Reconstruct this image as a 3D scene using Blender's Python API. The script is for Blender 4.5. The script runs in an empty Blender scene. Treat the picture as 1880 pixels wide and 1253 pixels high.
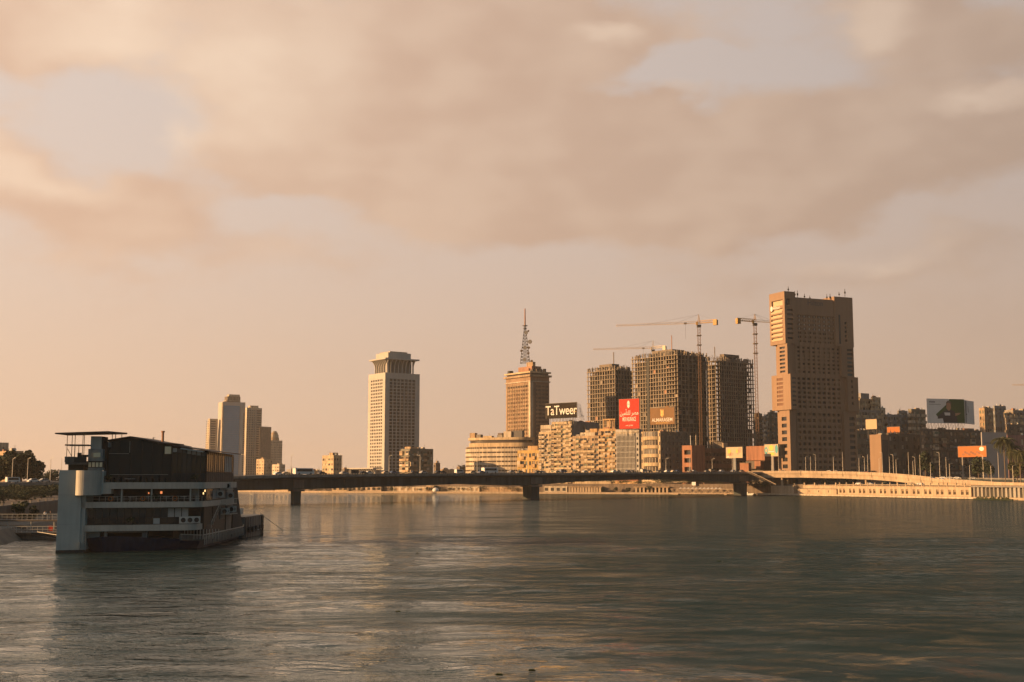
import bpy, math, random
from mathutils import Vector, Matrix
rnd = random.Random(7)
SC = bpy.context.scene
COL = SC.collection
R = math.radians
# ------------------------------------------------------------------ camera
F0, CX, CY, H = 2200.0, 940.0, 626.5, 11.0
TILT = math.atan((880 - CY) / F0)
cam_d = bpy.data.cameras.new('camera'); cam = bpy.data.objects.new('camera', cam_d); COL.objects.link(cam)
cam.location = (0, 0, H); cam.rotation_euler = (R(90) + TILT, 0, 0)
cam_d.sensor_width = 36; cam_d.lens = F0 / 1880 * 36; cam_d.clip_end = 30000; cam_d.clip_start = 0.5
SC.camera = cam
SC.view_settings.view_transform = 'Standard'; SC.view_settings.look = 'None'
SC.view_settings.exposure = 1.0; SC.view_settings.gamma = 1.0; SC.view_settings.use_curve_mapping = False
SC.cycles.use_denoising = True
SC.cycles.max_bounces = 6; SC.cycles.volume_bounces = 1; SC.cycles.diffuse_bounces = 3; SC.cycles.glossy_bounces = 3
SC.cycles.transparent_max_bounces = 6; SC.cycles.caustics_reflective = False; SC.cycles.caustics_refractive = False
SC.cycles.sample_clamp_indirect = 4
# ------------------------------------------------------------------ sun and sky
SUN_AZ, SUN_EL = R(14.0), R(13.0)
S = Vector((-math.cos(SUN_AZ) * math.cos(SUN_EL), -math.sin(SUN_AZ) * math.cos(SUN_EL), math.sin(SUN_EL)))
sd = bpy.data.lights.new('sun', 'SUN'); sd.energy = 4.9; sd.angle = R(0.6); sd.color = (1.0, 0.56, 0.235)
sun = bpy.data.objects.new('sun', sd); COL.objects.link(sun); sun.rotation_euler = S.to_track_quat('Z', 'Y').to_euler()
sun.location = (-300, 0, 300)

def pixdir(px, py):
    x = (px - CX) / F0; yc = (CY - py) / F0
    return Vector((x, math.cos(TILT) - yc * math.sin(TILT), math.sin(TILT) + yc * math.cos(TILT)))
def at(px, py, Y):
    d = pixdir(px, py); return Vector((0, 0, H)) + d * (Y / d.y)
def zat(py, Y): return at(CX, py, Y).z
FH = F0 * pixdir(CX, 880).y          # focal length along the horizon line
def xat(px, Y, z=11.0):              # X of a pixel column at depth Y and height z
    w = Y * math.cos(TILT) + (z - H) * math.sin(TILT)
    return (px - CX) / F0 * w
def ywat(py): d = pixdir(CX, py); return d.y * (-H / d.z)   # depth where a pixel row meets the water

w = bpy.data.worlds.new('World'); SC.world = w; w.use_nodes = True
nt = w.node_tree; N = nt.nodes; L = nt.links; N.clear()
def nd(tp, **k):
    n = N.new(tp)
    for a, b in k.items(): setattr(n, a, b)
    return n
def mth(op, a, b=None, c=None, clamp=False):
    n = N.new('ShaderNodeMath'); n.operation = op; n.use_clamp = clamp
    for i, v in enumerate((a, b, c)):
        if v is None: continue
        if isinstance(v, (int, float)): n.inputs[i].default_value = v
        else: L.new(v, n.inputs[i])
    return n.outputs[0]
def vmth(op, a, b=None):
    n = N.new('ShaderNodeVectorMath'); n.operation = op
    for i, v in enumerate((a, b)):
        if v is None: continue
        if isinstance(v, (tuple, list)): n.inputs[i].default_value = v
        else: L.new(v, n.inputs[i])
    return n
def mixc(f, a, b, bt='MIX'):
    n = N.new('ShaderNodeMix'); n.data_type = 'RGBA'; n.blend_type = bt
    for i, v in ((0, f), (6, a), (7, b)):
        if isinstance(v, (int, float)): n.inputs[i].default_value = v
        elif isinstance(v, (tuple, list)): n.inputs[i].default_value = (*v, 1)
        else: L.new(v, n.inputs[i])
    return n.outputs[2]
def mrange(v, a, b, c=0.0, d=1.0, tp='SMOOTHSTEP'):
    n = N.new('ShaderNodeMapRange'); n.interpolation_type = tp
    L.new(v, n.inputs[0])
    for i, q in enumerate((a, b, c, d)): n.inputs[i + 1].default_value = q
    return n.outputs[0]
tc = nd('ShaderNodeTexCoord'); DIR = tc.outputs['Generated']
sky = nd('ShaderNodeTexSky', sky_type='NISHITA'); sky.sun_disc = False
sky.sun_elevation = SUN_EL; sky.sun_rotation = -(R(90) + SUN_AZ); sky.altitude = 20
sky.air_density = 1.0; sky.dust_density = 4.0; sky.ozone_density = 1.2
L.new(DIR, sky.inputs[0])
sep = nd('ShaderNodeSeparateXYZ'); L.new(DIR, sep.inputs[0])
X, Y_, Z = sep.outputs
zz = mth('MAXIMUM', Z, 0.0)
com = nd('ShaderNodeCombineXYZ'); L.new(mth('ARCTAN2', X, Y_), com.inputs[0]); L.new(Z, com.inputs[1])
Q = com.outputs[0]                    # azimuth and height of the viewing direction
def qpix(px, py):
    d = pixdir(px, py).normalized(); return math.atan2(d.x, d.y), d.z
DS = vmth('MULTIPLY', DIR, (1.0, 1.0, 1.9)).outputs[0]
# gentle warp of the cloud layer
wn = nd('ShaderNodeTexNoise'); wn.inputs['Scale'].default_value = 9.0; wn.inputs['Detail'].default_value = 7; L.new(DS, wn.inputs['Vector'])
wv = vmth('SCALE', vmth('SUBTRACT', wn.outputs['Color'], (0.5, 0.5, 0.5)).outputs[0]); wv.inputs[3].default_value = 0.085
QW = vmth('ADD', Q, wv.outputs[0]).outputs[0]
def fbm_at(vec, det):
    f = nd('ShaderNodeTexNoise'); f.inputs['Scale'].default_value = 6.5; f.inputs['Detail'].default_value = det; f.inputs['Roughness'].default_value = 0.50; f.inputs['Distortion'].default_value = 0.0
    L.new(vec, f.inputs['Vector']); return f.outputs['Fac']
fbm = fbm_at(DS, 9)
# the large cloud banks of the evening: centre, half sizes, turn (degrees), weight
BANKS = CLOUDS = [
    (640, 210, 520, 215, 14, 1.0), (1010, 310, 520, 140, 4, 1.0), (1480, 290, 620, 130, -3, 1.05), (900, 60, 420, 130, 0, 0.8),
    (120, 60, 190, 110, 10, 0.55), (1720, 60, 240, 90, 8, 0.85), (120, 350, 330, 85, 8, 0.75), (1650, 480, 420, 60, -4, 0.4), (330, 470, 420, 60, 4, 0.35),
    (1290, 120, 170, 42, 0, -0.8), (230, 180, 130, 120, 0, -0.5), (520, 395, 200, 35, -14, -0.3)]
tot = None
for (px, py, rx, ry, rot, wt) in BANKS:
    c = qpix(px, py); ex = qpix(px + rx, py); ey = qpix(px, py - ry)
    m = nd('ShaderNodeMapping', vector_type='TEXTURE'); L.new(QW, m.inputs[0])
    m.inputs['Location'].default_value = (c[0], c[1], 0); m.inputs['Rotation'].default_value = (0, 0, R(-rot))
    m.inputs['Scale'].default_value = (abs(ex[0] - c[0]), abs(ey[1] - c[1]), 1)
    ln = vmth('LENGTH', m.outputs[0]).outputs['Value']
    b = mth('MULTIPLY', mrange(ln, 1.35, 0.25), wt)
    tot = b if tot is None else mth('ADD', tot, b)
dens0 = mth('ADD', mth('MULTIPLY', tot, 0.66), mth('MULTIPLY', mth('SUBTRACT', fbm, 0.44), 0.95))
fine = nd('ShaderNodeTexNoise'); fine.inputs['Scale'].default_value = 24.0; fine.inputs['Detail'].default_value = 7; fine.inputs['Roughness'].default_value = 0.6; L.new(DS, fine.inputs['Vector'])
dens0 = mth('ADD', dens0, mth('MULTIPLY', mth('SUBTRACT', fine.outputs['Fac'], 0.5), 0.42))
dens = mrange(dens0, 0.02, 0.44)
# side of a cloud turned to the sun: density difference along the sun's direction
lit = mrange(mth('SUBTRACT', fbm_at(DS, 3), fbm_at(vmth('ADD', DS, (-0.03, 0.0, 0.018)).outputs[0], 3)), -0.12, 0.14)
side = mrange(X, -0.75, 0.75, 1.0, 0.0, 'LINEAR')      # 1 towards the sun, 0 away from it
upz = mrange(zz, 0.0, 0.42, 0.0, 1.0, 'LINEAR')
# hazy clear air: Nishita, warmed by the evening dust
nish = mixc(1.0, sky.outputs[0], (1.05, 0.80, 0.66), 'MULTIPLY')
nishs = vmth('SCALE', nish); nishs.inputs[3].default_value = 0.05
hz_col = mixc(side, (0.465, 0.322, 0.228), (0.92, 0.635, 0.438))
clr_col = mixc(side, (0.41, 0.35, 0.325), (0.86, 0.70, 0.60))
air = mixc(mrange(zz, 0.0, 0.33, 0.0, 1.0), hz_col, clr_col)
air = mixc(0.12, air, nishs.outputs[0])
c_lit = mixc(side, (0.56, 0.43, 0.345), (1.12, 0.865, 0.63))
c_shd = mixc(side, (0.305, 0.238, 0.19), (0.785, 0.50, 0.335))
glow = None
for (px, py, rx, ry) in [(430, 130, 260, 200), (285, 240, 70, 70), (180, 40, 150, 80), (60, 310, 160, 50), (1270, 165, 60, 26), (1590, 40, 80, 60), (1800, 195, 90, 26), (1560, 470, 200, 30), (1100, 60, 60, 30)]:
    c = qpix(px, py); ex = qpix(px + rx, py); ey = qpix(px, py - ry)
    m = nd('ShaderNodeMapping', vector_type='TEXTURE'); L.new(QW, m.inputs[0]); m.inputs['Location'].default_value = (c[0], c[1], 0); m.inputs['Scale'].default_value = (abs(ex[0] - c[0]), abs(ey[1] - c[1]), 1)
    g_ = mrange(vmth('LENGTH', m.outputs[0]).outputs['Value'], 1.4, 0.1); glow = g_ if glow is None else mth('ADD', glow, g_)
litg = mth('ADD', mth('MULTIPLY', lit, 0.22), mth('MULTIPLY', glow, 0.46), clamp=True)
cl = mixc(litg, c_shd, c_lit)
fade = mrange(zz, 0.03, 0.20, 0.0, 0.88)
skyc = mixc(mth('MULTIPLY', dens, fade), air, cl)
# away from the sun and overhead the evening sky turns to deeper grey blue
deep = mth('MAXIMUM', mrange(zz, 0.36, 0.85), mth('MULTIPLY', mrange(mth('ADD', mth('MULTIPLY', X, 0.8), mth('MULTIPLY', Y_, -0.6)), -0.20, 0.65), 0.95))
skyf = nd('ShaderNodeVectorMath', operation='MULTIPLY'); L.new(skyc, skyf.inputs[0]); L.new(mixc(deep, (1, 1, 1), (0.19, 0.40, 0.58)), skyf.inputs[1])
bg = nd('ShaderNodeBackground'); L.new(skyf.outputs[0], bg.inputs[0]); bg.inputs[1].default_value = 0.55
wo = nd('ShaderNodeOutputWorld'); L.new(bg.outputs[0], wo.inputs[0])
w.cycles.sampling_method = 'MANUAL'; w.cycles.sample_map_resolution = 512
# ------------------------------------------------------------------ materials
MATS = {}
def mat(name, col, rough=0.8, var=0.22, scale=0.12, streak=0.25, metal=0.0, spec=0.4, bump=0.0, emit=None, es=0.0):
    if name in MATS: return MATS[name]
    m = bpy.data.materials.new(name); m.use_nodes = True
    t = m.node_tree; n = t.nodes; l = t.links; n.clear()
    out = n.new('ShaderNodeOutputMaterial'); p = n.new('ShaderNodeBsdfPrincipled'); l.new(p.outputs[0], out.inputs[0])
    p.inputs['Roughness'].default_value = rough; p.inputs['Metallic'].default_value = metal
    p.inputs['Specular IOR Level'].default_value = spec
    g = n.new('ShaderNodeNewGeometry')
    a = n.new('ShaderNodeTexNoise'); a.inputs['Scale'].default_value = scale; a.inputs['Detail'].default_value = 6; a.inputs['Roughness'].default_value = 0.65
    l.new(g.outputs['Position'], a.inputs['Vector'])
    mp = n.new('ShaderNodeMapping'); mp.inputs['Scale'].default_value = (1, 1, 0.07); l.new(g.outputs['Position'], mp.inputs[0])
    b = n.new('ShaderNodeTexNoise'); b.inputs['Scale'].default_value = max(scale * 6, 0.5); b.inputs['Detail'].default_value = 4
    l.new(mp.outputs[0], b.inputs['Vector'])
    ra = n.new('ShaderNodeMapRange'); l.new(a.outputs['Fac'], ra.inputs[0]); ra.inputs[1].default_value = 0.3; ra.inputs[2].default_value = 0.7
    ra.inputs[3].default_value = 1 - var; ra.inputs[4].default_value = 1 + var
    rb = n.new('ShaderNodeMapRange'); l.new(b.outputs['Fac'], rb.inputs[0]); rb.inputs[1].default_value = 0.35; rb.inputs[2].default_value = 0.62
    rb.inputs[3].default_value = 1 - streak; rb.inputs[4].default_value = 1 + streak * 0.3
    mu = n.new('ShaderNodeMath'); mu.operation = 'MULTIPLY'; l.new(ra.outputs[0], mu.inputs[0]); l.new(rb.outputs[0], mu.inputs[1])
    vs = n.new('ShaderNodeVectorMath'); vs.operation = 'SCALE'; vs.inputs[0].default_value = col; l.new(mu.outputs[0], vs.inputs[3])
    l.new(vs.outputs[0], p.inputs['Base Color'])
    if bump:
        bm_ = n.new('ShaderNodeBump'); bm_.inputs['Strength'].default_value = bump; bm_.inputs['Distance'].default_value = 0.3
        l.new(b.outputs['Fac'], bm_.inputs['Height']); l.new(bm_.outputs[0], p.inputs['Normal'])
    if emit:
        p.inputs['Emission Color'].default_value = (*emit, 1); p.inputs['Emission Strength'].default_value = es
    MATS[name] = m; return m
def M(name): return MATS[name]
def plain(name, col, rough=0.7, **k):
    k.setdefault('var', 0.06); k.setdefault('streak', 0.05); return mat(name, col, rough, **k)
mat('concrete', (0.22, 0.20, 0.175)); mat('concrete_dark', (0.11, 0.10, 0.09)); mat('raw_concrete', (0.235, 0.195, 0.15), streak=0.3); mat('net_and_shade', (0.014, 0.016, 0.016)); mat('brick_tan', (0.25, 0.165, 0.105), streak=0.2); plain('crane_mast', (0.19, 0.11, 0.06), 0.7); plain('jib_pale', (0.45, 0.33, 0.20), 0.6)  # near-black net colour also carries the shade inside the bare floors
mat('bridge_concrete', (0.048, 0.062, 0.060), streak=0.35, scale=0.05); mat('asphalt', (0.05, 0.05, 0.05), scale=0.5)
mat('white_stone', (0.37, 0.355, 0.325), var=0.08, streak=0.08); mat('cream', (0.42, 0.325, 0.205), streak=0.3)
mat('ochre', (0.40, 0.255, 0.12), streak=0.35); mat('tan', (0.33, 0.235, 0.145), streak=0.4); mat('pale', (0.42, 0.36, 0.275), streak=0.35)
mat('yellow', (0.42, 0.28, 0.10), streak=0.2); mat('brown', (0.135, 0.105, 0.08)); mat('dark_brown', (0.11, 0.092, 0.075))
mat('terracotta', (0.235, 0.157, 0.104), var=0.06, streak=0.08, scale=0.05); mat('terracotta_dark', (0.15, 0.08, 0.05), var=0.1)
mat('annex_red', (0.25, 0.115, 0.065), var=0.1)
mat('grey_blue', (0.185, 0.195, 0.20)); mat('grey', (0.215, 0.205, 0.195)); mat('olive_grey', (0.145, 0.14, 0.112))
mat('near_black', (0.045, 0.045, 0.042)); mat('pink_render', (0.22, 0.125, 0.115)); mat('lime_quay', (0.36, 0.28, 0.195), var=0.15, streak=0.2)
mat('block_red', (0.30, 0.16, 0.10)); mat('scaffold', (0.16, 0.13, 0.10))
plain('glass_dark', (0.025, 0.027, 0.03), 0.12, spec=0.6); plain('glass_brown', (0.05, 0.037, 0.026), 0.2, spec=0.5)
plain('glass_mid', (0.09, 0.085, 0.08), 0.25); plain('shutter', (0.20, 0.15, 0.10)); plain('curtain', (0.40, 0.34, 0.26))
plain('shutter_green', (0.10, 0.12, 0.09)); plain('blue_glass', (0.055, 0.20, 0.34), 0.3, spec=0.5); plain('teal_glass', (0.075, 0.105, 0.11), 0.2, spec=0.6)
plain('steel', (0.32, 0.30, 0.27), 0.5, metal=0.3); plain('dark_steel', (0.06, 0.055, 0.05), 0.55); plain('crane_yellow', (0.40, 0.24, 0.075), 0.6)
plain('crane_white', (0.5, 0.42, 0.3), 0.5); plain('lamp_pole', (0.55, 0.50, 0.43), 0.5)
plain('tyre', (0.02, 0.02, 0.02), 0.9); plain('car_glass', (0.02, 0.022, 0.025), 0.1, spec=0.6)
plain('boat_white', (0.335, 0.375, 0.365), 0.6, var=0.08, streak=0.08, scale=0.4); plain('boat_band', (0.40, 0.385, 0.345), 0.6, var=0.12, streak=0.12, scale=0.4)
plain('boat_dark', (0.018, 0.022, 0.022), 0.6, var=0.2, scale=0.5); plain('boat_hull', (0.012, 0.026, 0.060), 0.45, var=0.2, streak=0.25, scale=0.4)
plain('boat_hull_grey', (0.085, 0.092, 0.09), 0.6, var=0.2, streak=0.3, scale=0.4); plain('boat_blue', (0.16, 0.20, 0.22), 0.6, var=0.15, streak=0.2, scale=0.4)
plain('boat_roof', (0.075, 0.055, 0.045), 0.7); plain('boat_frame', (0.02, 0.02, 0.02), 0.6); plain('boat_net', (0.03, 0.03, 0.028), 0.9)
plain('boat_panel', (0.38, 0.41, 0.41), 0.5); plain('pale_for_lit', (0.75, 0.68, 0.48), 0.5); plain('canvas', (0.45, 0.42, 0.36), 0.9)  # bright pale yellow imitates lit panels by colour alone; no emission
plain('ac_white', (0.50, 0.50, 0.47), 0.6); plain('rail', (0.34, 0.34, 0.31), 0.5); plain('timber', (0.075, 0.062, 0.05), 0.8)
plain('poster_white', (0.56, 0.56, 0.545), 0.6); plain('poster_grey', (0.30, 0.285, 0.275), 0.6); plain('bark', (0.09, 0.065, 0.045), 0.9); plain('palm_bark', (0.13, 0.10, 0.07), 0.9)
mat('leaf', (0.040, 0.055, 0.022), var=0.45, scale=0.5, streak=0.0); mat('leaf_dark', (0.022, 0.034, 0.016), var=0.45, scale=0.4, streak=0.0)
mat('leaf_mid', (0.060, 0.065, 0.026), var=0.45, scale=0.7, streak=0.0); mat('palm_leaf', (0.055, 0.06, 0.025), var=0.4, scale=0.9, streak=0.0)
mat('soil', (0.11, 0.085, 0.06), var=0.35, scale=0.4, streak=0.0, bump=0.4); mat('earth', (0.25, 0.21, 0.165), var=0.25, scale=0.05)
plain('glass_house', (0.012, 0.015, 0.014), .35, spec=.4); plain('glass_amber', (0.055, 0.038, 0.020), .25); plain('lamp_glow', (.8, .6, .3), emit=(1.0, .62, .25), es=1.0); plain('lamp_orange', (.6, .2, .08), emit=(1.0, .30, .10), es=.5)
plain('skin', (0.32, 0.18, 0.11), 0.6); plain('cloth_white', (0.70, 0.70, 0.70), 0.9); plain('cloth_dark', (0.04, 0.04, 0.05), 0.9)
# ------------------------------------------------------------------ mesh helpers
class MB:
    def __init__(s): s.v = []; s.f = []; s.fm = []; s.mi = 0
    def add(s, vs, fs):
        o = len(s.v); s.v += [tuple(x) for x in vs]; s.f += [tuple(i + o for i in q) for q in fs]; s.fm += [s.mi] * len(fs)
    def box(s, x0, x1, y0, y1, z0, z1, tr=None):
        vs = [(x0, y0, z0), (x1, y0, z0), (x1, y1, z0), (x0, y1, z0), (x0, y0, z1), (x1, y0, z1), (x1, y1, z1), (x0, y1, z1)]
        if tr: vs = [tr(*q) for q in vs]
        s.add(vs, [(3, 2, 1, 0), (4, 5, 6, 7), (0, 1, 5, 4), (1, 2, 6, 5), (2, 3, 7, 6), (3, 0, 4, 7)]); return s
    def prism(s, poly, z0, z1, tr=None):
        n = len(poly); vs = [(x, y, z0) for x, y in poly] + [(x, y, z1) for x, y in poly]
        if tr: vs = [tr(*q) for q in vs]
        s.add(vs, [tuple(range(n - 1, -1, -1)), tuple(range(n, 2 * n))] + [(i, (i + 1) % n, n + (i + 1) % n, n + i) for i in range(n)]); return s
    def hexa(s, b, t):      # bottom and top loops of points
        n = len(b); s.add(list(b) + list(t), [tuple(range(n - 1, -1, -1)), tuple(range(n, 2 * n))] + [(i, (i + 1) % n, n + (i + 1) % n, n + i) for i in range(n)]); return s
    def quad(s, a, b, c, d): s.add([a, b, c, d], [(0, 1, 2, 3)]); return s
    def bar(s, p, q, r, r2=None, n=4, tr=None):
        p = Vector(p); q = Vector(q)
        if tr: p = Vector(tr(*p)); q = Vector(tr(*q))
        d = (q - p)
        if d.length < 1e-6: return s
        d.normalize(); u = d.cross(Vector((0, 0, 1)) if abs(d.z) < 0.9 else Vector((1, 0, 0))).normalized(); v = d.cross(u)
        r2 = r if r2 is None else r2; vs = []
        for c, rr in ((p, r), (q, r2)):
            for i in range(n):
                a = 2 * math.pi * (i + 0.5) / n; vs.append(c + (u * math.cos(a) + v * math.sin(a)) * rr)
        s.add(vs, [tuple(range(n - 1, -1, -1)), tuple(range(n, 2 * n))] + [(i, (i + 1) % n, n + (i + 1) % n, n + i) for i in range(n)]); return s
    def path(s, pts, r, n=4):
        for a, b in zip(pts, pts[1:]): s.bar(a, b, r, None, n)
        return s
    def ball(s, c, r, nu=8, nv=5, sz=1.0):
        vs = []; fs = []
        for j in range(nv + 1):
            th = math.pi * j / nv
            for i in range(nu):
                ph = 2 * math.pi * i / nu; vs.append((c[0] + r * math.sin(th) * math.cos(ph), c[1] + r * math.sin(th) * math.sin(ph), c[2] + sz * r * math.cos(th)))
        for j in range(nv):
            for i in range(nu): fs.append((j * nu + i, (j + 1) * nu + i, (j + 1) * nu + (i + 1) % nu, j * nu + (i + 1) % nu))
        s.add(vs, fs); return s
    def mesh(s, name, mats, smooth=False):
        me = bpy.data.meshes.new(name); me.from_pydata(s.v, [], s.f)
        mats = mats if isinstance(mats, (list, tuple)) else [mats]
        for m in mats: me.materials.append(MATS[m] if isinstance(m, str) else m)
        if len(mats) > 1: me.polygons.foreach_set('material_index', s.fm)
        if smooth: me.polygons.foreach_set('use_smooth', [True] * len(me.polygons))
        me.update(); return me
    def build(s, name, m, parent=None, loc=None, smooth=False, rz=0):
        return obj(name, s.mesh(name, m, smooth), parent, loc, rz)
def obj(name, me, parent=None, loc=None, rz=0, sc=None):
    o = bpy.data.objects.new(name, me); COL.objects.link(o)
    if parent is not None: o.parent = parent
    if loc is not None: o.location = loc
    if rz: o.rotation_euler = (0, 0, rz)
    if sc is not None: o.scale = sc
    return o
def empty(name, loc=(0, 0, 0), rz=0): return obj(name, None, None, loc, rz)
def tag(o, label=None, cat=None, group=None, kind=None):
    if label: o['label'] = label
    if cat: o['category'] = cat
    if group: o['group'] = group
    if kind: o['kind'] = kind
    return o
def copy_tree(o, parent=None):
    c = o.copy(); COL.objects.link(c); c.parent = parent
    for ch in o.children: copy_tree(ch, c)
    return c
ORD = ['first', 'second', 'third', 'fourth', 'fifth', 'sixth', 'seventh', 'eighth', 'ninth', 'tenth', 'eleventh', 'twelfth', 'thirteenth', 'fourteenth', 'fifteenth',
       'sixteenth', 'seventeenth', 'eighteenth', 'nineteenth', 'twentieth'] + ['twenty-' + q for q in ('first', 'second', 'third', 'fourth', 'fifth', 'sixth', 'seventh', 'eighth', 'ninth')] + ['thirtieth'] + \
      ['thirty-' + q for q in ('first', 'second', 'third', 'fourth', 'fifth', 'sixth', 'seventh', 'eighth', 'ninth')] + ['fortieth'] + ['forty-' + q for q in ('first', 'second', 'third', 'fourth', 'fifth', 'sixth', 'seventh', 'eighth', 'ninth')]
_boxc = {}
def boxmesh(name, sx, sy, sz, m):      # shared box mesh, centred in x and y, standing on z=0
    k = (name, round(sx, 2), round(sy, 2), round(sz, 2), m)
    if k not in _boxc: _boxc[k] = MB().box(-sx / 2, sx / 2, -sy / 2, sy / 2, 0, sz).mesh(name, m)
    return _boxc[k]
def part(name, m, parent, *boxes, tr=None):
    b = MB()
    for q in boxes: b.box(*q, tr=tr)
    return b.build(name, m, parent)
# ------------------------------------------------------------------ river, ground, banks
def water_material():
    m = bpy.data.materials.new('river_water'); m.use_nodes = True
    t = m.node_tree; n = t.nodes; l = t.links; n.clear()
    out = n.new('ShaderNodeOutputMaterial'); p = n.new('ShaderNodeBsdfPrincipled'); l.new(p.outputs[0], out.inputs[0])
    p.inputs['Base Color'].default_value = (0.040, 0.039, 0.030, 1); p.inputs['IOR'].default_value = 1.33
    g = n.new('ShaderNodeNewGeometry')
    def noise(scale, sx, sy, rot, det=4, rough=0.55, dist=0.0):
        mp = n.new('ShaderNodeMapping'); mp.inputs['Scale'].default_value = (sx, sy, 1); mp.inputs['Rotation'].default_value = (0, 0, rot); l.new(g.outputs['Position'], mp.inputs[0])
        a = n.new('ShaderNodeTexNoise'); a.inputs['Scale'].default_value = scale; a.inputs['Detail'].default_value = det; a.inputs['Roughness'].default_value = rough; a.inputs['Distortion'].default_value = dist
        l.new(mp.outputs[0], a.inputs['Vector']); return a.outputs['Fac']
    def mm(op, a, b):
        q = n.new('ShaderNodeMath'); q.operation = op
        for i, v in enumerate((a, b)):
            if isinstance(v, (int, float)): q.inputs[i].default_value = v
            else: l.new(v, q.inputs[i])
        return q.outputs[0]
    def mr(v, a, b, c, d):
        q = n.new('ShaderNodeMapRange'); q.interpolation_type = 'SMOOTHSTEP'; l.new(v, q.inputs[0])
        for i, z in enumerate((a, b, c, d)): q.inputs[i + 1].default_value = z
        return q.outputs[0]
    sx = n.new('ShaderNodeSeparateXYZ'); l.new(g.outputs['Position'], sx.inputs[0])
    lee = mr(sx.outputs[0], -30.0, 45.0, -0.17, 0.13)                                   # sheltered along the island, open towards the east bank
    lee = mm('ADD', lee, mr(sx.outputs[1], 60.0, 125.0, -0.13, 0.0))
    patch = mr(mm('ADD', noise(0.035, 0.55, 1.25, 0.12, 12, 0.80, 0.6), lee), 0.36, 0.64, 0.0, 1.0)      # wind-ruffled against calm, swirling water
    h1 = noise(0.22, 0.6, 1.2, 0.1, 5, 0.62, 0.7)       # swells and boils of the current, broken into wavelets
    h3 = noise(1.6, 0.40, 1.4, 0.05, 4, 0.6, 0.3)      # ripples
    rdg = mm('ABSOLUTE', mm('SUBTRACT', noise(0.20, 0.30, 1.3, 0.12, 4, 0.55, 1.2), 0.5), 0.0)      # creases where currents meet
    hh = mm('ADD', mm('ADD', mm('MULTIPLY', h1, mm('ADD', 0.95, mm('MULTIPLY', patch, 0.5))), mm('MULTIPLY', rdg, 0.5)), mm('MULTIPLY', mm('MULTIPLY', h3, 0.10), mm('ADD', 0.35, patch)))
    b = n.new('ShaderNodeBump'); b.inputs['Strength'].default_value = 1.0; b.inputs['Distance'].default_value = 0.60
    l.new(hh, b.inputs['Height'])
    n.remove(p)
    df = n.new('ShaderNodeBsdfDiffuse'); df.inputs[0].default_value = (0.016, 0.034, 0.033, 1)
    gl = n.new('ShaderNodeBsdfGlossy'); gl.inputs[0].default_value = (0.92, 0.95, 0.93, 1); l.new(b.outputs[0], gl.inputs['Normal'])
    l.new(mm('ADD', 0.03, mm('MULTIPLY', patch, 0.05)), gl.inputs['Roughness'])
    fr = n.new('ShaderNodeFresnel'); fr.inputs[0].default_value = 1.33; l.new(b.outputs[0], fr.inputs['Normal'])
    mx = n.new('ShaderNodeMixShader'); l.new(mm('MULTIPLY', fr.outputs[0], mr(patch, 0.0, 1.0, 1.0, 0.45)), mx.inputs[0])
    l.new(df.outputs[0], mx.inputs[1]); l.new(gl.outputs[0], mx.inputs[2]); l.new(mx.outputs[0], out.inputs[0])
    return m
MATS['water'] = water_material()
import numpy as np
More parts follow.
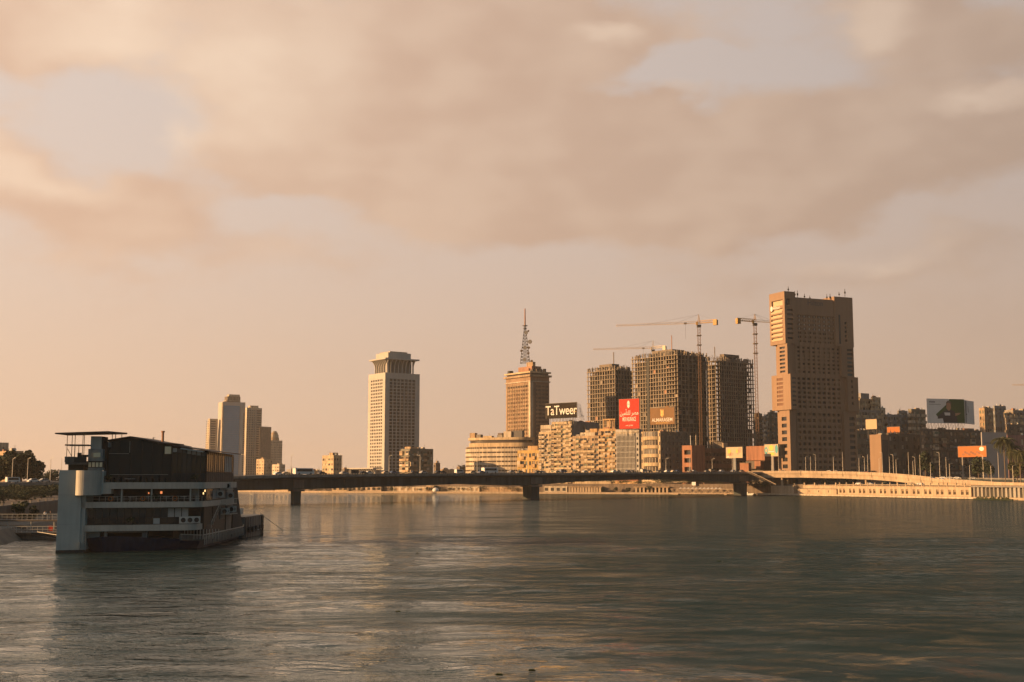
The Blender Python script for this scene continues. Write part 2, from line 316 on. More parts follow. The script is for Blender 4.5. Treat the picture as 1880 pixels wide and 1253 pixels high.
def river_mesh():
    x0, x1, y0, y1, dx, dy = -110.0, 130.0, 48.0, 262.0, 0.75, 0.42
    nx = int((x1 - x0) / dx) + 1; ny = int((y1 - y0) / dy) + 1
    gx = np.linspace(x0, x1, nx); gy = np.linspace(y0, y1, ny); XX, YY = np.meshgrid(gx, gy)
    r = np.random.RandomState(5); ZZ = np.zeros_like(XX)
    def waves(n, l0, l1, slope, spread):
        z = np.zeros_like(XX); a = slope * math.sqrt(2.0 / n)
        for i in range(n):
            lam = l0 * (l1 / l0) ** r.rand(); th = math.pi / 2 + r.randn() * spread; k = 2 * math.pi / lam
            z += a / k * np.sin(k * (math.cos(th) * XX + math.sin(th) * YY) + r.rand() * 6.283)
        return z
    env = waves(14, 25, 90, 1.0, 1.2); env = np.clip(0.5 + env / (2.6 * env.std()), 0.12, 1.0)      # gusts
    env2 = waves(14, 10, 40, 1.0, 1.0); env2 = np.clip(0.5 + env2 / (2.6 * env2.std()), 0.1, 1.0)
    east = np.clip((XX + 40) / 90, 0, 1)
    env *= np.clip((YY - 40) / 90, 0.45, 1)
    ZZ = waves(60, 1.3, 3.4, 0.066, 0.75) * env * (0.5 + 0.7 * east) + waves(46, 3.4, 8.0, 0.046, 0.70) * env2 + waves(20, 9, 30, 0.022, 0.6)
    f = np.clip(np.minimum.reduce([(XX - x0) / 14, (x1 - XX) / 14, (YY - y0) / 6, (y1 - YY) / 70]), 0, 1); ZZ *= f * f * (3 - 2 * f)
    V = np.stack([XX, YY, ZZ], -1).reshape(-1, 3)
    i = np.arange(nx * ny).reshape(ny, nx); Fc = np.stack([i[:-1, :-1], i[:-1, 1:], i[1:, 1:], i[1:, :-1]], -1).reshape(-1, 4)
    far = [(-6000, -200), (6000, -200), (6000, y0), (-6000, y0), (x0, y0), (x1, y0), (-6000, y1), (x0, y1), (x1, y1), (6000, y1), (-6000, 9000), (6000, 9000)]
    n0 = len(V); V = np.vstack([V, np.array([(a_, b_, 0.0) for a_, b_ in far])])
    Fc = np.vstack([Fc, np.array([(0, 1, 2, 3), (3, 4, 7, 6), (5, 2, 9, 8), (6, 9, 11, 10)]) + n0])
    me = bpy.data.meshes.new('river'); me.vertices.add(len(V)); me.vertices.foreach_set('co', V.astype(np.float32).ravel())
    me.loops.add(Fc.size); me.loops.foreach_set('vertex_index', Fc.astype(np.int32).ravel()); me.polygons.add(len(Fc)); me.polygons.foreach_set('loop_start', np.arange(0, Fc.size, 4, dtype=np.int32))
    me.update(calc_edges=True); me.polygons.foreach_set('use_smooth', np.ones(len(Fc), dtype=bool)); me.materials.append(MATS['water']); return me
tag(obj('river', river_mesh()), kind='structure')
GZ = 7.5
# east bank waterline, from the right of the frame round to the far reach
BANK = [(380, 330), (300, 540), (265, 626), (232, 705), (203, 780), (172, 836), (120, 872), (52, 900), (-30, 930), (-150, 985), (-330, 1120), (-520, 1500), (-700, 2400), (-900, 6000)]
def offs(pts, d):
    r = []
    for i, p in enumerate(pts):
        a = Vector(pts[max(i - 1, 0)]); b = Vector(pts[min(i + 1, len(pts) - 1)]); t = (b - a).normalized(); r.append((p[0] + t.y * d, p[1] - t.x * d))
    return r
def ribbon(mb, A, za, B, zb):
    for i in range(len(A) - 1): mb.quad((*A[i], za), (*A[i + 1], za), (*B[i + 1], zb), (*B[i], zb))
B1 = offs(BANK, 9.0); B2 = offs(BANK, 9.6)
mb = MB(); ribbon(mb, B2, GZ, [(6000, 330)] * 2 + [(6000, 700)] * 11 + [(6000, 8000)], GZ)
tag(mb.build('ground', 'earth'), kind='structure')
mb = MB(); ribbon(mb, BANK, -1.0, BANK, 1.3); ribbon(mb, BANK, 1.3, B1, 1.3)
tag(mb.build('lower_quay', 'lime_quay'), kind='structure')
# island side (left)
ISL = [(-76, 60), (-80, 150), (-83, 195), (-95.5, 256), (-113, 330), (-146, 440), (-188, 570), (-250, 770), (-330, 1100), (-520, 1900), (-900, 6000)]
IW = [(-95, 60), (-98, 150), (-101, 195), (-106.5, 250), (-123, 330), (-157, 440), (-200, 570), (-262, 770), (-345, 1100), (-540, 1900), (-920, 6000)]
I1 = [(x - 3.5, y) for x, y in ISL]
mb = MB(); ribbon(mb, I1, 2.1, ISL, -0.8); ribbon(mb, IW, 2.3, I1, 2.1)
tag(mb.build('river_bank', 'soil'), kind='structure')
mb = MB(); ribbon(mb, [(-6000, y) for x, y in IW], 4.9, [(x - 1.0, y) for x, y in IW], 4.9)
tag(mb.build('island_ground', 'soil'), kind='structure')
# ------------------------------------------------------------------ bridge
BO = Vector((-97.6, 538)); BD = Vector((0.676, 0.737)); BN = Vector((-0.737, 0.676))
def lerp_tab(tab, s):
    for (a, u), (b, v) in zip(tab, tab[1:]):
        if s <= b: return u + (v - u) * (s - a) / (b - a)
    return tab[-1][1]
ZT = [(-260, 8.6), (-200, 9.0), (-110, 10.2), (-50, 12.1), (0, 13.2), (80, 14.0), (160, 14.6), (270, 15.4), (376, 16.1), (440, 16.3)]
DT = [(-260, 4.0), (-200, 4.4), (-60, 6.0), (0, 6.9), (75, 6.2), (115, 5.6), (160, 7.2), (200, 5.4), (238, 4.8), (302, 4.6), (350, 6.4), (376, 7.6), (400, 5.5), (440, 5.0)]
def bp(s, n, z): p = BO + BD * s + BN * n; return (p.x, p.y, z)
bridge = empty('road_bridge', (0, 0, 0)); tag(bridge, 'long dark concrete road bridge crossing the river on two piers', 'bridge')
ss = list(range(-260, 441, 10))
def strip(prof, name, m):       # prof(s) -> closed list of (n, z)
    mb = MB(); rings = [[bp(s, n, z) for n, z in prof(s)] for s in ss]; k = len(rings[0])
    vs = [p for r in rings for p in r]; fs = []
    for i in range(len(rings) - 1):
        for j in range(k): fs.append((i * k + j, i * k + (j + 1) % k, (i + 1) * k + (j + 1) % k, (i + 1) * k + j))
    fs += [tuple(range(k)), tuple(range(len(vs) - k, len(vs)))]
    mb.add(vs, fs); return mb.build(name, m, bridge)
zt = lambda s: lerp_tab(ZT, s)
dt = lambda s: lerp_tab(DT, s)
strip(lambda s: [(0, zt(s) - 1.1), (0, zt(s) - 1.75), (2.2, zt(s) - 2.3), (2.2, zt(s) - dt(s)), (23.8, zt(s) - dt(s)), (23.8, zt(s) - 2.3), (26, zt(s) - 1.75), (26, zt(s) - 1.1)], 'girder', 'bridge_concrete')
strip(lambda s: [(0.4, zt(s) - 1.096), (25.6, zt(s) - 1.096), (25.6, zt(s) - 0.36), (0.4, zt(s) - 0.36)], 'roadway', 'asphalt')
for n0 in (-0.12, 25.75): strip(lambda s: [(n0, zt(s) - 1.4), (n0 + 0.35, zt(s) - 1.4), (n0 + 0.35, zt(s) - 0.30), (n0, zt(s) - 0.30)], 'parapet', 'concrete')
for n0 in (0.0, 25.85): strip(lambda s: [(n0, zt(s) - 0.06), (n0 + 0.12, zt(s) - 0.06), (n0 + 0.12, zt(s) + 0.03), (n0, zt(s) + 0.03)], 'handrail', 'steel')
me_post = boxmesh('rail_post', 0.12, 0.12, 0.26, 'steel')
for s in range(-130, 392, 6):
    if -75 < s < -10: continue
    obj('rail_post', me_post, bridge, bp(s, 0.06, zt(s) - 0.31))
for s in range(-240, 400, 16): obj('deck_joint', boxmesh('deck_joint', .14, .1, 1.3, 'near_black'), bridge, bp(s, -.15, zt(s) - 1.7), math.atan2(BD.y, BD.x))
for s in range(-120, 380, 48): obj('drain_pipe', boxmesh('drain_pipe', .25, .25, 2.6, 'near_black'), bridge, bp(s + 7, 2.05, zt(s) - 4.9))
def pier(s, la, lc, lab, flare=1.0, n0=2.6):
    c = BO + BD * s; zb = zt(s) - dt(s)
    r = empty('bridge_pier', (c.x, c.y, 0), math.atan2(BD.y, BD.x)); tag(r, lab, 'bridge pier')
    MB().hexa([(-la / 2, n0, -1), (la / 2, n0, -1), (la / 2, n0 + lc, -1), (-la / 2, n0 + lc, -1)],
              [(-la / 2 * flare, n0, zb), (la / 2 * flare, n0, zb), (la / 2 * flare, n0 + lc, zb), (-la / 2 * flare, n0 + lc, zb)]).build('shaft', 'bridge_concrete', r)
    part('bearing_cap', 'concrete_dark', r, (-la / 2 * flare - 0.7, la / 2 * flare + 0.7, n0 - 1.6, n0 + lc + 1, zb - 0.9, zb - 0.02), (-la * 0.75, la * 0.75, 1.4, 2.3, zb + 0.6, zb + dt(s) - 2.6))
    part('waterline_band', 'near_black', r, (-la / 2 - .12, la / 2 + .12, n0 - .12, n0 + lc + .12, -.9, .55))
    return r
pier(4.5, 3.6, 2.2, 'dark tapering bridge pier in the water beside the moored boat', 1.18)
pier(166, 6.5, 6.0, 'broad concrete bridge pier in midstream under the haunched girder', 1.1)
pier(379, 7.0, 6.0, 'wide bridge pier standing at the east quay behind the floating landing stage', 1.15, 1.8)
# ------------------------------------------------------------------ off-ramp curving down along the corniche
RP = [(1372, 838, 16.3), (1400, 832, 16.6), (1470, 815, 16.6), (1547, 792, 16.0), (1600, 774, 15.2), (1645, 756, 14.0), (1690, 738, 12.3), (1731, 722, 10.9), (1803, 692, 9.4), (1874, 660, 8.9), (1990, 610, 8.4)]
rp = [(xat(px, d), d, z) for px, d, z in RP]
ramp = empty('exit_ramp', (rp[0][0], rp[0][1], 0)); tag(ramp, 'sunlit concrete exit ramp curving down from the bridge to the corniche', 'ramp')
o0 = Vector(ramp.location)
def rnorm(i):
    a = Vector(rp[max(i - 1, 0)][:2]); b = Vector(rp[min(i + 1, len(rp) - 1)][:2]); t = (b - a).normalized(); return Vector((-t.y, t.x))
def rstrip(prof, name, m):
    mb = MB(); rings = []
    for i, (x, y, z) in enumerate(rp):
        nn = rnorm(i); rings.append([(x + nn.x * n - o0.x, y + nn.y * n - o0.y, zz_) for n, zz_ in prof(i, z)])
    k = len(rings[0]); vs = [p for r in rings for p in r]
    fs = [(i * k + j, i * k + (j + 1) % k, (i + 1) * k + (j + 1) % k, (i + 1) * k + j) for i in range(len(rings) - 1) for j in range(k)] + [tuple(range(k)), tuple(range(len(vs) - k, len(vs)))]
    mb.add(vs, fs); return mb.build(name, m, ramp)
rstrip(lambda i, z: [(0.6, z - 1.1), (0.6, max(z - 4.6, GZ - 0.5)), (9.0, max(z - 4.6, GZ - 0.5)), (9.0, z - 1.1)], 'deck', 'lime_quay')
rstrip(lambda i, z: [(0.0, z - 1.9), (0.45, z - 1.9), (0.45, z), (0.0, z)], 'parapet', 'lime_quay')
rstrip(lambda i, z: [(9.2, z - 1.9), (9.6, z - 1.9), (9.6, z), (9.2, z)], 'parapet', 'lime_quay')
me_joint = boxmesh('joint', 0.22, 0.12, 3.2, 'near_black')
for i in range(2, 8):
    for f in (0.0, 0.5):
        x = rp[i][0] + (rp[i + 1][0] - rp[i][0]) * f; y = rp[i][1] + (rp[i + 1][1] - rp[i][1]) * f; z = rp[i][2] + (rp[i + 1][2] - rp[i][2]) * f
        nn = rnorm(i); obj('joint', me_joint, ramp, (x - o0.x + nn.x * 0.02, y - o0.y + nn.y * 0.02, max(z - 3.3, GZ - 1.5)), math.atan2(rp[i + 1][1] - rp[i][1], rp[i + 1][0] - rp[i][0]))
for i, (px, d, zt_) in enumerate([(1436, 826, 11.9), (1446, 829, 11.9), (1590, 781, 11.0), (1648, 760, 9.7)]):
    c = MB().bar((0, 0, GZ - 1), (0, 0, zt_), 0.75, n=10).build('column', 'lime_quay', ramp, (xat(px, d) - o0.x, d - o0.y, 0))
# stair from the bridge end down to the quay
st = empty('quay_staircase', (xat(1390, 815), 815, GZ - 6)); tag(st, 'pale staircase dropping from the bridge end to the quay', 'staircase')
sx = xat(1424, 800) - xat(1369, 815)
for k in range(22): obj('step', boxmesh('step', 0.9, 2.4, 0.3, 'lime_quay'), st, (-6.5 + k * sx / 22, -0.4 * k, 14.2 - k * 0.42))
for yy in (-1.3, 1.3):
    MB().bar((-6.5, yy, 15.2), (-6.5 + sx * 0.45, yy - 4, 11.2), 0.28).bar((-6.5 + sx * 0.45, yy - 4, 11.2), (-6.5 + sx, yy - 9, 6.0), 0.28).build('stringer', 'lime_quay', st)
# ------------------------------------------------------------------ quay fronts along the east bank
def bankpt(px, off):
    P = offs(BANK, off); k = (px - CX) / FH
    for a, b in zip(P, P[1:]):
        fa = a[0] - k * a[1]; fb_ = b[0] - k * b[1]
        if fa >= 0 > fb_ or fa <= 0 < fb_:
            t = fa / (fa - fb_); return Vector((a[0] + (b[0] - a[0]) * t, a[1] + (b[1] - a[1]) * t))
    raise ValueError(px)
def front(name, label, cat, px0, px1, off, group=None, z=1.3):
    a = bankpt(px0, off); b = bankpt(px1, off); d = b - a
    r = empty(name, (a.x, a.y, z), math.atan2(d.y, d.x)); tag(r, label, cat, group); return r, d.length
# retaining wall of the corniche, in runs
B15 = offs(BANK, 9.3)
mb = MB(); ribbon(mb, B1, 1.0, B1, GZ + 0.004); ribbon(mb, B1, GZ + 0.004, B2, GZ + 0.004)
tag(mb.build('corniche_wall', 'brown'), kind='structure')
# arcade with paired windows
r, ln = front('quay_arcade', 'long cream quayside arcade with paired windows under a row of posts', 'building', 1537, 1782, 6.2)
hh = 5.2; rects = []
npair = 12
for k in range(npair):
    u = ln * (k + 0.5) / npair
    for du in (-1.9, 1.9): rects.append((u + du - 1.05, u + du + 1.05, 0.9, 3.7))
def wall_open(mb, W, Hh, rects, depth, P):
    us = sorted({0, W} | {round(q, 3) for r_ in rects for q in r_[:2]}); vs = sorted({0, Hh} | {round(q, 3) for r_ in rects for q in r_[2:]})
    rr = [tuple(round(q, 3) for q in r_) for r_ in rects]
    hole = set()
    iu = {u: i for i, u in enumerate(us)}; iv = {v: i for i, v in enumerate(vs)}
    for (a, b, c, d) in rr:
        for i in range(iu[a], iu[b]):
            for j in range(iv[c], iv[d]): hole.add((i, j))
    for j in range(len(vs) - 1):
        i = 0
        while i < len(us) - 1:
            if (i, j) in hole: i += 1; continue
            k = i
            while k < len(us) - 1 and (k, j) not in hole: k += 1
            mb.quad(P(us[i], vs[j], 0), P(us[k], vs[j], 0), P(us[k], vs[j + 1], 0), P(us[i], vs[j + 1], 0)); i = k
    for (a, b, c, d) in rr:
        e = -depth
        mb.quad(P(a, c, 0), P(a, d, 0), P(a, d, e), P(a, c, e)); mb.quad(P(b, c, 0), P(b, d, 0), P(b, d, e), P(b, c, e))
        mb.quad(P(a, c, 0), P(b, c, 0), P(b, c, e), P(a, c, e)); mb.quad(P(a, d, 0), P(b, d, 0), P(b, d, e), P(a, d, e))
PF = lambda u, v, dn: (u, -dn, v)
mb = MB(); wall_open(mb, ln, hh, rects, 0.5, PF); mb.box(0, ln, 0.6, 2.9, hh - 0.02, hh + 0.3); mb.box(-0.02, ln + 0.02, -0.3, 0.6, hh, hh + 0.35)
mb.quad((0, 0, 0), (0, 3, 0), (0, 3, hh), (0, 0, hh)); mb.quad((ln, 0, 0), (ln, 3, 0), (ln, 3, hh), (ln, 0, hh))
mb.build('wall', 'lime_quay', r)
for i, (a, b, c, d) in enumerate(rects):
    wn_ = obj('window', boxmesh('window', b - a, 0.08, d - c, 'shutter'), r, ((a + b) / 2, 0.42, c))
    obj('pane', boxmesh('pane', (b - a) * 0.36, 0.05, (d - c) * 0.5, 'glass_brown'), wn_, (-0.45, -0.08, 0.25)); obj('pane', boxmesh('pane', (b - a) * 0.36, 0.05, (d - c) * 0.5, 'glass_brown'), wn_, (0.45, -0.08, 0.25))
for k in range(17): obj('post', boxmesh('post', 0.55, 0.55, 2.1, 'lime_quay'), r, (ln * (k + 0.3) / 17, 0.3, hh + 0.34))
part('handrail', 'lime_quay', r, (0, ln, 0.15, 0.4, hh + 0.9, hh + 1.2))
# terrace blocks
r, ln = front('quay_kiosk', 'plain cream block on the quay beside the bridge stair', 'kiosk', 1415, 1457, 5.5)
part('wall', 'lime_quay', r, (0, ln, 0, 3.4, 0, 4.9)); part('coping', 'pale', r, (-0.2, ln + 0.2, -0.2, 3.5, 4.9, 5.2))
for u in (3, ln - 1): obj('post', boxmesh('post', 0.6, 0.6, 1.7, 'lime_quay'), r, (u, 1.6, 5.2))
r, ln = front('quay_terrace', 'stepped cream terrace walls on the quay left of the arcade', 'terrace', 1464, 1535, 5.2)
part('wall', 'lime_quay', r, (0, ln, 0, 3.6, 0, 3.2)); part('upper_wall', 'lime_quay', r, (ln * .1, ln, 1.3, 3.5, 3.25, 5.6)); part('ledge', 'near_black', r, (0.3, ln, 0.3, 3.3, 3.2, 3.5))
for k in range(4): obj('post', boxmesh('post', 0.9, 0.6, 1.8, 'lime_quay'), r, (ln * (.12 + .27 * k), 2.2, 5.6))
for k in range(3): obj('slot', boxmesh('slot', 0.5, 0.2, 1.4, 'near_black'), r, (ln * (.3 + .25 * k), -0.02, 1.0))
def colonnade(label, px0, px1, off, n, hh, mw, mr, thick=0.6, back='near_black', drape=False):
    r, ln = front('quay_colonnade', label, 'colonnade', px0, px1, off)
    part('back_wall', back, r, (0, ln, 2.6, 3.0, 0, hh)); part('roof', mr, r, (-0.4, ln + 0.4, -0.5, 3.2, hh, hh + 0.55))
    for k in range(n):
        if drape:
            wd = ln / n * rnd.uniform(.3, .6); mb = MB(); x0_ = 0; pts = []
            m_ = 6
            for q in range(m_ + 1): pts.append((-wd / 2 + wd * q / m_, (0.25 if q % 2 else -0.1)))
            mb.prism(pts + [(wd / 2, .5), (-wd / 2, .5)], 0, hh - rnd.uniform(0, .3)); mb.build('drape', mw, r, (ln * (k + .5) / n, 0, 0))
        else: obj('column', boxmesh('column', thick, 0.6, hh, mw), r, (ln * (k + .5) / n, 0.3, 0))
    return r, ln
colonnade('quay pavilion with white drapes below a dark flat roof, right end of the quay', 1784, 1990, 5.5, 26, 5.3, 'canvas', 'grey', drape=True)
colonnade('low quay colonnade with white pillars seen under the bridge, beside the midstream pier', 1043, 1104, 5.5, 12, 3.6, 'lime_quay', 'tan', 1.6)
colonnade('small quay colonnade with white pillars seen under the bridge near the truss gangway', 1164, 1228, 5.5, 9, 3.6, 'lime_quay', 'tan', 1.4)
def lowblock(label, px0, px1, off, hh, m, nw=0, wm='near_black', name='quay_house', dep=3.0, cat='building'):
    r, ln = front(name, label, cat, px0, px1, off)
    rects = []
    for k in range(nw):
        u = ln * (k + .5) / nw; q = ln / nw * .28; rects.append((u - q, u + q, hh * .2, hh * .75))
    mb = MB(); wall_open(mb, ln, hh, rects, .4, PF); mb.quad((0, 0, hh), (ln, 0, hh), (ln, dep, hh), (0, dep, hh)); mb.quad((0, 0, 0), (0, dep, 0), (0, dep, hh), (0, 0, hh)); mb.quad((ln, 0, 0), (ln, dep, 0), (ln, dep, hh), (ln, 0, hh))
    mb.build('wall', m, r)
    for (a, b, c, d) in rects: obj('window', boxmesh('window', b - a, .06, d - c, wm), r, ((a + b) / 2, .34, c))
    part('coping', 'pale', r, (-.15, ln + .15, -.15, dep, hh, hh + .25))
    return r, ln
lowblock('pinkish quay house with a stepped roof right of the midstream pier', 998, 1041, 5.0, 4.2, 'pale', 4)
lowblock('cream quay house with wide openings above the colonnade under the bridge', 1055, 1122, 9.8, 7.8, 'cream', 7)
lowblock('white garden wall panels on the far bank left of the midstream pier', 822, 880, 5.5, 3.6, 'pale', 7, 'tan')
lowblock('brown terrace wall on the far bank touching the midstream pier', 884, 968, 5.5, 3.4, 'tan', 0)
lowblock('white walled landing house on the far bank left of the white kiosk', 722, 782, 5.5, 3.4, 'pale', 5, 'tan')
lowblock('dark boathouse with narrow bays on the far bank near the white kiosk', 783, 797, 5.5, 4.4, 'tan', 4)
lowblock('cream quay house on the far bank right of the tapering pier', 610, 640, 6, 4.2, 'cream', 3)
lowblock('pale quay house with pillars on the far bank below the slab tower', 646, 700, 6, 4.0, 'lime_quay', 6)
lowblock('pink kiosk on the far bank between the boat and the tapering pier', 459, 466, 5.5, 4.8, 'pale', 1)
lowblock('low dark landing house on the far bank left of the tapering pier', 472, 502, 5.5, 3.4, 'brown', 5, 'lime_quay')
lowblock('small cream landing kiosk close left of the tapering pier', 505, 530, 6, 3.6, 'cream', 3)
# white tented kiosk on the far bank
k = bankpt(800, 1.5); r = empty('white_kiosk', (k.x, k.y, 1.3)); tag(r, 'bright white rounded kiosk at the waterline under the bridge', 'kiosk')
mb = MB(); mb.ball((0, 0, 1.0), 2.6, 10, 6, 0.8); mb.build('shell', 'poster_white', r, smooth=True); part('base', 'pale', r, (-3.2, 3.2, -2.2, 2.2, -0.9, 0.1))
# floating dock edge
r, ln = front('floating_dock', 'pale floating dock running along the waterline before the arcade', 'dock', 1352, 1790, -1.6, z=0)
mb = MB()
pts = [bankpt(1352 + (1790 - 1352) * i / 14, -1.6) for i in range(15)]
inv = (Matrix.Translation(r.location) @ Matrix.Rotation(r.rotation_euler.z, 4, 'Z')).inverted()
lp = [inv @ Vector((p.x, p.y, 0)) for p in pts]
for a, b in zip(lp, lp[1:]): mb.hexa([(a.x, a.y, 0.25), (b.x, b.y, 0.25), (b.x, b.y + 3.4, 0.25), (a.x, a.y + 3.4, 0.25)], [(a.x, a.y, 1.05), (b.x, b.y, 1.05), (b.x, b.y + 3.4, 1.05), (a.x, a.y + 3.4, 1.05)])
mb.build('deck', 'pale', r)
for i in range(27):
    t_ = i / 26 * 13.999; a = lp[int(t_)]; b = lp[int(t_) + 1]; q = a + (b - a) * (t_ - int(t_)); obj('float', boxmesh('float', 2.0, 2.6, 0.9, 'boat_dark'), r, (q.x, q.y + 1.6, -0.6))
# truss gangway
r, ln = front('truss_gangway', 'pale steel truss gangway lying along the quay by the umbrellas', 'gangway', 1231, 1346, -4.0, z=0.8)
for yy in (0, 2.2):
    mb = MB(); mb.bar((0, yy, 0), (ln, yy, 0), .2).bar((0, yy, 3.2), (ln, yy, 3.2), .2)
    n = 20
    for k in range(n): mb.bar((ln * k / n, yy, 0 if k % 2 else 3.2), (ln * (k + 1) / n, yy, 3.2 if k % 2 else 0), .15)
    mb.build('truss', 'lime_quay', r)
part('deck', 'timber', r, (0, ln, 0.1, 2.1, -.1, .1)); part('pontoon', 'lime_quay', r, (ln * .02, ln * .13, -1, 3, -1.2, -.2)); part('pontoon', 'lime_quay', r, (ln * .86, ln * .9, -.6, 2.6, -1.2, -.2))
r, ln = front('moored_launch', 'small white launch moored at the dock right of the truss gangway', 'boat', 1358, 1384, -4.4, z=0)
MB().hexa([(1, .3, -.3), (ln * .8, .3, -.3), (ln * .8, 2.2, -.3), (1, 2.2, -.3)], [(0, 0, 1.0), (ln, .6, 1.3), (ln, 1.8, 1.3), (0, 2.5, 1.0)]).build('hull', 'poster_white', r); part('cabin', 'poster_white', r, (1, ln * .55, .5, 2, 1.05, 2.0))
r, ln = front('dark_rowing_boat', 'dark weed-covered boat at the foot of the draped pavilion', 'boat', 1786, 1858, -6.0, z=0)
mb = MB(); m_ = 14; bt = []; tp = []
for i in range(m_ + 1):
    u = i / m_; wd = 1.7 * math.sin(math.pi * min(max(u, .04), .96)) ** .6; bt.append((u * ln, wd)); 
for (u0, w0), (u1, w1) in zip(bt, bt[1:]): mb.hexa([(u0, -w0 * .6, -.3), (u1, -w1 * .6, -.3), (u1, w1 * .6, -.3), (u0, w0 * .6, -.3)], [(u0, -w0, .7), (u1, -w1, .7), (u1, w1, .7), (u0, w0, .7)])
mb.build('hull', 'leaf_dark', r); 
mb = MB()
for i in range(60):
    u = rnd.uniform(.1, .9) * ln; mb.bar((u, rnd.uniform(-1, 1), .6), (u + rnd.uniform(-1, 1), rnd.uniform(-1, 1), rnd.uniform(1.0, 2.0)), .18)
tag(mb.build('weeds', 'leaf', r), kind='stuff')
# umbrellas on the landing stage
for i in range(11):
    p = bankpt(1250 + i * 7.2, 2.5 + (i % 2) * 1.5)
    r = empty('quay_umbrella', (p.x, p.y, 1.3)); tag(r, 'white parasol on the quay behind the truss gangway, %s from the midstream side' % ORD[i], 'umbrella', 'parasols on the quay')
    MB().bar((0, 0, 0), (0, 0, 3.5), .06).build('pole', 'steel', r)
    mb = MB(); rim = [(1.5 * math.cos(q * math.pi / 4), 1.5 * math.sin(q * math.pi / 4), 3.0) for q in range(8)]
    for q in range(8): mb.add([rim[q], rim[(q + 1) % 8], (0, 0, 3.7)], [(0, 1, 2)])
    mb.build('canopy', 'poster_white', r)
r, ln = front('quay_signboard', 'small pale square signboard above the parasols on the quay', 'sign', 1270, 1277, 7, z=1.3)
part('board', 'poster_white', r, (0, ln, 0, .3, 5.2, 7.6)); MB().bar((ln / 2, .2, 0), (ln / 2, .2, 5.3), .12).build('pole', 'steel', r)
# upper road edge seen under the bridge
r, ln = front('slip_road', 'sunlit slip road rising behind the quay under the bridge', 'ramp', 1165, 1262, 14, z=GZ)
MB().hexa([(0, 0, -1.2), (ln, 0, 1.2), (ln, 6, 1.2), (0, 6, -1.2)], [(0, 0, -0.1), (ln, 0, 2.4), (ln, 6, 2.4), (0, 6, -0.1)]).build('deck', 'lime_quay', r)
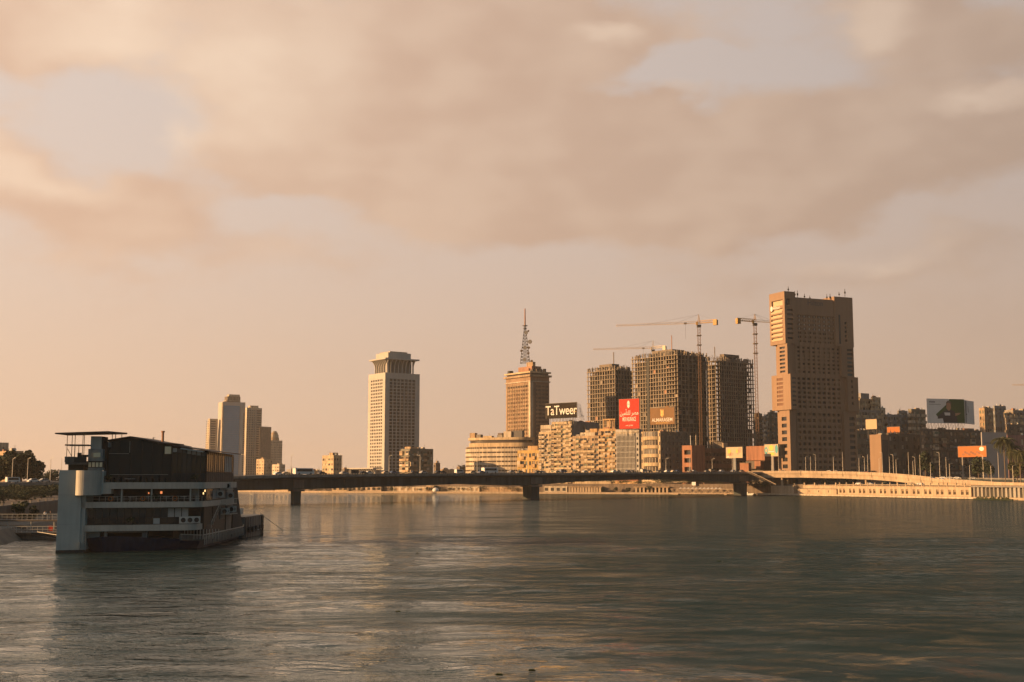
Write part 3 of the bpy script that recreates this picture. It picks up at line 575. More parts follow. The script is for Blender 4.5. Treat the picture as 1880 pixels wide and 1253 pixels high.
# ------------------------------------------------------------------ building kit
class Bld:
    def __init__(s, name, label, x0, xc, x1, yt, d, a=35, base=GZ, cat='building', group=None):
        a = R(a); s.a = a; s.base = base; s.h = zat(yt, d) - base
        Xc = (xc - CX) / FH * d; k0 = (x0 - CX) / FH; k1 = (x1 - CX) / FH
        s.w = (k1 * d - Xc) / (math.cos(a) - k1 * math.sin(a)); s.dep = (Xc - k0 * d) / (math.sin(a) + k0 * math.cos(a))
        s.Xc = Xc; s.d = d
        s.root = empty(name, (Xc, d, base), a); tag(s.root, label, cat, group); s.n = 0; s.rest = None
    def P(s, face, u, v, dn, y0=0.0, x0=0.0):
        if face == 'F': return (x0 + u, y0 - dn, v)
        if face == 'L': return (x0 - dn, y0 + u, v)
        if face == 'R': return (s.w + dn, u, v)
    def shell(s, m, rF=(), rL=(), depth=0.35, z0=0.0, z1=None, x=(0, None), y=(0, None), roof=True, name='wall', par=0.8):
        x0, x1 = x[0], s.w if x[1] is None else x[1]; y0, y1 = y[0], s.dep if y[1] is None else y[1]
        z1 = s.h if z1 is None else z1; mb = MB()
        wall_open(mb, x1 - x0, z1 - z0, rF, depth, lambda u, v, dn: (x0 + u, y0 - dn, z0 + v))
        wall_open(mb, y1 - y0, z1 - z0, rL, depth, lambda u, v, dn: (x0 - dn, y0 + u, z0 + v))
        mb.quad((x1, y0, z0), (x1, y1, z0), (x1, y1, z1), (x1, y0, z1)); mb.quad((x0, y1, z0), (x1, y1, z0), (x1, y1, z1), (x0, y1, z1))
        zr = z1 - par; e = 0.3
        mb.quad((x0, y0, zr), (x1, y0, zr), (x1, y1, zr), (x0, y1, zr))
        if par > 0.1:
            mb.box(x0 + .01, x1 - .01, y0 + .01, y0 + e, zr, z1 + .02); mb.box(x0 + .01, x0 + e, y0 + e, y1 - e, zr, z1 + .02); mb.box(x1 - e, x1 - .01, y0 + e, y1 - e, zr, z1 + .02); mb.box(x0 + .01, x1 - .01, y1 - e, y1 - .01, zr, z1 + .02)
        if z0 > 0.1: mb.quad((x0, y0, z0), (x1, y0, z0), (x1, y1, z0), (x0, y1, z0))
        return mb.build(name, m, s.root)
    def panes(s, face, rects, mats, depth=0.3, z0=0.0, x0=0.0, y0=0.0, name='window', prob=None):
        for (a, b, c, d) in rects:
            m = rnd.choice(mats)
            p = s.P(face, (a + b) / 2, z0 + c, -depth, y0, x0)
            if s.n >= 300:
                if s.rest is None: s.rest = MB()
                if face == 'F': s.rest.box(p[0] - (b - a) / 2, p[0] + (b - a) / 2, p[1] - .03, p[1] + .03, p[2], p[2] + d - c)
                else: s.rest.box(p[0] - .03, p[0] + .03, p[1] - (b - a) / 2, p[1] + (b - a) / 2, p[2], p[2] + d - c)
                s.restm = m; continue
            s.n += 1
            obj(name, boxmesh(name, b - a, .06, d - c, m), s.root, p, 0 if face == 'F' else R(90))
    def done(s):
        if s.rest: tag(s.rest.build('window_rows', s.restm, s.root), kind='stuff')
    def box(s, name, m, *q): return part(name, m, s.root, *q)
    def balcony(s, face, u, v, bw, bd, ph, m, x0=0.0, y0=0.0):
        k = ('balcony', round(bw, 2), round(bd, 2), round(ph, 2), m)
        if k not in _boxc:
            mb = MB(); mb.box(-bw / 2, bw / 2, -bd, 0, -.22, 0); mb.box(-bw / 2, bw / 2, -bd, -bd + .12, 0, ph); mb.box(-bw / 2, -bw / 2 + .12, -bd + .12, 0, 0, ph); mb.box(bw / 2 - .12, bw / 2, -bd + .12, 0, 0, ph)
            _boxc[k] = mb.mesh('balcony', m)
        return obj('balcony', _boxc[k], s.root, s.P(face, u, v, 0.002, y0, x0), 0 if face == 'F' else R(-90))
    def clutter(s, n, zr=None, x=(0, None), y=(0, None), m='tan', dish=2, tall=2.6):
        zr = s.h - 0.8 if zr is None else zr; x1 = s.w if x[1] is None else x[1]; y1 = s.dep if y[1] is None else y[1]
        for i in range(n):
            sx = rnd.uniform(1.5, min(5, (x1 - x[0]) * .4)); sy = rnd.uniform(1.5, min(5, (y1 - y[0]) * .4)); h = rnd.uniform(1.2, tall)
            o = obj('roof_shed', boxmesh('roof_shed', round(sx, 1), round(sy, 1), round(h, 1), rnd.choice([m, 'pale', 'concrete', 'block_red'])), s.root, (rnd.uniform(x[0] + sx / 2 + .4, x1 - sx / 2 - .4), rnd.uniform(y[0] + sy / 2 + .4, y1 - sy / 2 - .4), zr))
        for i in range(dish):
            o = obj('satellite_dish', dish_mesh(), s.root, (rnd.uniform(x[0] + 1, x1 - 1), rnd.uniform(y[0] + 1, y1 - 1), zr), rnd.uniform(-1, 1))
        for i in range(max(1, n // 2)):
            o = obj('aerial', aerial_mesh(), s.root, (rnd.uniform(x[0] + 1, x1 - 1), rnd.uniform(y[0] + 1, y1 - 1), zr))
_mc = {}
def dish_mesh():
    if 'd' not in _mc:
        mb = MB(); mb.bar((0, 0, 0), (0, 0, 1.4), .06); c = Vector((0, -.15, 1.7)); n = 10
        rim = [c + Vector((.85 * math.cos(2 * math.pi * i / n), -.15 + .35 * math.sin(2 * math.pi * i / n), .8 * math.sin(2 * math.pi * i / n))) for i in range(n)]
        for i in range(n): mb.add([rim[i], rim[(i + 1) % n], c + Vector((0, .25, -.1))], [(0, 1, 2)])
        mb.bar(c, c + Vector((0, -.9, .2)), .03); _mc['d'] = mb.mesh('satellite_dish', 'ac_white')
    return _mc['d']
def aerial_mesh():
    if 'a' not in _mc:
        mb = MB(); mb.bar((0, 0, 0), (0, 0, 4.2), .05)
        for q in (3.0, 3.5, 4.0): mb.bar((-.7, 0, q), (.7, 0, q), .03)
        _mc['a'] = mb.mesh('aerial', 'dark_steel')
    return _mc['a']
def grid(W, z0, z1, nu, nv, fu=.6, fv=.6, mu0=0.0, mu1=0.0):
    r = []; pu = (W - mu0 - mu1) / nu; pv = (z1 - z0) / nv
    for j in range(nv):
        for i in range(nu):
            cu = mu0 + pu * (i + .5); cv = z0 + pv * (j + .52); r.append((cu - pu * fu / 2, cu + pu * fu / 2, cv - pv * fv / 2, cv + pv * fv / 2))
    return r
GL = ['glass_dark', 'glass_dark', 'glass_brown', 'shutter', 'glass_mid']
GLS = ['glass_dark', 'glass_brown', 'shutter', 'shutter', 'curtain', 'shutter_green']
def apartment(b, m, floors, baysL, baysF, kinds=None, kindsF=None, top=0.0, bm=None, gl=GLS, bd=1.3, rough=0.25, z0=0.0, x=(0, None), y=(0, None), depth=.4, roofn=3):
    """kinds: one letter per bay of the left face - w window, b balcony, e enclosed balcony, p plain, s strip of glazing"""
    x1 = b.w if x[1] is None else x[1]; y1 = b.dep if y[1] is None else y[1]; h = (b.h if not top else top) - z0
    rs = {'L': [], 'F': []}; ph = (h - 1.2) / floors
    for face, n, ks, W in (('L', baysL, kinds, y1 - y[0]), ('F', baysF, kindsF, x1 - x[0])):
        if n == 0: continue
        ks = ks or ''.join(rnd.choice('wbw') for _ in range(n)); pu = W / n
        for j in range(floors):
            for i in range(n):
                k = ks[i % len(ks)]
                if rnd.random() < rough * .5: k = rnd.choice('wbe')
                u = (i + .5) * pu; v = j * ph
                if k == 'p': continue
                if k == 'w': q = (u - pu * .27, u + pu * .27, v + ph * .30, v + ph * .80)
                elif k == 's': q = (u - pu * .46, u + pu * .46, v + ph * .34, v + ph * .80)
                else: q = (u - pu * .44, u + pu * .44, v + ph * .10, v + ph * .84)
                rs[face].append(q)
                if k == 'b': b.balcony(face, (y[0] if face == 'L' else x[0]) + u, z0 + v + ph * .08, pu * .97, bd, ph * .37, bm or m, *( (x[0], 0.0) if face == 'L' else (0.0, y[0])))
                elif k == 'e':
                    mb = MB(); o = obj('enclosed_balcony', boxmesh('enclosed_balcony', pu * .94, bd, ph * .78, rnd.choice([bm or m, 'pale', 'tan', 'cream'])), b.root, b.P(face, (y[0] if face == 'L' else x[0]) + u, z0 + v + ph * .1, bd * .5 - .05, 0 if face == 'L' else y[0], x[0] if face == 'L' else 0), 0 if face == 'F' else R(-90))
                    rs[face].pop()
                    obj('window', boxmesh('window', pu * .8, .06, ph * .36, rnd.choice(gl)), o, (0, -bd / 2 - .02, ph * .36))
                if rnd.random() < rough * .5 and k != 'e':
                    obj('air_conditioner', boxmesh('air_conditioner', 1.0, .5, .7, 'ac_white'), b.root, b.P(face, (y[0] if face == 'L' else x[0]) + u + pu * .38, z0 + v + ph * .1, .28, 0 if face == 'L' else y[0], x[0] if face == 'L' else 0), 0 if face == 'F' else R(90))
    # keep openings disjoint from each other by construction (one per bay)
    b.shell(m, rs['F'], rs['L'], depth, z0, z0 + h, (x[0], x1), (y[0], y1))
    b.panes('L', rs['L'], gl, depth - .05, z0, x[0], y[0]); b.panes('F', rs['F'], gl, depth - .05, z0, x[0], y[0])
    if roofn: b.clutter(roofn, z0 + h - .8, (x[0], x1), (y[0], y1))
# ------------------------------------------------------------------ far cluster, left
def far_block(name, label, x0, xc, x1, yt, d, m, nl, nf, fl, a=35, fu=.6, fv=.6, gl=GL, clutter=2, cat='building', base=GZ):
    b = Bld(name, label, x0, xc, x1, yt, d, a, base, cat)
    rl = grid(b.dep, 1, b.h - 1.5, nl, fl, fu, fv) if nl else []; rf = grid(b.w, 1, b.h - 1.5, nf, fl, fu, fv) if nf else []
    b.shell(m, rf, rl); b.panes('L', rl, gl); b.panes('F', rf, gl)
    if clutter: b.clutter(clutter)
    b.done(); return b
# rounded tower
D = 1900
b = Bld('rounded_tower', 'slim far tower with a curved bulging side, leftmost of the far towers', 375, 382, 397, 769, D, 40, cat='tower')
segs = 14; mb = MB()
prof = [(math.sin(math.pi * .5 * (1 - i / segs)) if 0 else (1 - (i / segs) ** 3.2 * .55)) for i in range(segs + 1)]
for i in range(segs):
    z0_, z1_ = b.h * i / segs, b.h * (i + 1) / segs; q0, q1 = b.dep * prof[i], b.dep * prof[i + 1]
    mb.hexa([(0, 0, z0_), (b.w, 0, z0_), (b.w, q0, z0_), (0, q0, z0_)], [(0, 0, z1_), (b.w, 0, z1_), (b.w, q1, z1_), (0, q1, z1_)])
mb.build('shaft', 'pale', b.root)
for j in range(26):
    z = b.h * (j + .5) / 27; obj('window', boxmesh('window', b.w * .6, .2, b.h / 27 * .55, 'glass_mid'), b.root, (b.w * .45, -.12, z))
    for q in range(2): obj('window', boxmesh('window', 2.2, .2, b.h / 27 * .5, 'glass_mid'), b.root, (-.12, 4 + q * 6, z), R(90))
# blue glass tower
b = Bld('blue_glass_tower', 'tall pale tower with a blue glass front and a dark crown', 397, 405, 447, 738, D, 30, cat='tower')
b.shell('white_stone', [], []); W_ = b.w
g0, g1 = W_ * .02, W_ * .76
n = 34; ph = (b.h * .955 - 4) / n
for j in range(n): obj('glass_panel', boxmesh('glass_panel', g1 - g0, .3, ph - .12, 'blue_glass'), b.root, ((g0 + g1) / 2, -.12, 4 + j * ph))
b.box('corner_column', 'white_stone', (W_ * .78, W_ * .90, -2.2, 2, 0, b.h * .97)); b.box('corner_column', 'pale', (-.8, 1.5, -1.5, 5, 0, b.h * .99))
for j in range(30): obj('window', boxmesh('window', W_ * .05, .2, 2.0, 'glass_mid'), b.root, (W_ * .95, -.1, b.h * .12 + j * b.h * .025))
b.box('crown', 'brown', (W_ * .22, W_ * .80, 3, 18, b.h - .8, b.h + 9)); b.box('crown_ledge', 'pale', (W_ * .16, W_ * .80, 1.5, 19, b.h + 1.5, b.h + 2.6)); b.box('crown_parapet', 'pale', (W_ * .3, W_ * .78, 4, 16, b.h + 9, b.h + 12.5))
for k in range(9): obj('crown_fin', boxmesh('crown_fin', .7, .4, 5.5, 'pale'), b.root, (W_ * (.24 + .066 * k), 2.8, b.h + 3))
# striped tower
b = Bld('striped_tower', 'far tower with vertical teal window stripes right of the blue glass tower', 447, 450, 478, 749, D + 60, 30, cat='tower')
b.shell('pale', [], [])
nst = 30
for k, (u0, u1, m) in enumerate([(.02, .1, 'glass_mid'), (.18, .26, 'teal_glass'), (.32, .42, 'teal_glass'), (.48, .55, 'teal_glass'), (.66, .95, 'glass_mid')]):
    for j in range(nst):
        obj('window', boxmesh('window', (u1 - u0) * b.w, .2, b.h / (nst + 1) * .62, m), b.root, ((u0 + u1) / 2 * b.w, -.11, 3 + j * (b.h - 5) / nst))
for u in (.0, .14, .29, .45, .60): b.box('fin', 'white_stone', (u * b.w - .3, u * b.w + .5, -1.2, .5, 0, b.h + 1.5))
b.box('penthouse', 'pale', (b.w * .25, b.w * .8, 3, 14, b.h - .8, b.h + 4))
far_block('brown_tower', 'plain brown far tower between the striped tower and the domed hotel', 474, 477, 496, 784, D + 40, 'brown', 2, 9, 22, 30, .35, .5, ['glass_mid', 'shutter'], 1, 'tower')
b = far_block('stepped_hotel', 'pinkish far hotel tower with a stepped rounded crown', 494, 496, 517, 809, D + 150, 'pale', 2, 8, 16, 30, .55, .6, ['shutter', 'glass_mid'], 0, 'tower')
for k, (f, z0_, z1_) in enumerate([(.80, 0, 6), (.70, 6, 11), (.55, 11, 14.5), (.35, 14.5, 17)]):
    c = b.w * .45; n = 14; MB().prism([(c + b.w * f / 2 * math.cos(q * 2 * math.pi / n), 9 + 8 * f * math.sin(q * 2 * math.pi / n)) for q in range(n)], b.h - .8 + z0_, b.h - .8 + z1_).build('crown_tier', 'pale' if k % 2 else 'tan', b.root)
far_block('apartment_block', 'low sunlit apartment block with rooftop dishes below the striped tower', 470, 484, 500, 843, 1350, 'cream', 3, 4, 7, 35, .5, .5, GLS, 4)
far_block('apartment_block', 'small pale block beside the stepped hotel with a rooftop dish', 499, 512, 523, 853, 1300, 'pale', 3, 3, 5, 35, .5, .5, GLS, 3)
far_block('low_building', 'low grey block on the skyline above a white bus on the bridge', 526, 534, 556, 862, 1250, 'grey', 2, 4, 2, 35, .5, .5, GL, 2)
far_block('low_building', 'low tan block on the skyline between the grey block and the five storey block', 566, 574, 591, 864, 1250, 'tan', 2, 3, 2, 35, .5, .5, GL, 3)
b = far_block('apartment_block', 'five storey block with one sunlit side standing alone left of the slab tower', 591, 612, 627, 836, 1000, 'cream', 4, 3, 5, 35, .62, .42, GLS, 3)
b.box('stair_head', 'tan', (2, 7, 6, 12, b.h - .8, b.h + 2.2))
far_block('low_building', 'low brown block right of the five storey block', 627, 632, 641, 861, 1080, 'brown', 1, 2, 2, 35, .5, .5, GL, 2)
# ------------------------------------------------------------------ slab tower with flared crown
b = Bld('ministry_tower', 'white gridded office tower with a flared column crown and flat penthouse', 674, 705, 769, 684, 1150, 35, cat='tower')
rl = grid(b.dep, 4, b.h - 5.5, 7, 30, .62, .58, b.dep * .14, b.dep * .14); rf = grid(b.w, 4, b.h - 5.5, 7, 30, .80, .74, b.w * .12, b.w * .12)
b.shell('white_stone', rf, rl, .9, par=0.3); b.panes('F', rf, ['glass_dark', 'glass_dark', 'glass_brown'], .8); b.panes('L', rl, ['glass_brown', 'shutter', 'glass_brown'], .55)
b.done()
hc = zat(659, 1150) - GZ - b.h; mg = 4.6
b.box('crown_core', 'glass_mid', (mg + 1.4, b.w - mg - 1.4, mg + 1.4, b.dep - mg - 1.4, b.h - .4, b.h + hc))
def fin_profile(t): return 4.0 * max(0, (t - .45) / .55) ** 2.2
for face, W in (('F', b.w), ('L', b.dep)):
    n = 8
    for i in range(n):
        u = mg + (W - 2 * mg) * i / (n - 1); mb = MB(); m_ = 8
        for k in range(m_):
            t0, t1 = k / m_, (k + 1) / m_; q = .5 + .25 * 0
            a0, a1 = fin_profile(t0), fin_profile(t1); z0_, z1_ = b.h + hc * t0, b.h + hc * t1
            mb.hexa([(-.42, -mg + 0 - a0 + mg - mg, 0)] * 0 or [(-.42, mg - a0, z0_), (.42, mg - a0, z0_), (.42, mg + 1.6, z0_), (-.42, mg + 1.6, z0_)], [(-.42, mg - a1, z1_), (.42, mg - a1, z1_), (.42, mg + 1.6, z1_), (-.42, mg + 1.6, z1_)])
        if face == 'F': mb.build('crown_fin', 'white_stone', b.root, (u, 0, 0))
        else:
            mb.v = [(y_, x_, z_) for x_, y_, z_ in mb.v]; mb.build('crown_fin', 'white_stone', b.root, (0, u, 0))
b.box('cornice', 'white_stone', (.2, b.w - .2, .2, b.dep - .2, b.h + hc, b.h + hc + 1.3))
b.box('penthouse', 'white_stone', (mg + 1, b.w - mg - 3, mg, b.dep - mg, b.h + hc + 1.5, b.h + hc + 7)); b.box('penthouse_roof', 'pale', (mg + 4, b.w - mg - 6, mg + 2, b.dep - mg - 2, b.h + hc + 7, b.h + hc + 8.4))
# canopy wing of the tower
b2 = Bld('canopy_hall', 'low white hall with a flared canopy roof at the foot of the white tower', 641, 688, 700, 859, 1130, 35, cat='building')
b2.box('hall', 'concrete', (2, b2.w, 3, b2.dep - 2, 0, b2.h - 2)); b2.box('roof', 'white_stone', (-2.5, b2.w + 1, -1, b2.dep + 1, b2.h - 1, b2.h))
for i in range(12):
    u = 1.5 + (b2.dep - 3) * i / 11; MB().hexa([(1.8, u - .3, b2.h - 6), (2.2, u - .3, b2.h - 6), (2.2, u + .3, b2.h - 6), (1.8, u + .3, b2.h - 6)], [(-2, u - .3, b2.h - 1), (2.2, u - .3, b2.h - 1), (2.2, u + .3, b2.h - 1), (-2, u + .3, b2.h - 1)]).build('canopy_fin', 'white_stone', b2.root)
b = Bld('apartment_block', 'brown apartment block with a narrow sunlit end in front of the white tower', 735, 752, 795, 824, 960, 35)
apartment(b, 'olive_grey', 6, 3, 7, 'ebe', 'wbwwbw', bm='tan', rough=.4, roofn=5)
b.box('sunlit_gable', 'tan', (1, 7, .5, 10, b.h - .8, b.h + 1.6))
far_block('low_building', 'small dark rooftop block right of the brown apartment block', 796, 800, 808, 850, 1100, 'brown', 1, 2, 5, 35, .5, .5, GL, 1)
far_block('low_building', 'low dark block on the skyline left of the banded curved building', 838, 844, 857, 857, 1080, 'brown', 2, 3, 3, 35, .5, .5, GL, 2)
far_block('low_building', 'long low skyline block behind the bridge traffic beside the small rooftop block', 808, 812, 836, 862, 1150, 'tan', 1, 5, 1, 35, .5, .5, GL, 3)
# ------------------------------------------------------------------ broadcasting tower, banded drum and mast
b = Bld('broadcast_tower', 'brown gridded office tower carrying a lattice radio mast', 929, 974, 1009, 690, 1010, 35, cat='tower')
rl = grid(b.dep, 3, b.h - 7, 13, 24, .62, .52, 1.5, 2.4); rf = grid(b.w, 3, b.h - 7, 9, 24, .6, .55, b.w * .30, 1.0)
b.shell('brick_tan', rf, rl, .45); b.panes('L', rl, ['glass_brown', 'shutter', 'terracotta_dark', 'terracotta_dark'], .35); b.panes('F', rf, ['glass_dark', 'glass_mid', 'teal_glass'], .35); b.done()
b.box('corner_pilaster', 'pale', (-.5, 2.5, -.5, 2.2, 0, b.h - 5)); b.box('dark_recess', 'glass_mid', (b.w * .22, b.w * .27, -.1, .4, 0, b.h - 6))
for k in range(14): b.box('mullion', 'cream', (-.35, 0, 1.2 + (b.dep - 3.6) * k / 13, 1.55 + (b.dep - 3.6) * k / 13, 0, b.h - 6))
b.box('cornice', 'tan', (-1.6, b.w + 1.6, -1.6, b.dep + 1.6, b.h - .6, b.h + 1.0)); b.box('cornice', 'pale', (-.8, b.w + .8, -.8, b.dep + .8, b.h - 5, b.h - 4.2))
b.box('loggia', 'glass_brown', (.5, b.w - .5, .5, b.dep - .5, b.h + 1.0, b.h + 2.5)); b.box('upper_cornice', 'cream', (-1.2, b.w + 1.2, -1.2, b.dep + 1.2, b.h + 2.5, b.h + 3.8))
b.box('plant_room', 'block_red', (6, b.w - 4, 6, b.dep - 10, b.h + 3.8, b.h + 9)); b.box('plant_room', 'tan', (9, b.w - 8, 9, b.dep - 18, b.h + 9, b.h + 13))
for k in range(9): obj('roof_shed', boxmesh('roof_shed', rnd.uniform(1.5, 3), 2, rnd.uniform(1.5, 4), rnd.choice(['near_black', 'brown', 'block_red'])), b.root, (rnd.uniform(2, b.w - 2), rnd.uniform(1, 10), b.h + 3.8))
for u in (b.dep - 3,): obj('roof_shed', boxmesh('roof_shed', 4, 3, 2.6, 'near_black'), b.root, (2.5, u, b.h + 3.8))
# mast standing on the roof
mx = xat(964, 1035, 100); mz = b.base + b.h + 13
mast = empty('radio_mast', (mx, 1035, mz)); tag(mast, 'tapering steel lattice radio mast hung with round dishes on the tower roof', 'radio mast')
mtop = zat(588, 1035) - mz; mb = MB(); n = 12; lv = [mtop * .86 * i / n for i in range(n + 1)]
hw = lambda z: 3.5 * (1 - z / (mtop * .86)) + .55
for i in range(n + 1):
    q = hw(lv[i]); c = [(-q, -q, lv[i]), (q, -q, lv[i]), (q, q, lv[i]), (-q, q, lv[i])]
    for k in range(4): mb.bar(c[k], c[(k + 1) % 4], .16)
    if i < n:
        q2 = hw(lv[i + 1]); c2 = [(-q2, -q2, lv[i + 1]), (q2, -q2, lv[i + 1]), (q2, q2, lv[i + 1]), (-q2, q2, lv[i + 1])]
        for k in range(4): mb.bar(c[k], c2[k], .28); mb.bar(c[k], c2[(k + 1) % 4], .14); mb.bar(c[(k + 1) % 4], c2[k], .14)
mb.build('lattice', 'dark_steel', mast)
MB().bar((0, 0, lv[-1]), (0, 0, zat(567, 1035) - mz), .75, .5, 8).build('antenna', 'block_red', mast)
for zq, rq in ((mtop * .86, 2.3), (mtop * .80, 1.6)): MB().prism([(rq * math.cos(q * math.pi / 4), rq * math.sin(q * math.pi / 4)) for q in range(8)], zq, zq + .5).build('platform', 'dark_steel', mast)
for (px, py, r_) in [(966, 611, 1.7), (970, 608, .9), (973, 628, 1.9), (964, 639, 1.7), (971, 639, 1.1), (957, 645, 1.0), (963, 661, 1.6), (970, 649, 1.1), (976, 664, 1.2)]:
    z = zat(py, 1033) - mz; x = xat(px, 1033, z + mz) - mx; c = Vector((x, -hw(max(z, 0)) - .6, z)); mb = MB(); n = 12
    mb.bar(c, c + Vector((0, 1.0, 0)), r_, r_ * .75, n); mb.bar(c + Vector((0, .9, 0)), (x * .3, 0, z), .12); mb.build('dish', 'steel' if r_ > 1.2 else 'brown', mast)
# banded curved building
bd_ = empty('banded_drum_building', (xat(923, 990), 1003, GZ)); tag(bd_, 'curved cream building wrapped in horizontal window bands below the broadcast tower', 'building')
rad = xat(990, 990) - xat(856, 990); rad *= .5
def sup(c): return math.copysign(abs(c) ** .62, c)
def arcpoly(rx, ry, n=40, a0=-180, a1=0): return [(rx * sup(math.cos(R(a0 + (a1 - a0) * i / n))), ry * sup(math.sin(R(a0 + (a1 - a0) * i / n)))) for i in range(n + 1)]
rad *= 1.04; bd_.rotation_euler.z = R(-28)
htop = zat(820, 965) - GZ; nb = 8; ph = htop / nb
for j in range(nb):
    MB().prism(arcpoly(rad, rad * .62), j * ph, j * ph + ph * .66).build('parapet_band', 'pale', bd_)
    MB().prism(arcpoly(rad - .7, rad * .62 - .7), j * ph + ph * .66 + .002, (j + 1) * ph - .002).build('window_band', 'glass_brown', bd_)
    for k in range(34):
        a_ = R(-176 + 172 * (k + .5) / 34); MB
        obj('mullion', boxmesh('mullion', .5, .5, ph * .34, 'cream'), bd_, ((rad - .45) * sup(math.cos(a_)), (rad * .62 - .45) * sup(math.sin(a_)), j * ph + ph * .66), a_)
MB().prism(arcpoly(rad * .97, rad * .58), htop, htop + .6).build('roof', 'tan', bd_)
hu = zat(803, 965) - GZ - htop
MB().prism(arcpoly(rad * .93, rad * .50), htop + .6, htop + .6 + hu * .4).build('setback_wall', 'cream', bd_); MB().prism(arcpoly(rad * .90, rad * .47), htop + .6 + hu * .4, htop + .6 + hu * .72).build('window_band', 'glass_brown', bd_); MB().prism(arcpoly(rad * .95, rad * .52), htop + .6 + hu * .72, htop + .6 + hu).build('roof_slab', 'cream', bd_)
for (u, v, sx, h_, m) in [(-.85, -.1, 5, 4.5, 'tan'), (-.6, -.2, 4, 3, 'concrete'), (-.3, -.25, 8, 1.6, 'cream'), (.1, -.3, 5, 2.2, 'concrete'), (.33, -.3, 7, 5.0, 'pale'), (.6, -.25, 9, 5.5, 'glass_mid'), (.0, -.1, 4, 4, 'brown')]:
    obj('roof_shed', boxmesh('roof_shed', sx, 4, h_, m), bd_, (u * rad, v * rad, htop + .6 + hu))
for q in (-.25, -.1, .2): obj('aerial', aerial_mesh(), bd_, (q * rad, -.3 * rad, htop + .6 + hu))
# ------------------------------------------------------------------ riverfront apartment row (sunlit faces towards the river)
b = Bld('yellow_villa', 'small bright yellow block with white framed loggias between curved building and apartments', 950, 990, 999, 827, 960, 58)
apartment(b, 'yellow', 4, 6, 1, 'wbwwbw', 'p', rough=.3, bm='ochre', roofn=3); b.box('upper_storey', 'ochre', (1, b.w, 2, b.dep * .55, b.h - .8, b.h + 3.6))
b = Bld('apartment_building', 'slim cream apartment block with a white penthouse, next to the yellow villa', 990, 1013, 1016, 793, 954, 58)
apartment(b, 'cream', 11, 4, 1, 'bsbe', 'p', rough=.35, bm='pale', roofn=2)
b.box('penthouse', 'pale', (.5, b.w, 1, b.dep * .9, b.h - .8, b.h + 5.4)); rl = grid(b.dep * .8, 0, 2.2, 5, 1, .5, .7)
for q in range(5): obj('window', boxmesh('window', 1.6, .1, 1.5, 'shutter'), b.root, (.42, 2.5 + q * b.dep * .16, b.h + 1), R(90))
b = Bld('apartment_building', 'tall cream apartment block with deep balconies and bare grey side under the black billboard', 1013, 1050, 1100, 774, 944, 56)
apartment(b, 'cream', 13, 6, 0, 'bbsbbe', rough=.22, bm='cream', roofn=0)
b.box('side_wall', 'grey', (.8, b.w, -.25, -.02, 0, b.h + .4)); b.clutter(9, m='block_red', dish=4, tall=3.5)
obj('window', boxmesh('window', 2.5, .1, 3, 'glass_dark'), b.root, (b.w * .45, -.3, b.h - 6))
b = Bld('apartment_building', 'wide lower tan block with stepped roof terraces in the middle of the riverfront row', 1050, 1100, 1104, 800, 931, 58)
apartment(b, 'tan', 9, 7, 0, 'sbbbsbs', rough=.35, bm='cream', roofn=4)
b.box('roof_terrace', 'pale', (1, b.w, 4, b.dep * .7, b.h - .8, b.h + 2.6)); b.box('roof_terrace', 'ochre', (1, b.w, 2, b.dep * .35, b.h + 2.6, b.h + 5.4)); b.clutter(4, b.h + 2.6, y=(5, b.dep * .6), m='tan', dish=3)
b = Bld('apartment_building', 'ochre apartment block with an open framed roof storey, left of the white finned office', 1100, 1131, 1134, 787, 924, 58)
apartment(b, 'ochre', 10, 5, 0, 'bbsbb', rough=.3, bm='cream', roofn=2)
for u in (1, b.dep * .35, b.dep * .7): b.box('frame_post', 'ochre', (.5, 1.1, u, u + .6, b.h, b.h + 6.5))
b.box('frame_beam', 'ochre', (.3, b.w - .3, .5, b.dep * .75, b.h + 6.5, b.h + 7.6)); b.box('roof_house', 'tan', (2, b.w, 3, b.dep * .6, b.h - .8, b.h + 6.4))
# white office with vertical fins
b = Bld('finned_office', 'white office block with closely spaced vertical fins below the red billboard', 1131, 1174, 1180, 788, 913, 58, cat='building')
fl = 6; z0_ = zat(850, 913) - GZ; z1_ = zat(800, 913) - GZ
nf = 14; rl = grid(b.dep * .78, z0_ * 0 + 3, z1_ - 0, nf, 8, .55, .8, 0.0, 0.0); rl = [(a + b.dep * .18, c + b.dep * .18, e, f) for a, c, e, f in rl]
rl2 = [(b.dep * .03, b.dep * .10, 3 + k * (z1_ - 3) / 8 + 1, 3 + k * (z1_ - 3) / 8 + 3) for k in range(8)]
b.shell('white_stone', [], rl + rl2, .6); b.panes('L', rl, ['glass_brown', 'terracotta_dark', 'shutter', 'glass_brown'], .5); b.panes('L', rl2, ['glass_dark'], .5)
for k in range(nf + 1): b.box('fin', 'white_stone', (-.35, -.02, b.dep * (.18 + .78 * k / nf) - .18, b.dep * (.18 + .78 * k / nf) + .18, 3, z1_ + 1.5))
b.box('dark_recess', 'glass_mid', (-.05, .3, b.dep * .12, b.dep * .16, 0, b.h - 2)); b.box('string_course', 'pale', (-.5, 0, 0, b.dep, z1_ + 2.4, z1_ + 3.1))
for k in range(6): obj('window', boxmesh('window', b.dep * .09, .08, 2.6, 'pale'), b.root, (-.06, b.dep * (.25 + .13 * k), b.h - 4.6), R(90))
b.box('shop_canopy', 'annex_red', (-2.5, 0, 0, b.dep, 2.2, 3.1)); b.box('shop_canopy', 'ochre', (-3.2, -.02, b.dep * .02, b.dep * .98, 0, 2.0))
b = Bld('apartment_building', 'cream corner block with sunlit curved bays and a dark long side below the brown billboard', 1179, 1214, 1268, 792, 900, 48)
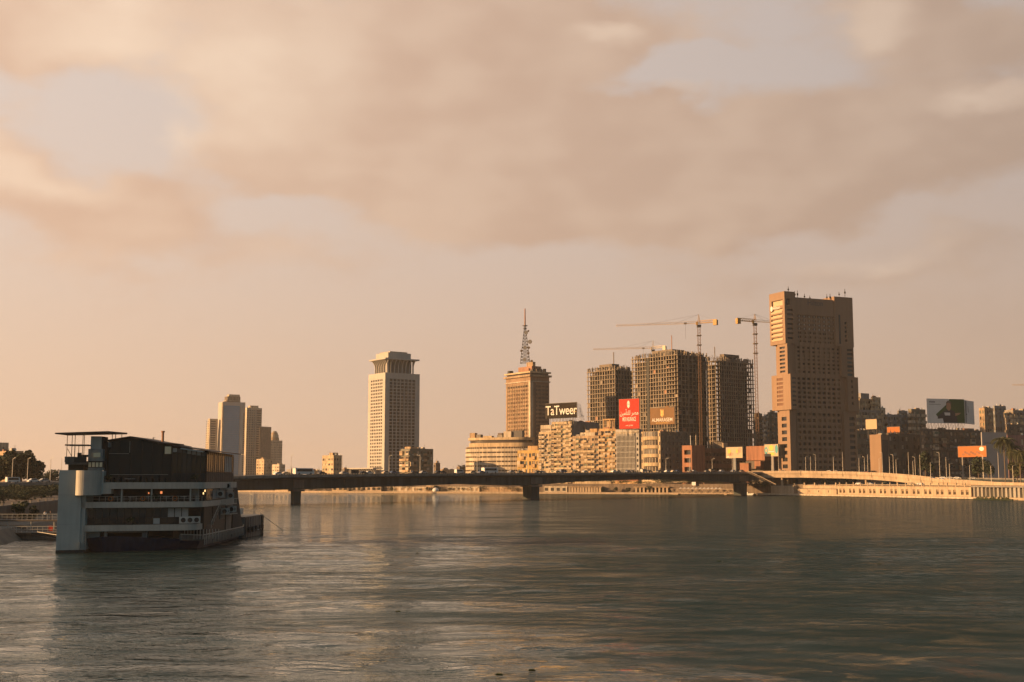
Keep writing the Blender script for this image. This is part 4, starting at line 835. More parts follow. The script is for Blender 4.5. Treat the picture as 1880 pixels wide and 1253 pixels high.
fl = 6; ph = b.h / fl; b.shell('olive_grey', grid(b.w, 1, b.h - 2, 8, 8, .45, .5), [], .35); b.panes('F', grid(b.w, 1, b.h - 2, 8, 8, .45, .5), ['glass_dark', 'glass_mid', 'shutter'], .3)
b.box('front_wall', 'cream', (-.6, -.02, 0, b.dep, 0, b.h))
for j in range(fl):
    z = j * ph
    mb = MB(); n = 12; pts = [(-.6 - 2.0 * math.sin(math.pi * i / n) ** .6, b.dep * (.08 + .84 * i / n)) for i in range(n + 1)]
    mb.prism(pts, z + .2, z + ph * .42); mb.build('bay_parapet', 'cream', b.root)
    mb = MB(); pts = [(-.6 - 1.2 * math.sin(math.pi * i / n) ** .6, b.dep * (.12 + .76 * i / n)) for i in range(n + 1)]; mb.prism(pts, z + ph * .42 + .002, z + ph * .97); mb.build('bay_window', rnd.choice(['shutter', 'glass_brown', 'glass_mid']), b.root)
    for q in range(5): obj('bay_post', boxmesh('bay_post', .35, .35, ph * .55, 'pale'), b.root, (-.6 - 1.35 * math.sin(math.pi * (.14 + .18 * q)) ** .6, b.dep * (.12 + .76 * (.14 + .18 * q)), z + ph * .42))
    for u in (.035, .965): obj('window', boxmesh('window', b.dep * .05, .06, ph * .4, 'glass_dark'), b.root, (-.64, b.dep * u, z + ph * .4), R(90))
b.clutter(8, m='block_red', dish=5, tall=3); b.done()
for q in range(4): obj('sky_light', boxmesh('sky_light', 1.6, .1, 1.2, 'glass_dark'), b.root, (b.w * (.3 + .2 * q), -.06, b.h - 1.8))
# ------------------------------------------------------------------ billboards
def textobj(body, size, m, parent, loc, rot, name='lettering', bold=0.0, sx=1.0, spacing=1.0):
    c = bpy.data.curves.new('lettering', 'FONT'); c.body = body; c.size = size; c.align_x = 'CENTER'; c.align_y = 'CENTER'; c.offset = bold; c.space_character = spacing; c.resolution_u = 3
    c.extrude = 0.02
    t_ = bpy.data.objects.new('lettering', c); COL.objects.link(t_); bpy.context.view_layer.update()
    me = bpy.data.meshes.new_from_object(t_.evaluated_get(bpy.context.evaluated_depsgraph_get())); bpy.data.objects.remove(t_); bpy.data.curves.remove(c)
    me.materials.clear(); me.materials.append(MATS[m]); me.name = name
    o = obj(name, me, parent, loc); o.rotation_euler = rot; o.scale = (sx, 1, 1); return o
LR = (R(90), 0, R(-90))     # lettering on a face turned to the left; FRt on a front face
FRt = (R(90), 0, 0)
plain('board_dark', (0.022, 0.018, 0.014), .9, spec=.12); plain('board_red', (0.40, 0.045, 0.03), .9, spec=.12, var=.02); plain('board_brown', (0.19, 0.115, 0.062), .9, spec=.12); plain('letter_white', (0.60, 0.58, 0.54), .6)
plain('letter_gold', (0.62, 0.36, 0.05), .5); plain('board_teal', (0.10, 0.30, 0.32), .9, spec=.12); plain('board_green', (0.035, 0.085, 0.035), .9, spec=.12); plain('board_beige', (0.44, 0.35, 0.24), .9, spec=.12)
plain('board_orange', (0.36, 0.14, 0.05), .9, spec=.12); plain('board_yellow', (0.58, 0.46, 0.12), .9, spec=.12); plain('ink', (0.03, 0.035, 0.035), .7); plain('navy', (0.02, 0.028, 0.04), .8); plain('pink_ink', (0.40, 0.24, 0.17), .7); plain('letter_navy', (0.10, 0.085, 0.085), .5)
def board(name, label, x0, xc, yt, yb, d, m, a=42, legs=3, foot=None, thick=.8):
    b = Bld(name, label, x0, xc, xc + 3, yt, d, a, zat(yb, d), 'billboard'); b.w = thick
    b.box('panel', m, (0, thick, 0, b.dep, 0, b.h)); b.box('frame', 'dark_steel', (.05, thick - .05, -.25, -.01, -.25, b.h + .25), (.05, thick - .05, b.dep + .01, b.dep + .25, -.25, b.h + .25), (.05, thick - .05, 0, b.dep, b.h + .01, b.h + .25))
    fz = (foot if foot is not None else b.base - 6) - b.base; mb = MB()
    for k in range(legs):
        u = b.dep * (.12 + .76 * k / max(legs - 1, 1)); mb.bar((thick + .4, u, fz), (thick + .4, u, b.h * .9), .18); mb.bar((thick + 4.0, u, fz), (thick + .4, u, b.h * .8), .14)
        if k: mb.bar((thick + .5, up, fz), (thick + .5, u, b.h * .5), .1)
        up = u
    mb.build('support_frame', 'dark_steel', b.root); return b
b = board('rooftop_billboard', 'black billboard with bold white lettering on the apartment roof', 1003, 1059, 739, 767, 938, 'board_dark', a=48, legs=8, foot=zat(779, 938))
textobj('TaTweer', b.h * .88, 'letter_white', b.root, (-.06, b.dep * .50, b.h * .50), LR, bold=.03, sx=.86, spacing=.95)
textobj('...', b.h * .4, 'letter_gold', b.root, (-.06, b.dep * .055, b.h * .5), LR, bold=.02)
mb = MB()
for k in range(7): mb.bar((1 + k * .9, -3, -2), (1 + k * .9, 1.5, b.h * .95), .07); mb.bar((1 + k * .9, 1.5, b.h * .95 * k / 7), (6.5, -3 + k * .5, b.h * .1), .06)
mb.build('brace', 'dark_steel', b.root)
b = board('rooftop_billboard', 'tall red billboard with white emblem and Arabic lettering above the finned office', 1138, 1175, 732, 787, 909, 'board_red', a=50, legs=4, foot=zat(800, 909))
AR = '\uFEE6\uFEF4\uFEE3\uFE84\uFE98\uFEE0\uFEDF \uFEAE\uFEBC\uFEE3'
textobj(AR, b.h * .215, 'letter_white', b.root, (-.06, b.dep * .5, b.h * .53), LR, bold=.012, sx=.70)
o = textobj('MISR INSURANCE', b.h * .20, 'letter_white', b.root, (-.06, b.dep * .5, b.h * .315), LR, bold=.022, sx=.72); o.scale = (b.dep * .92 / (o.dimensions.x / .72), 1, 1)
textobj('\uFEB4\uFEE3 \uFEAE\uFEBC\uFEE3', b.h * .085, 'letter_white', b.root, (-.06, b.dep * .5, b.h * .125), LR, bold=.01)
mb = MB(); n = 14
for (dy, dz, rr, q) in [(0, 0, 1.0, 1), (0, 0, .45, -1)]:
    pass
def ell(mb, cy, cz, ry, rz_, x, n=16, r0=0.0):
    if r0 == 0: mb.add([(x, cy + ry * math.cos(2 * math.pi * i / n), cz + rz_ * math.sin(2 * math.pi * i / n)) for i in range(n)], [tuple(range(n))])
    else:
        o_ = [(x, cy + ry * math.cos(2 * math.pi * i / n), cz + rz_ * math.sin(2 * math.pi * i / n)) for i in range(n)]; i_ = [(x, cy + ry * r0 * math.cos(2 * math.pi * i / n), cz + rz_ * r0 * math.sin(2 * math.pi * i / n)) for i in range(n)]
        mb.add(o_ + i_, [(i, (i + 1) % n, n + (i + 1) % n, n + i) for i in range(n)])
mb = MB(); ell(mb, b.dep * .53, b.h * .82, b.dep * .07, b.h * .125, -.05, r0=.72); ell(mb, b.dep * .53, b.h * .86, b.dep * .035, b.h * .05, -.05); ell(mb, b.dep * .53, b.h * .77, b.dep * .045, b.h * .05, -.05); mb.build('emblem', 'letter_white', b.root)
b = board('rooftop_billboard', 'brown billboard with gold emblem and white serif name above the corner block', 1195, 1240, 748, 779, 897, 'board_brown', a=50, legs=5, foot=zat(792, 897))
textobj('ALMARASEM', b.h * .31, 'letter_white', b.root, (-.06, b.dep * .5, b.h * .27), LR, bold=.008, sx=.84); textobj('DEVELOPMENT', b.h * .095, 'letter_gold', b.root, (-.06, b.dep * .5, b.h * .09), LR, spacing=1.5)
mb = MB(); c = b.dep * .52
for (y0, y1, z0_, z1_) in [(-.035, .0, .44, .84), (.008, .04, .5, .92), (-.075, -.045, .52, .90)]: mb.quad((-.05, c + b.dep * y0, b.h * z0_), (-.05, c + b.dep * y1, b.h * (z0_ + .03)), (-.05, c + b.dep * y1, b.h * z1_), (-.05, c + b.dep * y0, b.h * (z1_ - .03)))
mb.build('emblem', 'letter_gold', b.root); b.box('top_hump', 'board_brown', (0, .8, b.dep * .22, b.dep * .38, b.h, b.h + 1.2))
# ------------------------------------------------------------------ towers under construction
def rpoly(w, dep, r, n=6):
    p = [(r - r * math.cos(math.pi / 2 * i / n), r - r * math.sin(math.pi / 2 * i / n)) for i in range(n + 1)] if r else [(0, 0)]
    return p + [(w, 0), (w, dep), (0, dep)]
def skeleton(label, x0, xc, x1, yt, d, a, floors, nL, nF, r=0.0, net=True, core=(.25, .75), infill=.05, wing=None):
    b = Bld('unfinished_tower', label, x0, xc, x1, yt, d, a, cat='tower'); ph = b.h / floors
    me = MB().prism(rpoly(b.w + .9, b.dep + .9, r), 0, .5).mesh('floor_slab', 'raw_concrete')
    for j in range(1, floors + 1): obj('floor_slab', me, b.root, (-.45, -.45, j * ph - .5))
    cm = boxmesh('column', .75, .75, b.h, 'raw_concrete')
    for i in range(nL + 1): 
        u = .6 + r + (b.dep - 1.2 - r) * i / nL; obj('column', cm, b.root, (.55, u, 0)); obj('column', cm, b.root, (b.w * .35, u, 0))
    for i in range(nF + 1): 
        u = .6 + r + (b.w - 1.2 - r) * i / nF; obj('column', cm, b.root, (u, .45, 0))
    if r: 
        for k in (1, 3, 5): q = math.pi / 2 * k / 6; obj('column', cm, b.root, (r - (r - .6) * math.cos(q), r - (r - .6) * math.sin(q), 0))
    b.box('core', 'net_and_shade', (b.w * .30, b.w * core[1], b.dep * core[0], b.dep * .8, 0, b.h + 4))  # core coloured near black to deepen the shade between floors
    if net: b.box('net_shade_sheet', 'net_and_shade', (r + 1, b.w * .97, 1.0, 1.2, 0, b.h - .4))  # near-black sheet: netting plus the shade behind the front columns
    b.box('inner_shade_sheet', 'net_and_shade', (2.0 + (1.2 if r else 0), 2.3 + (1.2 if r else 0), 3, b.dep * .94, 0, b.h * .97))  # dark sheet standing for the shade inside the left-hand bays
    for j in range(floors):
        for face, n, W in (('L', nL, b.dep), ('F', nF, b.w)):
            for i in range(n):
                t = rnd.random()
                if t < infill * 2.2:
                    pw = (W - 1.2 - r) / n - .95; u = .6 + r + (W - 1.2 - r) * (i + .5) / n; hh_ = (ph - .62) * rnd.choice([1, 1, .45]); m = rnd.choice(['concrete', 'block_red', 'raw_concrete', 'net_and_shade', 'net_and_shade', 'near_black', 'concrete_dark'])
                    obj('infill_wall', boxmesh('infill_wall', pw, .2, hh_ - .02, m), b.root, b.P(face, u, j * ph + .01, -.5), 0 if face == 'F' else R(90))
    for i in range(nL + 1):
        if rnd.random() < .85: obj('starter_column', boxmesh('starter_column', .7, .7, rnd.choice([2.4, 3.2, 3.8]), 'raw_concrete'), b.root, (.55, .6 + r + (b.dep - 1.2 - r) * i / nL, b.h))
    for i in range(nF + 1):
        if rnd.random() < .85: obj('starter_column', boxmesh('starter_column', .7, .7, rnd.choice([2.4, 3.2, 3.8]), 'raw_concrete'), b.root, (.6 + r + (b.w - 1.2 - r) * i / nF, .45, b.h))
    # parapet posts, formwork and starter bars on the top floor
    for i in range(64):
        x = rnd.uniform(.5, b.w - .5); y = rnd.uniform(.5, b.dep - .5)
        if i < 40: (x, y) = (rnd.uniform(.2, 1.0), y) if i % 2 else (x, rnd.uniform(.2, 1.0))
        if r and x < r and y < r: continue
        obj('starter_column', boxmesh('starter_column', rnd.choice([.5, .9, 1.4]), .8, rnd.choice([1.5, 2.5, 3.4]), rnd.choice(['raw_concrete', 'scaffold', 'concrete_dark'])), b.root, (x, y, b.h))
    mb = MB()
    for i in range(260):
        x = rnd.uniform(1, b.w - 1); y = rnd.uniform(1, b.dep - 1); z = b.h + rnd.uniform(0, 3); mb.bar((x, y, z), (x + rnd.uniform(-2.5, 2.5), y + rnd.uniform(-2.5, 2.5), z + rnd.uniform(-.5, 2.8)), .11)
    tag(mb.build('scaffolding', 'scaffold', b.root), kind='stuff')
    b.box('core_formwork', 'scaffold', (b.w * .3, b.w * .7, b.dep * .3, b.dep * .75, b.h + 4, b.h + 6.5))
    return b
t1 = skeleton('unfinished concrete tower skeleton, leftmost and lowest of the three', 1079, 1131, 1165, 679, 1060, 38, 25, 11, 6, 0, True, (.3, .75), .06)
MB().bar((6, 8, t1.h + 6), (6, 8, zat(645, 1060) - GZ), .4).build('hoist_mast', 'scaffold', t1.root)
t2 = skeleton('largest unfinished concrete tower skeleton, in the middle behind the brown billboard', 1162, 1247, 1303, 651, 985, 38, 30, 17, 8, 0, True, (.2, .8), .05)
MB().bar((8, 14, t2.h + 6), (8, 14, zat(612, 985) - GZ), .35).build('hoist_mast', 'block_red', t2.root)
t2.box('roof_deck', 'concrete_dark', (t2.w * .25, t2.w * .7, t2.dep * .22, t2.dep * .5, t2.h + 4, t2.h + 5.0))
for j in range(29): obj('projecting_slab', boxmesh('projecting_slab', t2.dep * .2, 1.5, .5, 'raw_concrete'), t2.root, (-1.2, t2.dep * .115, (j + 1) * t2.h / 30 - .55), R(90))
t2.box('dark_gap_strip', 'near_black', (-.55, 1.0, t2.dep * .60, t2.dep * .66, 0, t2.h - 1))  # solid near-black strip standing for the dark gap in the left face
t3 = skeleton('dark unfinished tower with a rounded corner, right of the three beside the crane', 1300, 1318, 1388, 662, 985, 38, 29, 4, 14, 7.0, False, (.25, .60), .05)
t3.box('net_shade_sheet', 'net_and_shade', (3.6, t3.w * .86, 1.5, 1.7, 0, t3.h - .4)); t3.box('net_shade_sheet', 'net_and_shade', (6, t3.w * .97, 1.5, 1.7, 0, t3.h * .45))  # near-black sheets for netting and the shade within the rounded tower
MB().bar((9, 9, t3.h + 4), (9, 9, zat(634, 985) - GZ), .35).build('hoist_mast', 'scaffold', t3.root)
# ------------------------------------------------------------------ tower cranes
def lattice(mb, p, q, s0, s1, n, r=.14, tri=False):
    p = Vector(p); q = Vector(q); d = (q - p).normalized(); u = Vector((0, 0, 1)).cross(d) if abs(d.z) < .9 else Vector((1, 0, 0)); u.normalize(); v = d.cross(u)
    pr = None
    for i in range(n + 1):
        c = p + (q - p) * i / n; s = s0 + (s1 - s0) * i / n
        cs = [c + u * s + v * (-s), c - u * s + v * (-s), c - u * s + v * s, c + u * s + v * s]
        if tri: cs = [c + u * s - v * s * .6 , c - u * s - v * s * .6, c + v * s * 1.2]
        if pr:
            k = len(cs)
            for a in range(k): mb.bar(pr[a], cs[a], r * 1.25); mb.bar(pr[a], cs[(a + 1) % k], r * .8)
        pr = cs
def crane(label, px, d, zj_py, apex_py, jib_to, cj_to, base=GZ, col='crane_yellow', jcol=None):
    z = zat(zj_py, d); X = xat(px, d, z); r = empty('tower_crane', (X, d, base)); tag(r, label, 'crane'); zj = z - base
    mb = MB(); lattice(mb, (0, 0, 0), (0, 0, zj - 1.5), .95, .95, int(zj / 2.6), .12); mb.build('mast', 'crane_mast', r)
    part('slewing_ring', 'dark_steel', r, (-1.6, 1.6, -1.6, 1.6, zj - 3.2, zj - 1.2)); part('cab', col, r, (-2.6, -1.0, -2.6, -1.0, zj - 1.6, zj + .9))
    ja = Vector((xat(jib_to[0], jib_to[1], z) - X, jib_to[1] - d, zj + .6)); ca = Vector((xat(cj_to[0], cj_to[1], z) - X, cj_to[1] - d, zj + .6)); ap = Vector((0, 0, zat(apex_py, d) - base)); o = Vector((0, 0, zj + .6))
    mb = MB(); lattice(mb, o, ja, 1.0, .6, int(ja.length / 2.8), .085, True); mb.build('jib', jcol or 'jib_pale', r)
    mb = MB(); lattice(mb, o, ca, 1.1, 1.1, max(4, int((ca - o).length / 2.2)), .2, True); mb.build('counter_jib', col, r)
    dq = (ca - o).normalized(); c = ca - dq * 1.2; MB().box(-1.6, 1.6, -1.3, 1.3, -3.2, 1.0).build('counterweight', 'crane_yellow' if col == 'crane_yellow' else 'crane_white', r, c, rz=math.atan2(dq.y, dq.x))
    mb = MB(); lattice(mb, o, ap, .9, .15, 5, .1); mb.build('apex_tower', col, r)
    mb = MB(); mb.bar(ap, o + (ja - o) * .62, .07).bar(ap, o + (ja - o) * .28, .07).bar(ap, ca, .07); mb.build('tie_bar', 'dark_steel', r)
    h = o + (ja - o) * .16 if jib_to[0] < px else o + (ja - o) * .5
    MB().bar(h, h + Vector((0, 0, -13)), .09).build('hoist_rope', 'dark_steel', r); MB().box(-1.0, 1.0, -.8, .8, -.9, .3).build('trolley', 'dark_steel', r, h)
    for zz_ in (zj * .80, zj * .86, zj * .92): part('collar', 'scaffold', r, (-1.8, 1.8, -1.8, 1.8, zz_, zz_ + .7))
    return r
crane('yellow tower crane with a long jib rising over the middle unfinished tower', 1283, 958, 594, 578, (1131, 978), (1316, 948))
crane('yellow tower crane between the dark unfinished tower and the brown hotel tower', 1386, 940, 591, 577, (1452, 955), (1353, 932))
crane('pale distant tower crane behind the unfinished towers, lowest jib', 1199, 1180, 640, 626, (1089, 1195), (1222, 1172), col='crane_white')
crane('far crane whose jib tip enters at the right edge of the skyline', 1905, 1500, 708, 694, (1858, 1500), (1925, 1500), col='scaffold')
# ------------------------------------------------------------------ hotel annex
b = Bld('hotel_annex', 'long low terracotta annex with horizontal bands and a sunlit end wall', 1253, 1271, 1404, 818, 888, 38)
hh = b.h; rl = [(b.dep * .12, b.dep * .78, hh * q, hh * (q + .12)) for q in (.32, .55, .76)]
b.shell('annex_red', [], rl, 2.0, x=(0, 14)); b.panes('L', rl, ['glass_dark'], 1.9)
for j in range(4): b.box('floor_band', 'terracotta_dark', (14, b.w, -.6 - .3 * (j % 2), b.dep * .8, hh * (.22 + .2 * j), hh * (.22 + .2 * j) + hh * .11))
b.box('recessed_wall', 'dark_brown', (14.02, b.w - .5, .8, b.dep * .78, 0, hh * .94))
for j in range(3):
    for i in range(16): obj('window', boxmesh('window', 2.2, .1, hh * .07, 'glass_dark'), b.root, (17 + i * (b.w - 20) / 16, .72, hh * (.335 + .2 * j)))
b.box('garden_wall', 'annex_red', (6, b.w * .55, -6, -5.4, 0, hh * .16))
for i in range(14): obj('wall_pier', boxmesh('wall_pier', 1.2, .8, hh * .19, 'annex_red'), b.root, (7 + i * (b.w * .5) / 14, -5.7, 0))
MB().bar((11, 6, hh), (11, 6, hh + 8), .35).build('flue', 'pale', b.root)
b.box('roof_block', 'dark_brown', (b.w * .44, b.w * .72, 2, 12, hh * .94, hh * 1.12)); b.box('roof_sign_wall', 'board_beige', (b.w * .44, b.w * .50, 1.2, 1.9, hh * .96, hh * 1.09))
b = Bld('hotel_podium', 'terracotta podium with a sunlit upper wall between the annex and the hotel tower', 1371, 1405, 1436, 819, 874, 40)
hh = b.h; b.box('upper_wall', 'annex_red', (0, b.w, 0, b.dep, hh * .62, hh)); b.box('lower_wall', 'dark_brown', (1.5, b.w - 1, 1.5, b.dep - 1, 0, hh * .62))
b.box('kiosk', 'annex_red', (-3, 1, b.dep * .1, b.dep * .42, hh * .40, hh * .60)); b.box('sign_band', 'dark_brown', (-2, 1.2, b.dep * .45, b.dep * .95, hh * .40, hh * .60))
for k in range(5): obj('window', boxmesh('window', 2.4, .1, 3, 'glass_dark'), b.root, (1.42, 4 + k * 4, 2), R(90))
b = Bld('gatehouse', 'small orange walled gatehouse beside the lower billboard', 1359, 1375, 1380, 851, 866, 40)
b.box('wall', 'annex_red', (0, b.w, 0, b.dep, 0, b.h)); b.box('coping', 'terracotta', (-.2, b.w + .2, -.2, b.dep + .2, b.h, b.h + .4)); b.box('opening', 'glass_dark', (-.05, .1, b.dep * .3, b.dep * .6, 0, b.h * .5))
# street billboards on columns
b = board('street_billboard', 'beige picture billboard on a single column in front of the annex', 1334, 1364, 821, 841, 852, 'board_beige', a=38, legs=0)
mb = MB(); c = b.dep
for (u, v, ru, rv, q) in [(.22, .30, .10, .22, 1), (.32, .25, .12, .18, 1), (.72, .45, .10, .25, 1), (.85, .62, .09, .26, 1)]: ell(mb, b.dep * (1 - u), b.h * v + b.h * .1, b.dep * ru, b.h * rv, -.05)
mb.build('picture', 'pink_ink', b.root); mb = MB(); ell(mb, b.dep * .8, b.h * .62, b.dep * .09, b.h * .22, -.06); ell(mb, b.dep * .33, b.h * .62, b.dep * .06, b.h * .18, -.06); mb.build('picture', 'letter_gold', b.root)
part('column', 'grey_blue', b.root, (.1, 1.2, b.dep * .42, b.dep * .58, GZ - b.base, 0)); part('picture', 'letter_white', b.root, (-.055, -.03, b.dep * .82, b.dep * .96, b.h * .06, b.h * .14))
b = board('street_billboard', 'teal and yellow picture billboard on a single column beside the hotel tower', 1405, 1430, 816, 838, 852, 'board_beige', a=38, legs=0, thick=1.2)
mb = MB(); ell(mb, b.dep * .98 * .9, b.h * .5, b.dep * .12, b.h * .3, -.05, r0=.5); ell(mb, b.dep * .12, b.h * .6, b.dep * .11, b.h * .36, -.05); mb.build('picture', 'board_teal', b.root)
mb = MB(); ell(mb, b.dep * .5, b.h * .72, b.dep * .16, b.h * .24, -.05); ell(mb, b.dep * .45, b.h * .2, b.dep * .2, b.h * .12, -.05); mb.build('picture', 'board_yellow', b.root)
part('picture', 'letter_white', b.root, (-.07, -.05, b.dep * .3, b.dep * .7, b.h * .36, b.h * .42)); part('back_panel', 'olive_grey', b.root, (1.4, 9, -.8, -.2, b.h * -.1, b.h * 1.0)); part('column', 'grey', b.root, (.1, 1.4, b.dep * .36, b.dep * .54, GZ - b.base, 0))
# ------------------------------------------------------------------ hotel tower with stacked shifted volumes
D = 850
b = Bld('hotel_tower', 'tall brown hotel tower of stacked shifted volumes with an orange sunlit side', 1424, 1443, 1571, 535, D, 24, cat='tower')
b.root.location.x += 1.9; W = b.w; HT = b.h; lev = [0.0] + [zat(py, D) - GZ for py in (753, 688, 631)] + [HT]
px2u = lambda px: (((px - CX) / FH * D) - b.Xc) / (math.cos(b.a) - (px - CX) / FH * math.sin(b.a))
TM = 'terracotta'
rows = [10, 7, 7, 7]
# main slab with its window grid
u0, u1 = px2u(1463), px2u(1546); mrects = []
for s_, (za, zb) in enumerate(zip(lev, lev[1:])):
    lo = za + (9.5 if s_ == 0 else 1.2); hi = zb - (15.5 if s_ == 3 else .6); n = rows[s_]; nc = 9; off = [0, .2, .5, .9][s_]
    for j in range(n):
        for i in range(nc):
            if s_ == 3 and i == 8: continue
            p_ = (u1 - u0) / nc; cu = u0 + p_ * (i + .5 + off * .6); cv = lo + (hi - lo) * (j + .5) / n; mrects.append((cu - p_ * .29 - 3, cu + p_ * .29 - 3, cv - (hi - lo) / n * .26, cv + (hi - lo) / n * .26))
mx1 = px2u(1562)
b.shell(TM, mrects, [], 1.3, 0, HT - 3.5, (3, mx1), (1.5, 15), name='main_slab', par=.6)
top_n = 0
for (a_, c_, e_, f_) in mrects:
    m = rnd.choice(['glass_brown', 'glass_dark', 'shutter'])
    p = ((a_ + c_) / 2 + 3, 1.5 + 1.2, e_); wo_ = obj('window', boxmesh('window', c_ - a_, .06, f_ - e_, m), b.root, p); b.n += 1
    if e_ > lev[4] - 27 and (a_ > u0): obj('painted_glint', boxmesh('painted_glint', 1.0, .3, 1.3, 'letter_white'), wo_, (.3, -.8, .1))  # white block gives each top window a painted bright dot of light
for i in range(10): obj('rib', boxmesh('rib', .32, .22, HT - 24, TM), b.root, (u0 + (u1 - u0) / 9 * i, 1.40, 8.5))
for k in range(31): obj('floor_ledge', boxmesh('floor_ledge', u1 - u0, .16, .28, TM), b.root, ((u0 + u1) / 2, 1.42, 9.2 + k * (HT - 26) / 31))
def endvol(name, x0, x1, y0, y1, z0, z1, rl=(), rf=(), gl=('glass_dark',), glf=('glass_dark',), dp=1.0):
    b.shell(TM, [r_ for r_ in rf], [r_ for r_ in rl], dp, z0, z1, (x0, x1), (y0, y1), name=name, par=.3)
    for (a_, c_, e_, f_) in rl: obj('window', boxmesh('window', c_ - a_, .06, f_ - e_, rnd.choice(gl)), b.root, (x0 + dp - .1, y0 + (a_ + c_) / 2, z0 + e_), R(90))
    for (a_, c_, e_, f_) in rf: obj('window', boxmesh('window', c_ - a_, .06, f_ - e_, rnd.choice(glf)), b.root, (x0 + (a_ + c_) / 2, y0 + dp - .1, z0 + e_))
lw = [px2u(1459) - 0, px2u(1453), px2u(1472) - 2, px2u(1468)]
# lowest volume
z0_, z1_ = lev[0], lev[1]; h_ = z1_ - z0_
endvol('left_volume', 0, lw[1], -3.0, 9, z0_, z1_, [(12 * .30, 12 * .78, h_ * (.12 + .092 * k), h_ * (.12 + .092 * k) + h_ * .052) for k in range(9)], [])
endvol('right_volume', px2u(1556), W, 0.0, 15, z0_, z1_, [], [(1.0, W - px2u(1556) - 1.5, h_ * (.16 + .08 * k), h_ * (.16 + .08 * k) + h_ * .045) for k in range(10)], glf=('glass_dark', 'glass_mid'))
b.box('pilaster', TM, (px2u(1547), px2u(1555), -.6, 3, 0, lev[1]))
# third volume: widest
z0_, z1_ = lev[1], lev[2]; h_ = z1_ - z0_
endvol('left_volume', -1.5, lw[2] - 7, -7.0, 15, z0_, z1_, [(22 * .40, 22 * .72, h_ * (.13 + .118 * k), h_ * (.13 + .118 * k) + h_ * .07) for k in range(7)], [(1.5, lw[2] - 7, h_ * (.1 + .125 * k), h_ * (.1 + .125 * k) + h_ * .055) for k in range(7)], gl=('terracotta_dark',), glf=('glass_dark', 'glass_mid'), dp=.5)
endvol('right_volume', px2u(1554), W + 1.5, -1.5, 15, z0_, z1_, [], [((W - px2u(1554)) * .42, (W - px2u(1554)) * .62, h_ * (.2 + .16 * k), h_ * (.2 + .16 * k) + h_ * .08) for k in range(5)])
# second from top
z0_, z1_ = lev[2], lev[3]; h_ = z1_ - z0_
endvol('left_volume', 0.6, lw[1] - .5, -1.5, 10, z0_, z1_, [(11.5 * .25, 11.5 * .78, h_ * (.08 + .128 * k), h_ * (.08 + .128 * k) + h_ * .065) for k in range(7)], [])
endvol('right_volume', px2u(1556), W - .5, 0, 15, z0_, z1_, [], [(.8, W - px2u(1556) - 1.5, h_ * (.05 + .135 * k), h_ * (.05 + .135 * k) + h_ * .075) for k in range(7)], glf=('glass_dark', 'teal_glass'))
b.box('pilaster', TM, (px2u(1546), px2u(1555.5), -.6, 3, lev[2], lev[3]))
# top volume
z0_, z1_ = lev[3], lev[4]; h_ = z1_ - z0_
rl = [(18 * .14, 18 * .90, h_ * (.08 + .088 * k), h_ * (.08 + .088 * k) + h_ * .058) for k in range(7)]
rl[-1] = (rl[-1][0], rl[-1][1], rl[-1][2], rl[-1][3] + h_ * .02)
rl.append((18 * .12, 18 * .85, h_ * .74, h_ * .85))
endvol('left_volume', 0, lw[0] + 1.5, -.5, 17.5, z0_, z1_, rl, [(2.0, lw[0] - .3, h_ * (.09 + .09 * k), h_ * (.09 + .09 * k) + h_ * .04) for k in range(7)] + [(1.5, lw[0] * .62, h_ * .74, h_ * .86)], gl=('board_beige',), glf=('glass_dark', 'glass_mid'), dp=1.4)
for k in range(7): b.box('balcony_parapet', 'board_beige', (-.25, .1, -.5 + 18 * .15, -.5 + 18 * .88, z0_ + h_ * (.08 + .088 * k) - .3, z0_ + h_ * (.08 + .088 * k) + h_ * .026))
endvol('right_volume', px2u(1537), W, 0, 15, z0_, z1_ - 1.0, [], [((W - px2u(1537)) * .52, (W - px2u(1537)) * .64, h_ * (.1 + .085 * k), h_ * (.1 + .085 * k) + h_ * .05) for k in range(5)])
b.box('dark_slot', 'glass_dark', (px2u(1544), px2u(1547), -.1, .3, z0_ + 2, z0_ + h_ * .62))
b.box('fascia', TM, (lw[0] + 1.5, px2u(1537), .8, 1.49, lev[4] - 16, lev[4] - 3.8))
textobj('Hilton', 5.6, 'letter_navy', b.root, ((px2u(1490) + px2u(1515)) / 2, .72, lev[4] - 7.0), FRt, bold=.06)
mb = MB(); ell(mb, 15.0, lev[4] - 11, 1.3, 2.0, -.05); mb.build('emblem', 'letter_white', b.root)
textobj('Hilton', 3.4, 'letter_white', b.root, (-.06, 9.0, lev[4] - 11), LR, bold=.03)
for px, h_ in [(1458, 3.5), (1470, 4.5), (1475, 5), (1488, 3), (1498, 2), (1530, 4), (1536, 4.5), (1553, 2.5), (1564, 5)]:
    MB().bar((0, 0, 0), (0, 0, h_ + 1), .2).box(-.5, .5, -.3, .3, h_ * .5, h_ * .8).build('aerial', 'near_black', b.root, (px2u(px), 4, HT - (0 if px < 1462 or px > 1540 else 4)))
b.box('base_opening', 'glass_dark', (px2u(1471), px2u(1545), 1.2, 1.6, 4.5, 7.6))
for k in range(8): obj('base_pier', boxmesh('base_pier', 1.2, .8, 4.6, TM), b.root, (px2u(1474) + k * 4.2, .9, 3.2))
b.box('forecourt_wall', 'brown', (px2u(1452), px2u(1570), -9, -8.4, 0, 3.0))
b.done()
